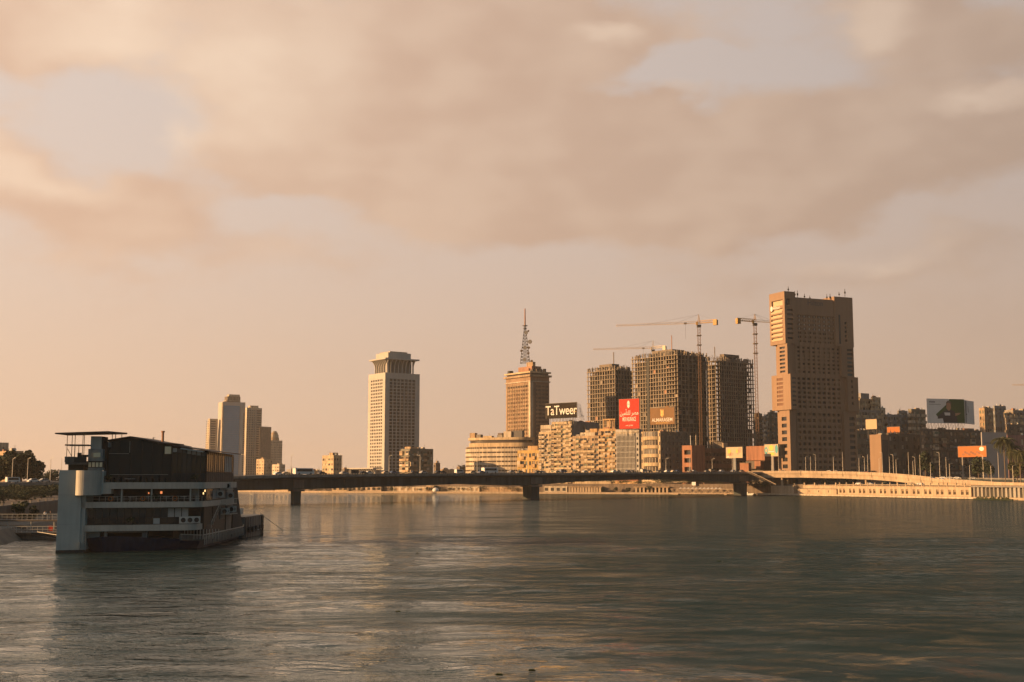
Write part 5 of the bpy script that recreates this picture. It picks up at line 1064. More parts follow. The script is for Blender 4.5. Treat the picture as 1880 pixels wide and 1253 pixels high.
# ------------------------------------------------------------------ blocks behind and right of the hotel
def flats(label, x0, xc, x1, yt, d, m, fl, nl, nf, a=35, kl=None, kf=None, bm=None, roofn=3, name='apartment_block', rough=.3):
    b = Bld(name, label, x0, xc, x1, yt, d, a); apartment(b, m, fl, nl, nf, kl, kf, bm=bm, rough=rough, roofn=roofn); b.done(); return b
flats('dark block of flats nearest the dark unfinished tower, behind the crane mast', 1386, 1389, 1402, 759, 1080, 'olive_grey', 14, 1, 4, kf='wbwb', bm='tan', roofn=1)
flats('pale dark block of flats between crane mast and hotel, lower of the two', 1401, 1405, 1415, 764, 1110, 'grey', 14, 1, 3, kf='bwb', bm='pale', roofn=1)
flats('block of flats partly hidden behind the left edge of the hotel tower', 1412, 1415, 1432, 757, 1060, 'olive_grey', 15, 1, 4, kf='wbw', bm='tan', roofn=1)
b = flats('tall cream block of flats directly right of the hotel tower with stepped roof', 1571, 1583, 1609, 732, 1060, 'tan', 13, 2, 5, kf='wbwbw', bm='cream', roofn=1)
b.box('roof_tower', 'grey', (3, b.w * .75, 1, 9, b.h - .8, b.h + 5)); 
b = flats('cream block of flats with wide balconies, second right of the hotel tower', 1604, 1606, 1622, 729, 1065, 'cream', 13, 1, 3, kf='bbw', bm='cream', roofn=1)
flats('narrow pale stair block of flats right of the wide balcony block', 1619, 1622, 1630, 749, 1070, 'pale', 11, 1, 2, kf='bw', bm='cream', roofn=1)
flats('long low cream block of flats below the stepped roof block', 1572, 1576, 1622, 752, 1030, 'concrete', 10, 1, 9, kf='bwbbw', bm='cream', roofn=0)
flats('grey block of flats with rooftop stair houses, left of the large billboard', 1628, 1634, 1674, 761, 1070, 'grey_blue', 10, 1, 8, kf='wbwbw', bm='grey', roofn=5)
b = flats('taller grey block of flats with a gabled stair tower left of the large billboard', 1652, 1654, 1671, 754, 1090, 'grey', 11, 1, 3, kf='wbw', bm='grey', roofn=1)
flats('grey green block of flats touching the large billboard', 1672, 1678, 1704, 751, 1065, 'olive_grey', 11, 1, 6, kf='bwbwb', bm='pale', roofn=3)
flats('tan block of flats right of the large billboard', 1803, 1813, 1829, 749, 1050, 'tan', 12, 2, 4, kf='wwbw', bm='cream', roofn=3)
flats('grey teal block of flats right of the tan block beyond the billboard', 1829, 1832, 1853, 745, 1080, 'grey_blue', 12, 1, 5, kf='wpwpw', bm='grey', roofn=2)
flats('pale block of flats at the right edge of the skyline', 1850, 1866, 1895, 753, 1060, 'concrete', 11, 3, 5, kf='bwbwb', bm='cream', roofn=4)
b = flats('lower dark block of flats at the right edge under the pale block', 1850, 1853, 1900, 779, 1000, 'dark_brown', 7, 1, 8, kf='wbwwb', roofn=3)
# nearer right-hand street front
b = flats('low green grey block right of the hotel tower base', 1574, 1576, 1600, 790, 960, 'olive_grey', 5, 1, 4, kf='ssss', roofn=1)
b = Bld('office_block', 'brown office block with a tall blank orange sunlit wall', 1599, 1620, 1634, 798, 900, 35); b.shell('terracotta', [], []); b.clutter(2)
b.box('glass_front', 'glass_mid', (1, b.w - 1, -.12, .02, 3, b.h - 4)); b.done()
flats('wide brown apartment block with rows of small windows in the right-hand street front', 1630, 1634, 1700, 796, 905, 'brown', 6, 1, 9, kf='wwpwwpw', bm='brown', roofn=4, rough=.1)
b = flats('cluttered dark apartment block carrying the large green and white billboard', 1692, 1700, 1806, 787, 890, 'dark_brown', 8, 1, 14, kf='bwebwbbwe', bm='brown', roofn=9, rough=.5)
for (u, m, w_, h_) in [(.12, 'board_beige', 3, 1.5), (.3, 'block_red', 4, 2.5), (.5, 'grey', 6, 1.5), (.62, 'poster_white', 9, 1.2)]: obj('shop_sign', boxmesh('shop_sign', w_, .3, h_, m), b.root, (b.w * u, -1.7, b.h * .62 + h_))
# rooftop picture box
d = 893; bb = Bld('rooftop_billboard', 'large boxy white and green billboard showing a person in a cape', 1694, 1703, 1772, 732, d, 16, zat(777, d), 'billboard')
bb.root.location.x = xat(1703, d, 60); h_ = bb.h; w_ = bb.w; bb.box('panel', 'poster_white', (0, w_, 0, .8, 0, h_))
rt = empty('side', (0, 0, 0)); bpy.data.objects.remove(rt)
ang = R(35); wr = 21
o = MB().box(0, wr, 0, .8, 0, h_ - .6).build('side_panel', 'poster_white', bb.root, (w_ + .02, 0, 0), rz=ang)
def poly2(name, pts, m, y=-.03): MB().add; mb = MB(); mb.add([(w_ * u, y, h_ * v) for u, v in pts], [tuple(range(len(pts)))]); return mb.build(name, m, bb.root)
poly2('picture', [(.60, .995), (.99, .995), (.99, .02), (.80, .02), (.76, .3), (.3, .18), (.22, .36), (.52, .78)], 'board_green', -.03)
poly2('picture', [(.44, .5), (.58, .56), (.72, .5), (.78, .25), (.80, .02), (.42, .02), (.40, .2), (.26, .18), (.27, .28)], 'navy', -.05)
poly2('picture', [(.50, .62), (.52, .84), (.57, .88), (.62, .82), (.63, .62), (.59, .52), (.55, .52)], 'skin', -.07)
poly2('picture', [(.50, .72), (.50, .85), (.54, .92), (.60, .91), (.645, .84), (.645, .70), (.625, .80), (.57, .85), (.52, .82)], 'dark_brown', -.09)
poly2('picture', [(.44, .44), (.60, .44), (.60, .32), (.46, .32)], 'letter_white', -.09); poly2('picture', [(.73, .42), (.90, .44), (.84, .36), (.74, .30)], 'skin', -.09)
for k, (u0_, u1_, v) in enumerate([(.05, .21, .84), (.05, .36, .75)]):
    n = 5 if k == 0 else 13
    for q in range(n): poly2('lettering', [(u0_ + (u1_ - u0_) * (q + .1) / n, v), (u0_ + (u1_ - u0_) * (q + .85) / n, v), (u0_ + (u1_ - u0_) * (q + .85) / n, v + (.05 if k == 0 else .03)), (u0_ + (u1_ - u0_) * (q + .1) / n, v + (.05 if k == 0 else .03))], 'ink' if k == 0 else 'grey')
mb = MB(); mb.quad((0.6, -.03, .3), (3.2, -.03, .3), (4.5, -.03, h_ * .95), (0.2, -.03, h_ * .95)); mb.build('picture', 'grey_blue', o); mb = MB(); mb.quad((7, -.03, h_ * .5), (8.4, -.03, h_ * .45), (7.4, -.03, h_ * .72), (6.6, -.03, h_ * .75)); mb.quad((2, -.06, h_ * .36), (4.6, -.06, h_ * .36), (4.6, -.06, h_ * .41), (2, -.06, h_ * .41)); mb.build('picture', 'ink', o)
mb = MB()
for k in range(11): mb.bar((1 + k * w_ / 11, 1.4, zat(790, d) - bb.base), (1 + k * w_ / 11, 1.0, h_ * .9), .15); mb.bar((1 + k * w_ / 11, 1.4, zat(790, d) - bb.base), (3.2 + k * w_ / 11, 1.2, 0), .12)
mb.build('support_frame', 'dark_steel', bb.root)
# other signs of the right-hand street front
b = board('rooftop_billboard', 'small plain cream billboard on the roof beside the hotel tower', 1593, 1613, 770, 788, 945, 'board_beige', legs=2, foot=zat(800, 945))
b = board('rooftop_billboard', 'small orange billboard on the roof of the brown apartment block', 1632, 1655, 784, 794, 908, 'board_orange', legs=3, foot=zat(799, 908))
b = board('street_billboard', 'long orange billboard with a white round emblem beside the palms', 1761, 1813, 819, 839, 810, 'board_orange', a=34, legs=0)
mb = MB(); ell(mb, b.dep * .16, b.h * .74, b.dep * .085, b.h * .20, -.05); mb.build('emblem', 'letter_white', b.root)
mb = MB()
for k in range(9): ell(mb, b.dep * (.25 + .07 * k), b.h * (.35 + .12 * math.sin(k * 2.1)), b.dep * .05, b.h * .11, -.05, 8)
mb.build('picture', 'annex_red', b.root); part('column', 'grey', b.root, (.1, .5, b.dep * .84, b.dep * .88, GZ - b.base, 0), (.1, .5, b.dep * .12, b.dep * .16, GZ - b.base, 0))
b = Bld('poster_wall', 'tall grey white advertising wall behind the palms', 1803, 1806, 1852, 794, 860, 18); b.box('panel', 'poster_grey', (0, b.w, 0, .9, 0, b.h))
for q in range(9): obj('lettering', boxmesh('lettering', 1.3, .1, .9 + .8 * (q == 4), 'ink' if q in (3, 4) else 'grey'), b.root, (3 + q * 1.5, -.06, b.h * .78 - (.5 if q == 4 else 0)))
b = flats('pink rendered building with a yellow sign at the right edge behind the palms', 1850, 1853, 1900, 799, 870, 'pink_render', 4, 1, 6, a=20, kf='pwpwp', roofn=1, rough=0)
obj('sign', boxmesh('sign', 7, .3, 6, 'board_yellow'), b.root, (11.5, -.2, b.h * .45))
# ------------------------------------------------------------------ moored restaurant boat
O2 = Vector((xat(113, 184), 184)); U = Vector((math.cos(R(19)), math.sin(R(19)))); V = Vector((-0.04, 1)).normalized()
boat = empty('restaurant_boat', (O2.x, O2.y, 0)); tag(boat, 'white and dark multi-deck restaurant boat moored at the island bank', 'boat')
def T(s, t, z): return (s * U.x + t * V.x, s * U.y + t * V.y, z)
ps = lambda px: (px - 113) * 0.0790
def pz(py, s=10, t=0): return 11 - (py - 880) * (184 + s * .32 + t) / FH
RZ = math.atan2(U.y, U.x)
def bx(name, m, *q, parent=None): 
    o = part(name, m, boat if parent is None else parent, *q, tr=T); return o
def bprism(name, m, poly, z0, z1, parent=None): mb = MB(); mb.prism(poly, z0, z1, tr=T); return mb.build(name, m, parent or boat)
def sz_prism(name, m, poly, t0, t1, parent=None):     # outline in the s-z plane, run along t
    mb = MB(); mb.hexa([T(s, t0, z) for s, z in poly], [T(s, t1, z) for s, z in poly]); return mb.build(name, m, parent or boat)
def bars(name, m, segs, r=.05, parent=None, n=4):
    mb = MB()
    for p, q in segs: mb.bar(p, q, r, None, n, tr=T)
    return mb.build(name, m, parent or boat)
def leafmesh_small():
    if 'lf' not in _mc:
        mb = MB(); rr = random.Random(3)
        for q in range(46):
            c = Vector((rr.gauss(0, .26), rr.gauss(0, .16), rr.uniform(0, .75))); a = Vector((rr.uniform(-1, 1), rr.uniform(-1, 1), rr.uniform(-.2, 1))).normalized() * .2; b_ = a.cross(Vector((rr.uniform(-1, 1), rr.uniform(-1, 1), .3))).normalized() * .09; mb.add([c - a, c + b_, c + a, c - b_], [(0, 1, 2, 3)])
        _mc['lf'] = mb.mesh('plant', 'leaf')
    return _mc['lf']
# hull
top = [(3.5, .4), (6, -1.0), (9, -1.8), (14, -1.6), (18, -.6), (20.6, 1.6), (20.9, 6), (20.9, 36), (19, 46), (14, 54), (8, 54), (3.5, 44)]
bot = [(11 + (s - 11) * .86, 25 + (t - 25) * .95) for s, t in top]
mb = MB(); zr = [2.05, 2.35, 2.5, 2.1, 1.7, 1.5, 1.5, 1.5, 2.0, 3.0, 3.0, 1.5]
mb.hexa([T(s, t, -.8) for s, t in bot], [T(s, t, z * .95) for (s, t), z in zip(top, zr)]); mb.build('hull', 'boat_hull', boat)
mb = MB()
for i in range(4, 10): mb.hexa([T(top[i][0] - .25, top[i][1], zr[i] * .95 - .1), T(top[i][0] + .1, top[i][1], zr[i] * .95 - .1), T(top[i + 1][0] + .1, top[i + 1][1], zr[i + 1] * .95 - .1), T(top[i + 1][0] - .25, top[i + 1][1], zr[i + 1] * .95 - .1)],
                               [T(top[i][0] - .25, top[i][1], zr[i] + .75), T(top[i][0] + .1, top[i][1], zr[i] + .75), T(top[i + 1][0] + .1, top[i + 1][1], zr[i + 1] + .75), T(top[i + 1][0] - .25, top[i + 1][1], zr[i + 1] + .75)])
mb.build('bulwark', 'boat_hull_grey', boat)
for k in range(26):
    t = 2 + k * 1.35; obj('bulwark_rib', boxmesh('bulwark_rib', .12, .12, 1.3, 'rail'), boat, T(21.08, t, .6))
bars('rub_rail', 'rail', [((20.98, 1.6, 2.2), (21.0, 36, 2.2)), ((20.7, 1.2, 2.2), (18, -.8, 2.45)), ((21.0, 36, 2.3), (19.2, 46, 2.9))], .09)
# lower deck
bx('deck_wall', 'boat_dark', (4.2, 20.2, 2.4, 25, 1.2, 3.1)); bx('store_wall', 'boat_white', (ps(160), ps(185), .6, 2.2, 1.2, 3.05)); bx('pillar', 'boat_white', (ps(194), ps(199), .2, .7, 1.2, 3.05))
bx('pillar', 'boat_blue', (ps(264), ps(274), .3, .9, 1.2, 3.05)); bx('cabin_wall', 'brown', (ps(320), ps(352), 1.4, 1.6, 1.4, 3.0)); bx('lower_lintel', 'concrete', (ps(200), ps(272), -.2, .3, 2.75, 3.04))
bars('stanchion', 'rail', [((ps(345) + .45 * k, .4 + .12 * k, 1.6), (ps(345) + .45 * k, .4 + .12 * k, 3.1)) for k in range(12)], .06)
for px, z in ((382, 9.0), (379, 8.6)): obj('deck_lamp', boxmesh('deck_lamp', .16, .12, .32, 'lamp_glow'), boat, T(ps(px), -.2 if px < 350 else .4, z), RZ)
# white bands: deck slabs with rounded quarter
def band(sl, sr, z0, z1, m='boat_band', tl=-1.0, tb=26):
    r = 1.6; q = [(sr - r + r * math.sin(math.pi / 2 * i / 6), tl + r - r * math.cos(math.pi / 2 * i / 6)) for i in range(7)]
    ql = [(sl + .5 - .5 * math.sin(math.pi / 2 * i / 4), tl + .5 - .5 * math.cos(math.pi / 2 * i / 4)) for i in range(4, -1, -1)]
    return bprism('deck_band', m, [(sl, tb)] + ql + q + [(sr, tb)], z0, z1)
band(ps(155), ps(372), 3.06, 3.98); band(ps(149), ps(379), 6.62, 7.5); band(ps(189), ps(384), 9.5, 10.5); bx('deck_band', 'boat_band', (ps(187), ps(208), -.95, .5, 8.75, 9.49))
# middle decks: recessed dark glazing, panels, posts and rails
for z0_, z1_ in ((3.98, 6.61), (7.5, 9.49)):
    bx('saloon_wall', 'boat_dark', (3.6, 20.2, 2.6, 25.5, z0_ + .01, z1_ - .01))
bx('saloon_floor_edge', 'timber', (3.6, 20.3, -.5, 2.6, 3.99, 4.05))
for k in range(14):
    s = ps(162) + k * (ps(352) - ps(162)) / 14; w_ = (ps(352) - ps(162)) / 14
    m = 'boat_panel' if k >= 11 else rnd.choice(['glass_dark', 'glass_dark', 'glass_brown'])
    f = bx('window', m, (s + .05, s + w_ - .05, .25, .31, 5.1, 6.45))
    m2 = 'boat_panel' if k in (9,) else rnd.choice(['glass_brown', 'boat_dark', 'curtain' if k == 4 else 'boat_dark'])
    bx('lower_panel', m2, (s + .05, s + w_ - .05, .2, .28, 4.06, 4.95))
bars('mullion', 'boat_frame', [((ps(162) + k * (ps(352) - ps(162)) / 14, .2, 4.0), (ps(162) + k * (ps(352) - ps(162)) / 14, .2, 6.6)) for k in range(15)] + [((ps(162), .18, 5.02), (ps(352), .18, 5.02))], .06)
bx('curtain', 'curtain', (ps(165), ps(168), 1.0, 1.2, 4.1, 6.5))
for px in (225, 281, 355): bx('post', 'boat_white', (ps(px), ps(px) + .22, -.6, -.35, 7.5, 9.5))
bars('railing', 'rail', [((ps(152), -.8, 8.35), (ps(376), -.8, 8.35)), ((ps(152), -.8, 7.95), (ps(376), -.8, 7.95))] + [((ps(152) + k * .9, -.8, 7.5), (ps(152) + k * .9, -.8, 8.35)) for k in range(21)], .035)
bx('bar_panel', 'boat_blue', (ps(355), ps(368), 1.2, 1.5, 7.5, 9.4)); bx('bar_panel', 'boat_hull_grey', (ps(206), ps(223), 1.2, 1.5, 7.5, 9.3))
for px, sz in ((268, .18), (292, .32)): obj('wall_lamp', boxmesh('wall_lamp', sz, .2, sz * 1.2, 'lamp_orange'), boat, T(ps(px), 2.3, 8.7), RZ)
# pylon and drum at the corner
bx('corner_pylon', 'boat_white', (0.0, 3.3, -1.2, 3.0, -.7, 12.35)); bx('pylon_foot', 'boat_white', (.05, 3.9, -1.0, 2.4, -.7, 8.6))
n = 18; dr = [(4.25 + 1.85 * math.cos(math.pi + math.pi * i / n), -1.0 + 1.5 * math.sin(math.pi + math.pi * i / n)) for i in range(n + 1)]
bprism('corner_drum', 'boat_band', dr, 8.55, 12.3); bx('corner_drum_wall', 'boat_white', (5.4, 6.35, -.99, 2, 8.7, 12.25))
for z in (4.2, 8.6): bx('panel_joint', 'boat_blue', (.02, 3.28, -1.212, -1.19, z, z + .03))
bx('waterline_band', 'boat_dark', (-.03, 3.95, -1.24, 2.4, -.7, .35))
for k, s in enumerate((7.5, 12.2, 17.0)):
    mb = MB()
    for q in range(10): mb.bar((.34 * math.cos(q * .6283), 0, .34 * math.sin(q * .6283)), (.34 * math.cos((q + 1) * .6283), 0, .34 * math.sin((q + 1) * .6283)), .08)
    mb.build('life_buoy', 'board_orange', boat, T(s, -.95, 8.0), rz=RZ)
for k in range(16):
    s = 6.5 + k * .85; bx('dining_chair', 'boat_frame', (s, s + .35, .4 + .5 * (k % 2), .8 + .5 * (k % 2), 7.5, 8.45))
for k in range(5): bx('dining_table', 'boat_panel', (7.2 + k * 2.6, 8.1 + k * 2.6, -.1, .6, 8.2, 8.26))
bars('mooring_rope', 'canvas', [((.2, -1.1, 2.6), (-9, 18, 2.4)), ((21.3, 52, 4.2), (24, 66, .1))], .05)
for k, (s, z) in enumerate(((7.0, 10.5), (19.8, 10.5), (10.4, 3.99), (14.0, 7.5))):
    o = obj('planter', boxmesh('planter', .7, .4, .4, 'boat_frame'), boat, T(s, -.75, z)); obj('plant', leafmesh_small(), o, (0, 0, .4))
bx('fender', 'rail', (3.2, 3.5, -1.6, -1.25, .6, 1.5)); bars('ladder', 'rail', [((3.75, -1.15, .2), (3.75, -1.15, 4.0)), ((4.15, -1.15, .2), (4.15, -1.15, 4.0))] + [((3.75, -1.15, .4 + .35 * k), (4.15, -1.15, .4 + .35 * k)) for k in range(10)], .04)
# roof tower
bx('tower_base', 'boat_dark', (1.0, 3.2, -.4, 2, 12.35, 13.2)); bx('tower_base', 'boat_blue', (3.9, 6.1, -.6, 2, 12.3, 12.75))
for k in range(4): bx('tower_window', 'pale_for_lit', (3.98 + .54 * k, 4.36 + .54 * k, -.72, -.62, 12.85, 13.55))  # pale panes standing for lit windows
bx('tower_lintel', 'boat_dark', (3.4, 6.2, -.6, 2, 12.76, 13.75)); bx('tower_block', 'boat_blue', (3.95, 6.05, -.9, 2, 13.76, 15.6)); bx('tower_block', 'boat_white', (4.2, 5.75, -.7, 1.8, 15.61, 17.55)); bx('tower_block', 'boat_frame', (5.76, 6.0, -.5, 1.8, 15.61, 17.5)); bx('tower_block', 'boat_blue', (6.1, 6.7, .5, 1.6, 15.9, 16.7))
MB().hexa([T(4.85, -1.35, 14.35), T(5.75, -.98, 14.35), T(5.75, -.92, 14.35), T(4.85, -1.29, 14.35)][::1], [T(4.85, -1.35, 14.95), T(5.75, -.98, 15.05), T(5.75, -.92, 15.05), T(4.85, -1.29, 14.95)]).build('sunlit_patch_plate', 'pale_for_lit', boat)  # plate angled to the sun and coloured pale to give a bright patch
bx('balcony_slab', 'boat_hull_grey', (.9, 4.0, -1.6, 2, 13.2, 13.55)); bx('balcony_parapet', 'boat_hull_grey', (.85, 2.2, -1.7, -1.55, 13.55, 14.4)); bx('balcony_parapet', 'boat_dark', (2.2, 3.95, -1.68, -1.55, 13.55, 14.35)); bx('balcony_parapet', 'boat_dark', (.85, 1.0, -1.55, 2, 13.55, 14.4))
bx('equipment', 'boat_frame', (2.4, 2.9, -.9, -.5, 14.35, 15.0)); bx('equipment', 'boat_frame', (2.9, 3.9, -.9, -.4, 14.35, 14.7))
bars('tower_post', 'timber', [((s, t, 13.5), (s, t, 18.0)) for s, t in ((1.05, -1.5), (1.75, -1.5), (3.3, -1.5), (1.05, 2.2), (2.4, 2.2))] + [((2.2, -1.5, 13.5), (2.2, -1.5, 16.1)), ((2.75, -1.5, 13.5), (2.75, -1.5, 16.1)), ((1.1, -1.4, 15.6), (1.75, -1.4, 14.4))], .055)
bx('tower_shelf', 'timber', (.8, 4.1, -1.7, 1.0, 16.05, 16.25))
MB().hexa([T(-.4, -2.6, 17.75), T(7.2, -2.6, 18.05), T(8.3, 3.8, 18.05), T(-.4, 3.8, 17.75)], [T(-.4, -2.6, 17.95), T(7.2, -2.6, 18.3), T(8.3, 3.8, 18.3), T(-.4, 3.8, 17.95)]).build('canopy_roof', 'boat_roof', boat)
bars('tower_post', 'timber', [((6.5, 2.2, 16.8), (6.5, 2.2, 18.1)), ((7.0, 2.2, 16.8), (7.0, 2.2, 18.1)), ((7.7, 3, 16.8), (7.7, 3, 18.1))], .06)
# dark glass house on the top deck
g = [(6.2, 10.5), (16, 10.5), (16, 16.25), (9.6, 17.45), (6.2, 16.8)]
sz_prism('glass_house', 'glass_house', g, 1.2, 15); bx('house_end', 'boat_frame', (6.0, 6.4, .2, 2, 10.5, 16.7))
MB().hexa([T(5.9, .6, 16.85), T(9.6, .6, 17.5), T(9.6, 15.5, 17.5), T(5.9, 15.5, 16.85)], [T(5.9, .6, 17.02), T(9.6, .6, 17.68), T(9.6, 15.5, 17.68), T(5.9, 15.5, 17.02)]).build('house_roof', 'boat_roof', boat)
MB().hexa([T(9.6, .6, 17.5), T(15.7, .6, 16.35), T(15.7, 15.5, 16.35), T(9.6, 15.5, 17.5)], [T(9.6, .6, 17.68), T(15.7, .6, 16.5), T(15.7, 15.5, 16.5), T(9.6, 15.5, 17.68)]).build('house_roof', 'boat_roof', boat)
bars('house_frame', 'boat_frame', [((s, 1.1, 10.5), (s, 1.1, z)) for s, z in ((6.3, 16.8), (8.0, 17.1), (9.7, 17.4), (11.3, 17.1), (12.9, 16.8), (14.4, 16.5))] + [((6.2, 1.1, 14.85), (16, 1.1, 14.85))], .08)
bars('house_frame', 'rail', [((6.4, 1.0, 14.95), (9.4, 1.0, 14.95)), ((9.5, 1.0, 15.1), (9.5, 1.0, 16.9)), ((6.8, .6, 11.7), (15.5, .6, 11.7))], .04)
for k in range(9): bx('terrace_seat', 'boat_dark', (7 + k * .95, 7.6 + k * .95, -.3, .5, 10.5, 11.2 + .3 * (k % 3 == 1)))
for s in (9.3, 10.1): bx('terrace_table', 'boat_panel', (s, s + .7, -.7, -.2, 11.0, 11.07))
bars('terrace_rail', 'boat_frame', [((6.4, -.85, 11.35), (21.6, -.85, 11.35))] + [((6.4 + k, -.85, 10.5), (6.4 + k, -.85, 11.35)) for k in range(16)], .035)
MB().bar((0, 0, 0), (0, 0, 1.9), .2, None, 8).bar((0, 0, 1.9), (0, 0, 2.15), .3, None, 8).build('chimney', 'block_red', boat, T(13.2, 6, 16.6)); bars('roof_aerial', 'boat_frame', [((12.0, 5, 16.9), (12.0, 5, 17.7)), ((11.8, 5, 17.5), (12.3, 5, 17.6))], .05)
bx('roof_light', 'pale_for_lit', (14.9, 15.85, .5, 1.15, 14.95, 16.1)); bx('roof_light_roof', 'boat_roof', (13.8, 16.6, .2, 6, 16.5, 16.62))
# glazed pavilion
pv = [(16.02, 10.5), (21.2, 10.5), (21.2, 15.3), (16.02, 16.05)]
sz_prism('pavilion_core', 'glass_brown', pv, 3.0, 23)
for k in range(7):
    s = 16.05 + k * .73; zt_ = 16.0 - .145 * (s - 16); f = bx('pavilion_window', rnd.choice(['glass_amber', 'glass_amber', 'glass_brown']), (s + .04, s + .69, .62, .68, 11.9, zt_ - .8)); bx('transom', rnd.choice(['boat_panel', 'glass_mid']), (s + .06, s + .67, .62, .68, zt_ - .72, zt_ - .12))
    bx('pavilion_panel', 'boat_dark', (s + .04, s + .69, .62, .7, 10.5, 11.85))
bars('pavilion_frame', 'boat_frame', [((16.05 + k * .73, .6, 10.5), (16.05 + k * .73, .6, 16.0 - .145 * k * .73)) for k in range(8)] + [((16.05, .6, 16.0), (21.2, .6, 15.25)), ((16.05, .6, 11.9), (21.2, .6, 11.9))], .07)
for k in range(14):
    t = 1.0 + k * 1.6; bx('pavilion_window', 'boat_panel' if 9 <= k <= 12 else rnd.choice(['glass_dark', 'glass_mid', 'glass_brown']), (21.18, 21.24, t + .06, t + 1.5, 12.2, 14.9)); bx('pavilion_panel', 'boat_dark', (21.18, 21.26, t + .04, t + 1.54, 10.5, 12.1))
bars('pavilion_frame', 'boat_frame', [((21.25, 1.0 + k * 1.6, 10.5), (21.25, 1.0 + k * 1.6, 15.3)) for k in range(15)], .07)
MB().hexa([T(15.9, -.2, 16.25), T(22.1, -.2, 15.35), T(22.3, 24.8, 15.35), T(15.9, 24, 16.25)], [T(15.9, -.2, 16.38), T(22.1, -.2, 15.48), T(22.3, 24.8, 15.48), T(15.9, 24, 16.38)]).build('pavilion_roof', 'boat_roof', boat)
MB().hexa([T(17.5, -.6, 15.7), T(21, -.6, 15.2), T(21, .5, 15.35), T(17.5, .5, 15.9)], [T(17.5, -.6, 15.78), T(21, -.6, 15.28), T(21, .5, 15.43), T(17.5, .5, 15.98)]).build('awning', 'boat_panel', boat)
# starboard side: service stairs, air conditioners, panels
bx('side_wall', 'boat_dark', (20.2, 20.7, 3, 26, 1.2, 10.49))
for (t0, t1, z0_, z1_, m) in [(9, 14, 3.4, 6.4, 'boat_dark'), (15, 19, 4.2, 6.4, 'boat_hull_grey'), (20, 25.8, 6.2, 10.3, 'boat_blue'), (3.5, 8, 7.6, 9.4, 'glass_dark'), (8.5, 13, 7.7, 9.3, 'boat_blue'), (14, 19, 7.8, 10.3, 'boat_blue'), (20, 25, 1.6, 5.0, 'boat_hull_grey'), (4, 12, 1.5, 3, 'boat_dark')]: bx('side_panel', m, (20.71, 20.85, t0, t1, z0_, z1_))
ac = MB().box(-.45, .45, -.35, .35, 0, .85).mesh('air_conditioner', 'ac_white'); fan = MB().bar((0, 0, 0), (0, -.06, 0), .3, None, 12).mesh('fan', 'boat_frame')
for (s, t, z) in [(18.2, -.4, 4.1), (19.2, -.3, 4.1), (20.1, .2, 4.1), (21.3, 16, 5.0), (21.3, 17.6, 5.0), (21.3, 22, 5.2), (21.3, 23.8, 5.2), (21.3, 18, 9.3), (21.3, 21, 7.6), (21.3, 12, 8.0)]:
    o = obj('air_conditioner', ac, boat, T(s, t, z), RZ); obj('fan', fan, o, (0, -.36, .43)); o.scale = (1.25, 1.25, 1.25)
for (t0, t1, z) in [(14, 24, 6.65), (18, 25, 4.9), (16, 21, 9.2)]: bx('service_shelf', 'rail', (20.86, 21.9, t0, t1, z, z + .1))
mb = MB()
for k in range(14): mb.box(20.9, 21.8, 3 + k * .55, 3.5 + k * .55, 3.2 + k * .24, 3.26 + k * .24, tr=T)
mb.build('service_stair', 'boat_hull_grey', boat)
bars('service_rail', 'rail', [((21.85, 3, 4.2), (21.85, 10.7, 7.6)), ((21.85, 11, 7.6), (21.85, 25, 7.6))] + [((21.85, 3 + k * 1.1, 3.2 + min(k, 7) * .48), (21.85, 3 + k * 1.1, 4.2 + min(k, 7) * .48)) for k in range(20)], .05)
# bow: netted frame, foredeck pontoon
mb = MB(); q = [(25.9, .8), (37.5, .8), (33.5, 4.5), (31, 7.5), (29.3, 10.4), (25.9, 10.6)]; mb.hexa([T(13, t, z) for t, z in q], [T(20.9, t, z) for t, z in q]); mb.build('bow_net', 'boat_net', boat); bx('bow_cap', 'boat_dark', (12.8, 21.2, 25.6, 30, 10.61, 10.8))
mb = MB(); q = [(13.5, 38), (20.9, 38), (21.6, 50), (21.4, 56), (13.5, 57)]; mb.prism(q, -.6, 3.9, tr=T); mb.build('fore_pontoon', 'boat_hull_grey', boat)
for k in range(9): obj('fore_rib', boxmesh('fore_rib', .16, .3, 3.9, 'boat_dark'), boat, T(20.98 + .62 * min(k, 7) / 7, 38.6 + k * 2.0, -.2))
for k in range(5): obj('tyre_fender', MB().bar((0, -.16, 0), (0, .16, 0), .55, None, 12).mesh('tyre_fender', 'tyre'), boat, T(21.35 + .3 * min(k, 3) / 3, 40 + k * 3.4, 1.4), R(90))
bars('fore_rail', 'rail', [((20.9, 38, 5.1), (21.6, 50, 5.1)), ((21.6, 50, 5.1), (21.4, 56, 5.1))] + [((20.9 + .7 * k / 12, 38 + k, 4.2), (20.9 + .7 * k / 12, 38 + k, 5.1)) for k in range(13)], .05); bx('fore_locker', 'boat_panel', (17, 19, 45, 47, 4.2, 5.4)); bars('fore_stripe', 'boat_panel', [((21.6, 46, 1.1), (21.66, 50, 1.1)), ((21.66, 50, 1.1), (21.45, 56, 1.1))], .08)
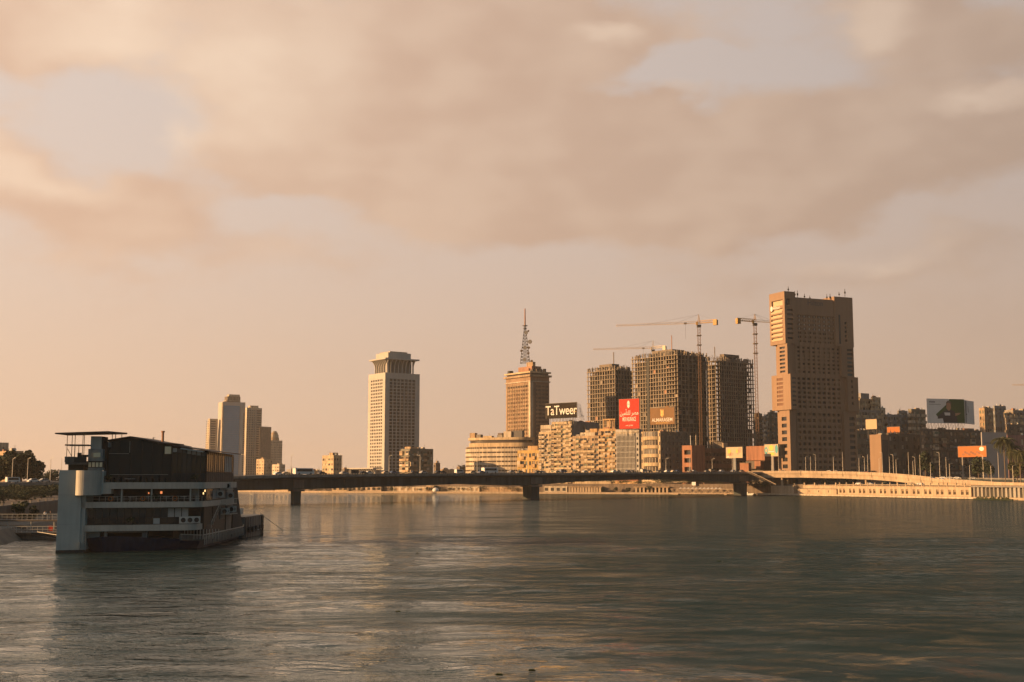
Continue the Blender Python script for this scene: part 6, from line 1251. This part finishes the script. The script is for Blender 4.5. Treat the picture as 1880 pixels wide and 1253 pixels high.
# ------------------------------------------------------------------ island embankment left of the boat
emb = empty('embankment_wall', (0, 0, 0)); tag(emb, 'brown stone embankment wall with a pale parapet behind the landing stage', 'wall')
WL = [(-98, 150), (-106, 250), (-123, 330), (-157, 440), (-200, 570), (-262, 770)]
mb = MB(); ribbon(mb, WL, 2.0, WL, 4.6); mb.build('wall', 'brown', emb)
for i in range(len(WL) - 1):
    a, b_ = WL[i], WL[i + 1]; mb = MB(); mb.hexa([(a[0], a[1], 4.6), (b_[0], b_[1], 4.6), (b_[0] - 1, b_[1], 4.6), (a[0] - 1, a[1], 4.6)], [(a[0], a[1], 5.45), (b_[0], b_[1], 5.45), (b_[0] - 1, b_[1], 5.45), (a[0] - 1, a[1], 5.45)]); mb.build('parapet', 'concrete_dark', emb)
for k in range(16):
    f = k / 15 * 1.999; i = int(f); p = Vector(WL[i]) + (Vector(WL[i + 1]) - Vector(WL[i])) * (f - i); obj('parapet_post', boxmesh('parapet_post', .5, .5, .5, 'concrete'), emb, (p.x - .5, p.y, 5.45))
# landing stage
ls = empty('landing_stage', (-93, 226, 0)); tag(ls, 'dark floating landing stage with double railings between bank and boat', 'pier')
part('pontoon', 'boat_hull_grey', ls, (-12, 10, -4, 6, -.4, .9)); part('deck', 'timber', ls, (-13, 11, -4.5, 7, .92, 1.3)); part('upper_deck', 'timber', ls, (-13, 11, 5, 9, 3.0, 3.25))
for (y, z, n) in ((-4.3, 1.3, 13), (5.1, 3.25, 13)):
    mb = MB(); mb.bar((-13, y, z + 1.1), (11, y, z + 1.1), .06).bar((-13, y, z + .55), (11, y, z + .55), .04)
    for k in range(n * 2): mb.bar((-13 + 24 * k / (n * 2 - 1), y, z), (-13 + 24 * k / (n * 2 - 1), y, z + 1.1), .04)
    mb.build('railing', 'rail', ls)
for k in range(6): obj('post', boxmesh('post', .2, .2, 3.0, 'rail'), ls, (-12 + k * 4.4, 5.2, 0.2))
obj('planter', boxmesh('planter', 1.6, .8, .8, 'boat_dark'), ls, (-9.5, -3, 1.3)); obj('life_ring_board', boxmesh('life_ring_board', .9, .15, .9, 'board_red'), ls, (8.5, -4.2, 1.6)); obj('bench', boxmesh('bench', 2.2, .7, .5, 'boat_white'), ls, (-3.5, -2.8, 1.3))
mb = MB()
for k in range(12): 
    a0 = 2 * math.pi * k / 12; a1 = 2 * math.pi * (k + 1) / 12; mb.bar((.5 * math.cos(a0), 0, .5 * math.sin(a0)), (.5 * math.cos(a1), 0, .5 * math.sin(a1)), .09)
mb.build('tyre_fender', 'tyre', ls, (-2.5, -4.65, 1.7)); bars_ = MB(); bars_.bar((5, -4, .8), (13.5, -9, .1), .1).bar((8, -4, .9), (14, -7, -.2), .12); bars_.build('mooring_boom', 'dark_steel', ls)
# person on the upper deck of the stage
def person(label, loc, rz, shirt, trousers, h=1.74):
    r = empty('person', loc, rz); tag(r, label, 'person')
    me = bpy.data.meshes.new('body'); J = {'pel': (0, 0, .94, .15), 'wst': (0, -.02, 1.12, .14), 'chest': (0, -.05, 1.34, .165), 'neck': (0, -.07, 1.50, .06), 'head': (0, -.10, 1.63, .105), 'crown': (0, -.10, 1.74, .07),
         'shl': (-.19, -.05, 1.42, .07), 'ell': (-.27, -.12, 1.17, .05), 'wrl': (-.20, -.34, 1.08, .04), 'hdl': (-.17, -.42, 1.07, .04), 'shr': (.19, -.05, 1.42, .07), 'elr': (.27, -.12, 1.17, .05), 'wrr': (.20, -.34, 1.08, .04), 'hdr': (.17, -.42, 1.07, .04),
         'hpl': (-.1, 0, .88, .10), 'knl': (-.12, -.03, .49, .07), 'anl': (-.12, .02, .09, .05), 'tol': (-.13, -.15, .04, .04), 'hpr': (.1, 0, .88, .10), 'knr': (.12, 0, .49, .07), 'anr': (.12, .06, .09, .05), 'tor': (.13, -.1, .04, .04)}
    E = [('pel', 'wst'), ('wst', 'chest'), ('chest', 'neck'), ('neck', 'head'), ('head', 'crown'), ('chest', 'shl'), ('shl', 'ell'), ('ell', 'wrl'), ('wrl', 'hdl'), ('chest', 'shr'), ('shr', 'elr'), ('elr', 'wrr'), ('wrr', 'hdr'), ('pel', 'hpl'), ('hpl', 'knl'), ('knl', 'anl'), ('anl', 'tol'), ('pel', 'hpr'), ('hpr', 'knr'), ('knr', 'anr'), ('anr', 'tor')]
    ks = list(J); k_ = h / 1.8; me.from_pydata([tuple(c * k_ for c in J[q][:3]) for q in ks], [(ks.index(a), ks.index(b)) for a, b in E], [])
    o = obj('body', me, r); sk = o.modifiers.new('skin', 'SKIN'); 
    if not me.skin_vertices: me.skin_vertices.new(name='')
    for i, q in enumerate(ks): me.skin_vertices[0].data[i].radius = (J[q][3] * k_,) * 2; me.skin_vertices[0].data[i].use_root = (q == 'pel')
    ss_ = o.modifiers.new('sub', 'SUBSURF'); ss_.levels = 1; ss_.render_levels = 1
    bpy.context.view_layer.update(); m2 = bpy.data.meshes.new_from_object(o.evaluated_get(bpy.context.evaluated_depsgraph_get())); o.modifiers.clear(); o.data = m2; m2.name = 'body'
    m2.materials.clear()
    for q in ('skin', shirt, trousers, 'cloth_dark'): m2.materials.append(MATS[q])
    for p in m2.polygons:
        c = p.center; z = c.z / k_
        p.material_index = 3 if z > 1.69 or (z > 1.6 and c.y > -.08 * k_) or z < .1 else 0 if z > 1.47 or (c.y < -.36 * k_ and z > .9) else 1 if z > .95 else 2; p.use_smooth = True
    return r
person('person in a white shirt and dark trousers leaning at the landing stage railing', (xat(82, 231.2), 231.2 + .95, 3.25), R(15), 'cloth_white', 'cloth_dark')
person('person in dark clothes standing beside the white-shirted person on the stage', (xat(91, 231.2), 231.2 + 1.4, 3.25), R(-60), 'cloth_dark', 'cloth_dark')
# ------------------------------------------------------------------ trees and palms
def leafmesh(name, lobes, n, size, m, seed):
    r = random.Random(seed); mb = MB()
    tot = sum(l[3] * l[4] for l in lobes)
    for (cx, cy, cz, rx, rz_) in lobes:
        for i in range(max(8, int(n * rx * rz_ / tot))):
            th = r.uniform(0, 2 * math.pi); u = r.uniform(-.85, 1); q = (1 - u * u) ** .5; rad = r.uniform(.55, 1.05) ** .6
            c = Vector((cx + rx * rad * q * math.cos(th), cy + rx * rad * q * math.sin(th), cz + rz_ * rad * u)); s = size * r.uniform(.5, 1.3)
            a = Vector((r.uniform(-1, 1), r.uniform(-1, 1), r.uniform(-.5, .9))).normalized(); b = a.cross(Vector((r.uniform(-1, 1), r.uniform(-1, 1), r.uniform(-1, 1)))).normalized()
            mb.add([c - a * s, c + b * s * .55, c + a * s, c - b * s * .55], [(0, 1, 2, 3)])
    return mb.mesh(name, m)
def tree(label, px, py_top, d, base, wide, m='leaf_dark', n=1500, name='tree', seed=0, group=None, tf=.35, size=None, X=None):
    h = zat(py_top, d) - base; x = xat(px, d) if X is None else X; r = random.Random(seed * 7 + 3); rt = empty(name, (x, d, base)); tag(rt, label, 'tree' if h > 3 else 'shrub', group)
    cr = wide / 2; lobes = [(0, 0, h * .66, cr * .7, h * .30)]
    for k in range(9): a = r.uniform(0, 6.28); q = r.uniform(.25, .75); lobes.append((cr * q * math.cos(a), cr * q * math.sin(a), h * r.uniform(tf + .1, .86), cr * r.uniform(.28, .5), h * r.uniform(.12, .22)))
    obj('crown', leafmesh('crown', lobes, n, size or max(.25, h * .045), m, seed), rt)
    mb = MB(); mb.bar((0, 0, 0), (0, 0, h * .5), max(.12, h * .028), h * .015, 7)
    for l in lobes[1:6]: mb.bar((0, 0, h * tf * .9), (l[0] * .8, l[1] * .8, l[2]), h * .012, h * .004, 5)
    mb.build('trunk', 'bark', rt); return rt
def frond_mesh(L_, seed):
    r = random.Random(seed); mb = MB(); n = 12; pts = []
    for i in range(n + 1):
        t = i / n; pts.append(Vector((L_ * (t - .18 * t * t), 0, L_ * (.42 * t - .95 * t * t))))
    for i in range(n): mb.bar(pts[i], pts[i + 1], .05 * (1 - i / n) + .015)
    for i in range(1, n):
        for s in (-1, 1):
            ln = L_ * .26 * math.sin(math.pi * (.12 + .8 * i / n)); p = pts[i]; q = p + Vector((ln * .45, s * ln * .75, -ln * .45)); w_ = Vector((L_ * .045, 0, 0)); mb.add([p - w_, p + w_, q], [(0, 1, 2)])
    return mb.mesh('frond', 'palm_leaf')
FR = [frond_mesh(1.0, 1)]
def palm(label, px, py_top, d, base, L_=4.5, seed=0, nf=26):
    h = zat(py_top, d) - base - L_ * .3; r = random.Random(seed); rt = empty('palm_tree', (xat(px, d), d, base)); tag(rt, label, 'palm')
    mb = MB()
    for k in range(8): mb.bar((0, 0, h * k / 8), (0, 0, h * (k + 1) / 8), .38 - .01 * k, .30 - .01 * k, 8)
    mb.build('trunk', 'palm_bark', rt)
    for k in range(nf):
        o = obj('frond', FR[0], rt, (0, 0, h)); o.rotation_euler = (0, R(r.uniform(-42, 48)), 2.4 * k + r.uniform(-.3, .3)); s = L_ * r.uniform(.8, 1.1); o.scale = (s, s, s)
    return rt
# island side
far_block('apartment_block', 'tan building behind the trees at the left edge', -8, 12, 41, 828, 640, 'tan', 3, 4, 4, 35, .5, .5, GLS, 2, base=5.2)
far_block('apartment_block', 'taller pale building cut by the left edge above the trees', -30, -5, 13, 813, 660, 'pale', 3, 3, 6, 35, .5, .5, GLS, 2, base=5.2)
tree('large dark tree at the left edge behind the bridge approach', 12, 832, 505, 5.2, 17, seed=1, n=2600)
tree('broad dark tree with a round crown second from the left edge', 38, 831, 512, 5.2, 16, seed=2, n=2600)
tree('dark tree sloping down towards the palm left of the boat', 58, 846, 508, 5.2, 10, seed=3, n=1600)
palm('small palm silhouette above the trees left of the boat', 62, 846, 520, 5.2, 3.2, 4, 18)
tree('low dark tree behind the lamp posts left of the boat', 84, 866, 540, 5.2, 14, seed=5, n=1600)
tree('dark tree directly left of the boat pylon beyond the bridge', 106, 861, 560, 5.2, 15, seed=6, n=2000)
for i, (px, py, d, wd) in enumerate([(6, 892, 395, 11), (28, 889, 405, 12), (50, 891, 398, 10), (70, 890, 410, 12), (90, 892, 400, 10), (110, 889, 412, 12), (-10, 890, 400, 10)]):
    if px < 0: continue
    tree('dark bushy tree under the bridge approach, %s from the left edge' % ORD[i], px, py, d, 5.2, wd, seed=10 + i, n=1300, group='trees under the bridge approach', tf=.1)
for i, (px, py, d, wd) in enumerate([(4, 900, 300, 9), (24, 897, 318, 10), (58, 899, 335, 10), (80, 898, 352, 9), (102, 897, 372, 10)]):
    tree('dark shore tree behind the embankment parapet, %s from the left edge' % ORD[i], px, py, d, 4.9, wd, seed=140 + i, n=1300, group='shore trees behind the embankment', tf=.08, X=xat(px, d) - 4)
tree('small lit green bush before the embankment wall left of the boat', 40, 920, 262, 2.2, 3.4, 'leaf', 700, 'bush', 20, tf=.05, size=.28); tree('small dark bush beside the lit bush at the embankment wall', 63, 926, 266, 2.2, 2.4, 'leaf_dark', 400, 'bush', 21, tf=.05, size=.25)
# east bank greenery
for i, (px, py, off, wd) in enumerate([(1107, 896, 5, 4.2), (1131, 894, 5, 4.0), (1154, 895, 5, 4.6), (1193, 892, 5, 4.6)]):
    p = bankpt(px, off); tree('round clipped dark tree on the quay under the bridge, %s from the midstream pier' % ORD[i], px, py, p.y, 1.3, wd, seed=30 + i, n=700, group='clipped quay trees', tf=.25, X=p.x)
for i, (px, py, d, wd, m) in enumerate([(1384, 879, 842, 12, 'leaf_dark'), (1404, 884, 836, 9, 'leaf'), (1492, 874, 830, 15, 'leaf_dark'), (1512, 871, 828, 14, 'leaf_dark'), (1534, 874, 822, 13, 'leaf_dark'), (1556, 878, 812, 10, 'leaf_dark')]):
    tree('dark tree under the exit ramp, %s from the bridge stair' % ORD[i], px, py, d, GZ - (1.0 if i > 1 else 3), wd, m, 1300, seed=40 + i, group='trees under the exit ramp', tf=.15)
for i, px in enumerate(range(560, 980, 14)):
    p = bankpt(px + rnd.uniform(-5, 5), rnd.uniform(4.5, 8.0)); tree('dark far-bank tree seen through the bridge, %s from the boat' % ORD[i], px, 896 - rnd.uniform(0, 7), p.y, 1.3, rnd.uniform(4, 9), rnd.choice(['leaf_dark', 'leaf', 'leaf_dark']), 450, seed=60 + i, group='far-bank trees seen through the bridge', tf=.1, X=p.x)
for i, px in enumerate(range(1010, 1370, 16)):
    p = bankpt(px + rnd.uniform(-5, 5), rnd.uniform(11, 15)); tree('dark corniche tree behind the quay under the bridge, %s right of the midstream pier' % ORD[i], px, 884 - rnd.uniform(0, 5), p.y, GZ, rnd.uniform(7, 11), rnd.choice(['leaf_dark', 'leaf', 'leaf_mid']), 450, seed=90 + i, group='corniche trees behind the quay', tf=.1, X=p.x)
tree('dark street tree before the brown apartment block', 1700, 826, 815, GZ, 10, 'leaf_dark', 1500, seed=120); tree('dark street tree under the long orange billboard', 1797, 836, 800, GZ, 12, 'leaf_dark', 1500, seed=121); tree('small street tree left of the palms below the poster wall', 1815, 845, 790, GZ, 8, 'leaf_dark', 900, seed=122)
palm('large full palm before the poster wall', 1846, 802, 700, GZ, 8.0, 1, 40); palm('shorter palm at the right edge', 1874, 826, 690, GZ, 7.0, 2, 34); palm('palm close behind the large palm, towards the right edge', 1861, 818, 712, GZ, 7.0, 3, 30)
tree('bushy street tree at the right edge below the palms', 1868, 848, 700, GZ, 10, 'leaf_mid', 1200, seed=124)
# ------------------------------------------------------------------ vehicles
def car_meshes(col, kind):
    k = ('car', col, kind)
    if k in _mc: return _mc[k]
    m = 'paint_' + col; L_, W_, H_, hb = {'sedan': (4.5, 1.75, 1.45, .85), 'van': (4.9, 1.9, 2.1, 1.05), 'bus': (10.5, 2.5, 3.0, 1.5)}[kind]
    if kind == 'sedan': out = [(-L_ / 2, .3), (L_ / 2, .3), (L_ / 2, .7), (L_ * .28, .88), (L_ * .14, H_), (-L_ * .24, H_), (-L_ * .40, .95), (-L_ / 2, .85)]
    else: out = [(-L_ / 2, .35), (L_ / 2, .35), (L_ / 2, hb), (L_ * .44, H_ * .96), (L_ * .40, H_), (-L_ * .48, H_), (-L_ / 2, H_ * .95)]
    n = len(out); mb = MB()
    ins = lambda z: .86 if z > H_ * .8 else 1.0
    A = [(x, -W_ / 2 * ins(z), z) for x, z in out]; B = [(x, W_ / 2 * ins(z), z) for x, z in out]; mb.hexa(A, B); body = mb.mesh('body', m)
    zb, zt_ = (.92, H_ * .93) if kind == 'sedan' else (H_ * .50, H_ * .88)
    x0, x1 = (-L_ * .32, L_ * .20) if kind == 'sedan' else (-L_ * .44, L_ * .40); glass = []
    for s in (-1, 1):
        y0 = s * (W_ / 2 + .012); y1 = s * (W_ / 2 * .90 + .012) if kind == 'sedan' else y0
        mb = MB(); mb.add([(x0, y0, zb), (x1, y0, zb), (x1 - .25, y1, zt_), (x0 + .25, y1, zt_)], [(0, 1, 2, 3)]); glass.append(mb.mesh('side_window', 'car_glass'))
    mb = MB()
    xw = (L_ * .27, L_ * .15) if kind == 'sedan' else (L_ * .475, L_ * .445); zw = (.92, H_ * .95) if kind == 'sedan' else (H_ * .52, H_ * .9)
    mb.add([(xw[0] + .03, -W_ * .42, zw[0]), (xw[0] + .03, W_ * .42, zw[0]), (xw[1] + .03, W_ * .38, zw[1]), (xw[1] + .03, -W_ * .38, zw[1])], [(0, 1, 2, 3)]); ws = mb.mesh('windscreen', 'car_glass')
    wh = MB().bar((0, -.1, 0), (0, .1, 0), .32 if kind != 'bus' else .48, None, 12).mesh('wheel', 'tyre')
    _mc[k] = (body, glass, ws, wh, L_, W_, .32 if kind != 'bus' else .48); return _mc[k]
for c, v in dict(white=(.62, .62, .60), silver=(.35, .35, .34), black=(.02, .02, .022), red=(.28, .03, .02), blue=(.04, .07, .15), beige=(.40, .33, .22)).items(): plain('paint_' + c, v, .3, spec=.6)
def car(label, loc, rz, col, kind='sedan', slope=0, group='vehicles on the bridge', cat='car'):
    body, glass, ws, wh, L_, W_, rw = car_meshes(col, kind); r = empty('parked_car' if 'parked' in label else {'sedan': 'car', 'van': 'van', 'bus': 'bus'}[kind], loc, rz); tag(r, label, {'sedan': 'car', 'van': 'van', 'bus': 'bus'}[kind], group)
    obj('body', body, r); obj('side_window', glass[0], r); obj('side_window', glass[1], r); obj('windscreen', ws, r)
    for x in (-L_ * .31, L_ * .31):
        for y in (-W_ / 2 + .05, W_ / 2 - .05): obj('wheel', wh, r, (x, y, rw))
    return r
BA = math.atan2(BD.y, BD.x); i = 0; s = -6
COLS = ['white', 'black', 'silver', 'black', 'white', 'beige', 'black', 'red', 'silver', 'black', 'blue', 'white']
while s < 384 and i < 48:
    kind = 'bus' if i in (2, 17) else 'van' if i % 9 == 5 else 'sedan'; c = 'white' if kind == 'bus' else COLS[(i * 5 + i // 7) % len(COLS)]; lane = [3.0, 6.4][i % 2 if i % 5 else 0]
    p = bp(s, lane, zt(s) - .36); car('%s %s on the bridge deck, %s vehicle counted from the boat' % (c, {'sedan': 'car'}.get(kind, kind), ORD[i]), p, BA + (0 if lane < 4 else 0), c, kind)
    s += rnd.uniform(5.5, 11) + (6 if kind == 'bus' else 0); i += 1
for k, (s, n, c, kd) in enumerate([(-118, 3, 'white', 'sedan'), (-112, 6.5, 'silver', 'sedan'), (-104, 3, 'white', 'sedan'), (-96, 3, 'silver', 'van'), (-126, 3.2, 'white', 'van')]):
    car('%s %s on the bridge approach left of the boat, %s of that line' % (c, {'sedan': 'car'}.get(kd, kd), ORD[k]), bp(s, n, zt(s) - .36), BA, c, kd, group='vehicles on the bridge approach')
def rpt(px):
    for a, b in zip(RP, RP[1:]):
        if a[0] <= px <= b[0]: t = (px - a[0]) / (b[0] - a[0]); d = a[1] + (b[1] - a[1]) * t; return Vector((xat(px, d), d, a[2] + (b[2] - a[2]) * t)), math.atan2(b[1] - a[1], xat(*b[:2]) - xat(*a[:2]))
for k, (px, c, kd) in enumerate([(1436, 'beige', 'sedan'), (1470, 'black', 'sedan'), (1519, 'white', 'sedan'), (1532, 'silver', 'sedan'), (1580, 'black', 'sedan'), (1588, 'red', 'sedan'), (1706, 'silver', 'sedan'), (1722, 'white', 'sedan')]):
    p, a = rpt(px); n_ = Vector((-math.sin(a), math.cos(a))); car('%s car on the exit ramp, %s from the bridge end' % (c, ORD[k]), (p.x + n_.x * 3, p.y + n_.y * 3, p.z - .95), a, c, kd, group='cars on the exit ramp')
rstrip(lambda i, z: [(.5, z - 1.09), (9.1, z - 1.09), (9.1, z - .96), (.5, z - .96)], 'roadway', 'asphalt')
car('white bus crossing in front of the brown hotel tower', (xat(1503, 838), 838, 13.2), R(-25), 'white', 'bus', group='hotel forecourt vehicles')
# hotel viaduct carrying that bus and the street lamps behind the ramp
vd = empty('upper_road', (xat(1440, 846), 846, 0)); tag(vd, 'elevated dark road passing in front of the brown hotel tower', 'road')
x1_ = xat(1900, 760) - xat(1440, 846); MB().hexa([(0, 0, 11.6), (x1_, -86, 9.2), (x1_, -76, 9.2), (0, 12, 11.6)], [(0, 0, 13.0), (x1_, -86, 10.4), (x1_, -76, 10.4), (0, 12, 13.0)]).build('deck', 'bridge_concrete', vd); MB().hexa([(0, 12, 13.0), (x1_, -76, 10.4), (x1_, -75.7, 10.4), (0, 12.3, 13.0)], [(0, 12, 14.0), (x1_, -76, 11.4), (x1_, -75.7, 11.4), (0, 12.3, 14.0)]).build('parapet', 'concrete', vd)
for k in range(8): obj('column', boxmesh('column', 1.6, 1.6, 4.6, 'bridge_concrete'), vd, (x1_ * (k + .5) / 8, -86 * (k + .5) / 8 + 5, 6.5))
for k, (px, d, c) in enumerate([(1714, 812, 'white'), (1727, 809, 'silver'), (1740, 806, 'white'), (1755, 802, 'black'), (1772, 798, 'silver')]):
    t = (xat(px, d) - xat(1440, 846)) / x1_; car('%s car on the elevated road below the cluttered block, %s in line' % (c, ORD[k]), (xat(px, d), 846 - 86 * t + 5, 13.0 - 2.6 * t), math.atan2(-86, x1_), c, group='cars on the elevated road')
# parked cars on the quay road behind the arcade
for k, px in enumerate([1577, 1598, 1672, 1690]):
    p = bankpt(px, 11.5); car('%s car parked on the corniche behind the arcade posts, %s from the bridge' % (['white', 'silver', 'beige', 'white'][k], ORD[k]), (p.x, p.y, GZ), R(-60), ['white', 'silver', 'beige', 'white'][k], group='cars parked on the corniche')
# ------------------------------------------------------------------ street lamps
def lamp_meshes(h):
    k = ('lamp', round(h))
    if k not in _mc:
        _mc[k] = (MB().bar((0, 0, 0), (0, 0, h), .17, .09, 6).mesh('pole', 'lamp_pole'), MB().bar((0, 0, h), (0, -1.6, h + .35), .07, None, 5).mesh('arm', 'lamp_pole'), MB().box(-.16, .16, -2.4, -1.5, h + .27, h + .42).mesh('lamp_head', 'ac_white'))
    return _mc[k]
def lamp(label, loc, h, rz, group):
    r = empty('street_lamp', loc, rz); tag(r, label, 'street lamp', group)
    for n_, me in zip(('pole', 'arm', 'lamp_head'), lamp_meshes(h)): obj(n_, me, r)
def s_of_px(px, n):
    lo, hi = -200, 430
    for _ in range(40):
        m_ = (lo + hi) / 2; p = bp(m_, n, 0)
        if p[0] / p[1] < (px - CX) / FH: lo = m_
        else: hi = m_
    return lo
for k, px in enumerate([448, 534, 628, 714, 771, 876, 968, 1054, 1109, 1124, 1166, 1223, 1267, 1308, 1345, 1374]):
    n = [.5, 25.3][k % 2]; s = s_of_px(px, n); lamp('street lamp on the bridge, %s counted from the boat' % ORD[k], bp(s, n, zt(s) - .4), 9.0, BA + (math.pi if k % 2 == 0 else 0), 'street lamps on the bridge')
for k, px in enumerate([22, 50, 92, 112]):
    s = s_of_px(px, 12.5); lamp('street lamp on the bridge approach, %s from the left edge' % ORD[k], bp(s, 12.5, zt(s) - .4), 9.0, BA, 'street lamps on the bridge approach')
for k, px in enumerate([1430, 1480, 1531, 1578, 1615, 1646, 1677, 1709, 1744, 1781, 1820, 1860]):
    p, a = rpt(px); lamp('pale street lamp on the exit ramp, %s from the bridge end' % ORD[k], (p.x, p.y, p.z - 1.2), 10.5, a + math.pi, 'street lamps on the exit ramp')
for k, px in enumerate([1489, 1498, 1548, 1588, 1594, 1621, 1634, 1641, 1669, 1681, 1690, 1726, 1738, 1806, 1834]):
    d = 846 - (px - 1440) * .178 + 9; t = (846 + 9 - d) / 86; lamp('thin street lamp on the elevated road, %s from the hotel tower' % ORD[k], (xat(px, d), d, 12.9 - 2.6 * t), 14.0 + (k % 3) * 1.5, R(160 + 40 * (k % 2)), 'street lamps on the elevated road')
# flag and floodlight poles by the annex and the corniche
pf = empty('white_flue_mast', (xat(1269, 893), 893, GZ)); tag(pf, 'slim bright white mast standing at the end of the low annex', 'mast'); MB().bar((0, 0, 0), (0, 0, zat(801, 893) - GZ), .28, .2, 8).build('pole', 'poster_white', pf); MB().ball((0, 0, zat(801, 893) - GZ), .4).build('cap', 'poster_white', pf)
# floating weed clumps
for k, (px, py, r_) in enumerate([(766, 1016, .35), (731, 1124, .30), (916, 1240, .28), (976, 1232, .30), (1320, 1031, .4), (1614, 1036, .4), (960, 957, .5)]):
    r_ *= .45; d = ywat(py); mb = MB(); rr = random.Random(k)
    for q in range(40): a = rr.uniform(0, 6.28); u = rr.uniform(0, r_); c = Vector((u * math.cos(a) * 1.3, u * math.sin(a), rr.uniform(-.02, .03))); mb.add([c + Vector((-.08, 0, 0)), c + Vector((0, -.06, .05)), c + Vector((.09, 0, 0)), c + Vector((0, .07, .08))], [(0, 1, 2, 3)])
    o = mb.build('floating_weed', 'leaf', None, (xat(px, d, 0), d, 0)); tag(o, ['small dark weed clump adrift off the boat', 'weed clump adrift nearest below the white tower reflection', 'green weed clump adrift at the bottom edge, nearer the boat', 'dark weed clump adrift at the bottom edge, nearer the middle', 'weed clump adrift left of the hotel reflection', 'weed clump adrift right of the hotel reflection', 'far weed clump adrift in midstream below the pier'][k], 'water weed', 'floating weed clumps')
HAZE=0.000065
# ------------------------------------------------------------------ evening haze over the river
HZ = MB().box(-5200, 5200, -150, 7000, -2.0, 172)
hm = bpy.data.materials.new('evening_haze'); hm.use_nodes = True
t = hm.node_tree; t.nodes.clear(); o_ = t.nodes.new('ShaderNodeOutputMaterial'); v_ = t.nodes.new('ShaderNodeVolumePrincipled')
v_.inputs['Color'].default_value = (0.95, 0.86, 0.76, 1); v_.inputs['Density'].default_value = HAZE; v_.inputs['Anisotropy'].default_value = 0.35
t.links.new(v_.outputs[0], o_.inputs['Volume'])
MATS['evening_haze'] = hm
hz = HZ.build('haze', 'evening_haze'); tag(hz, kind='stuff')
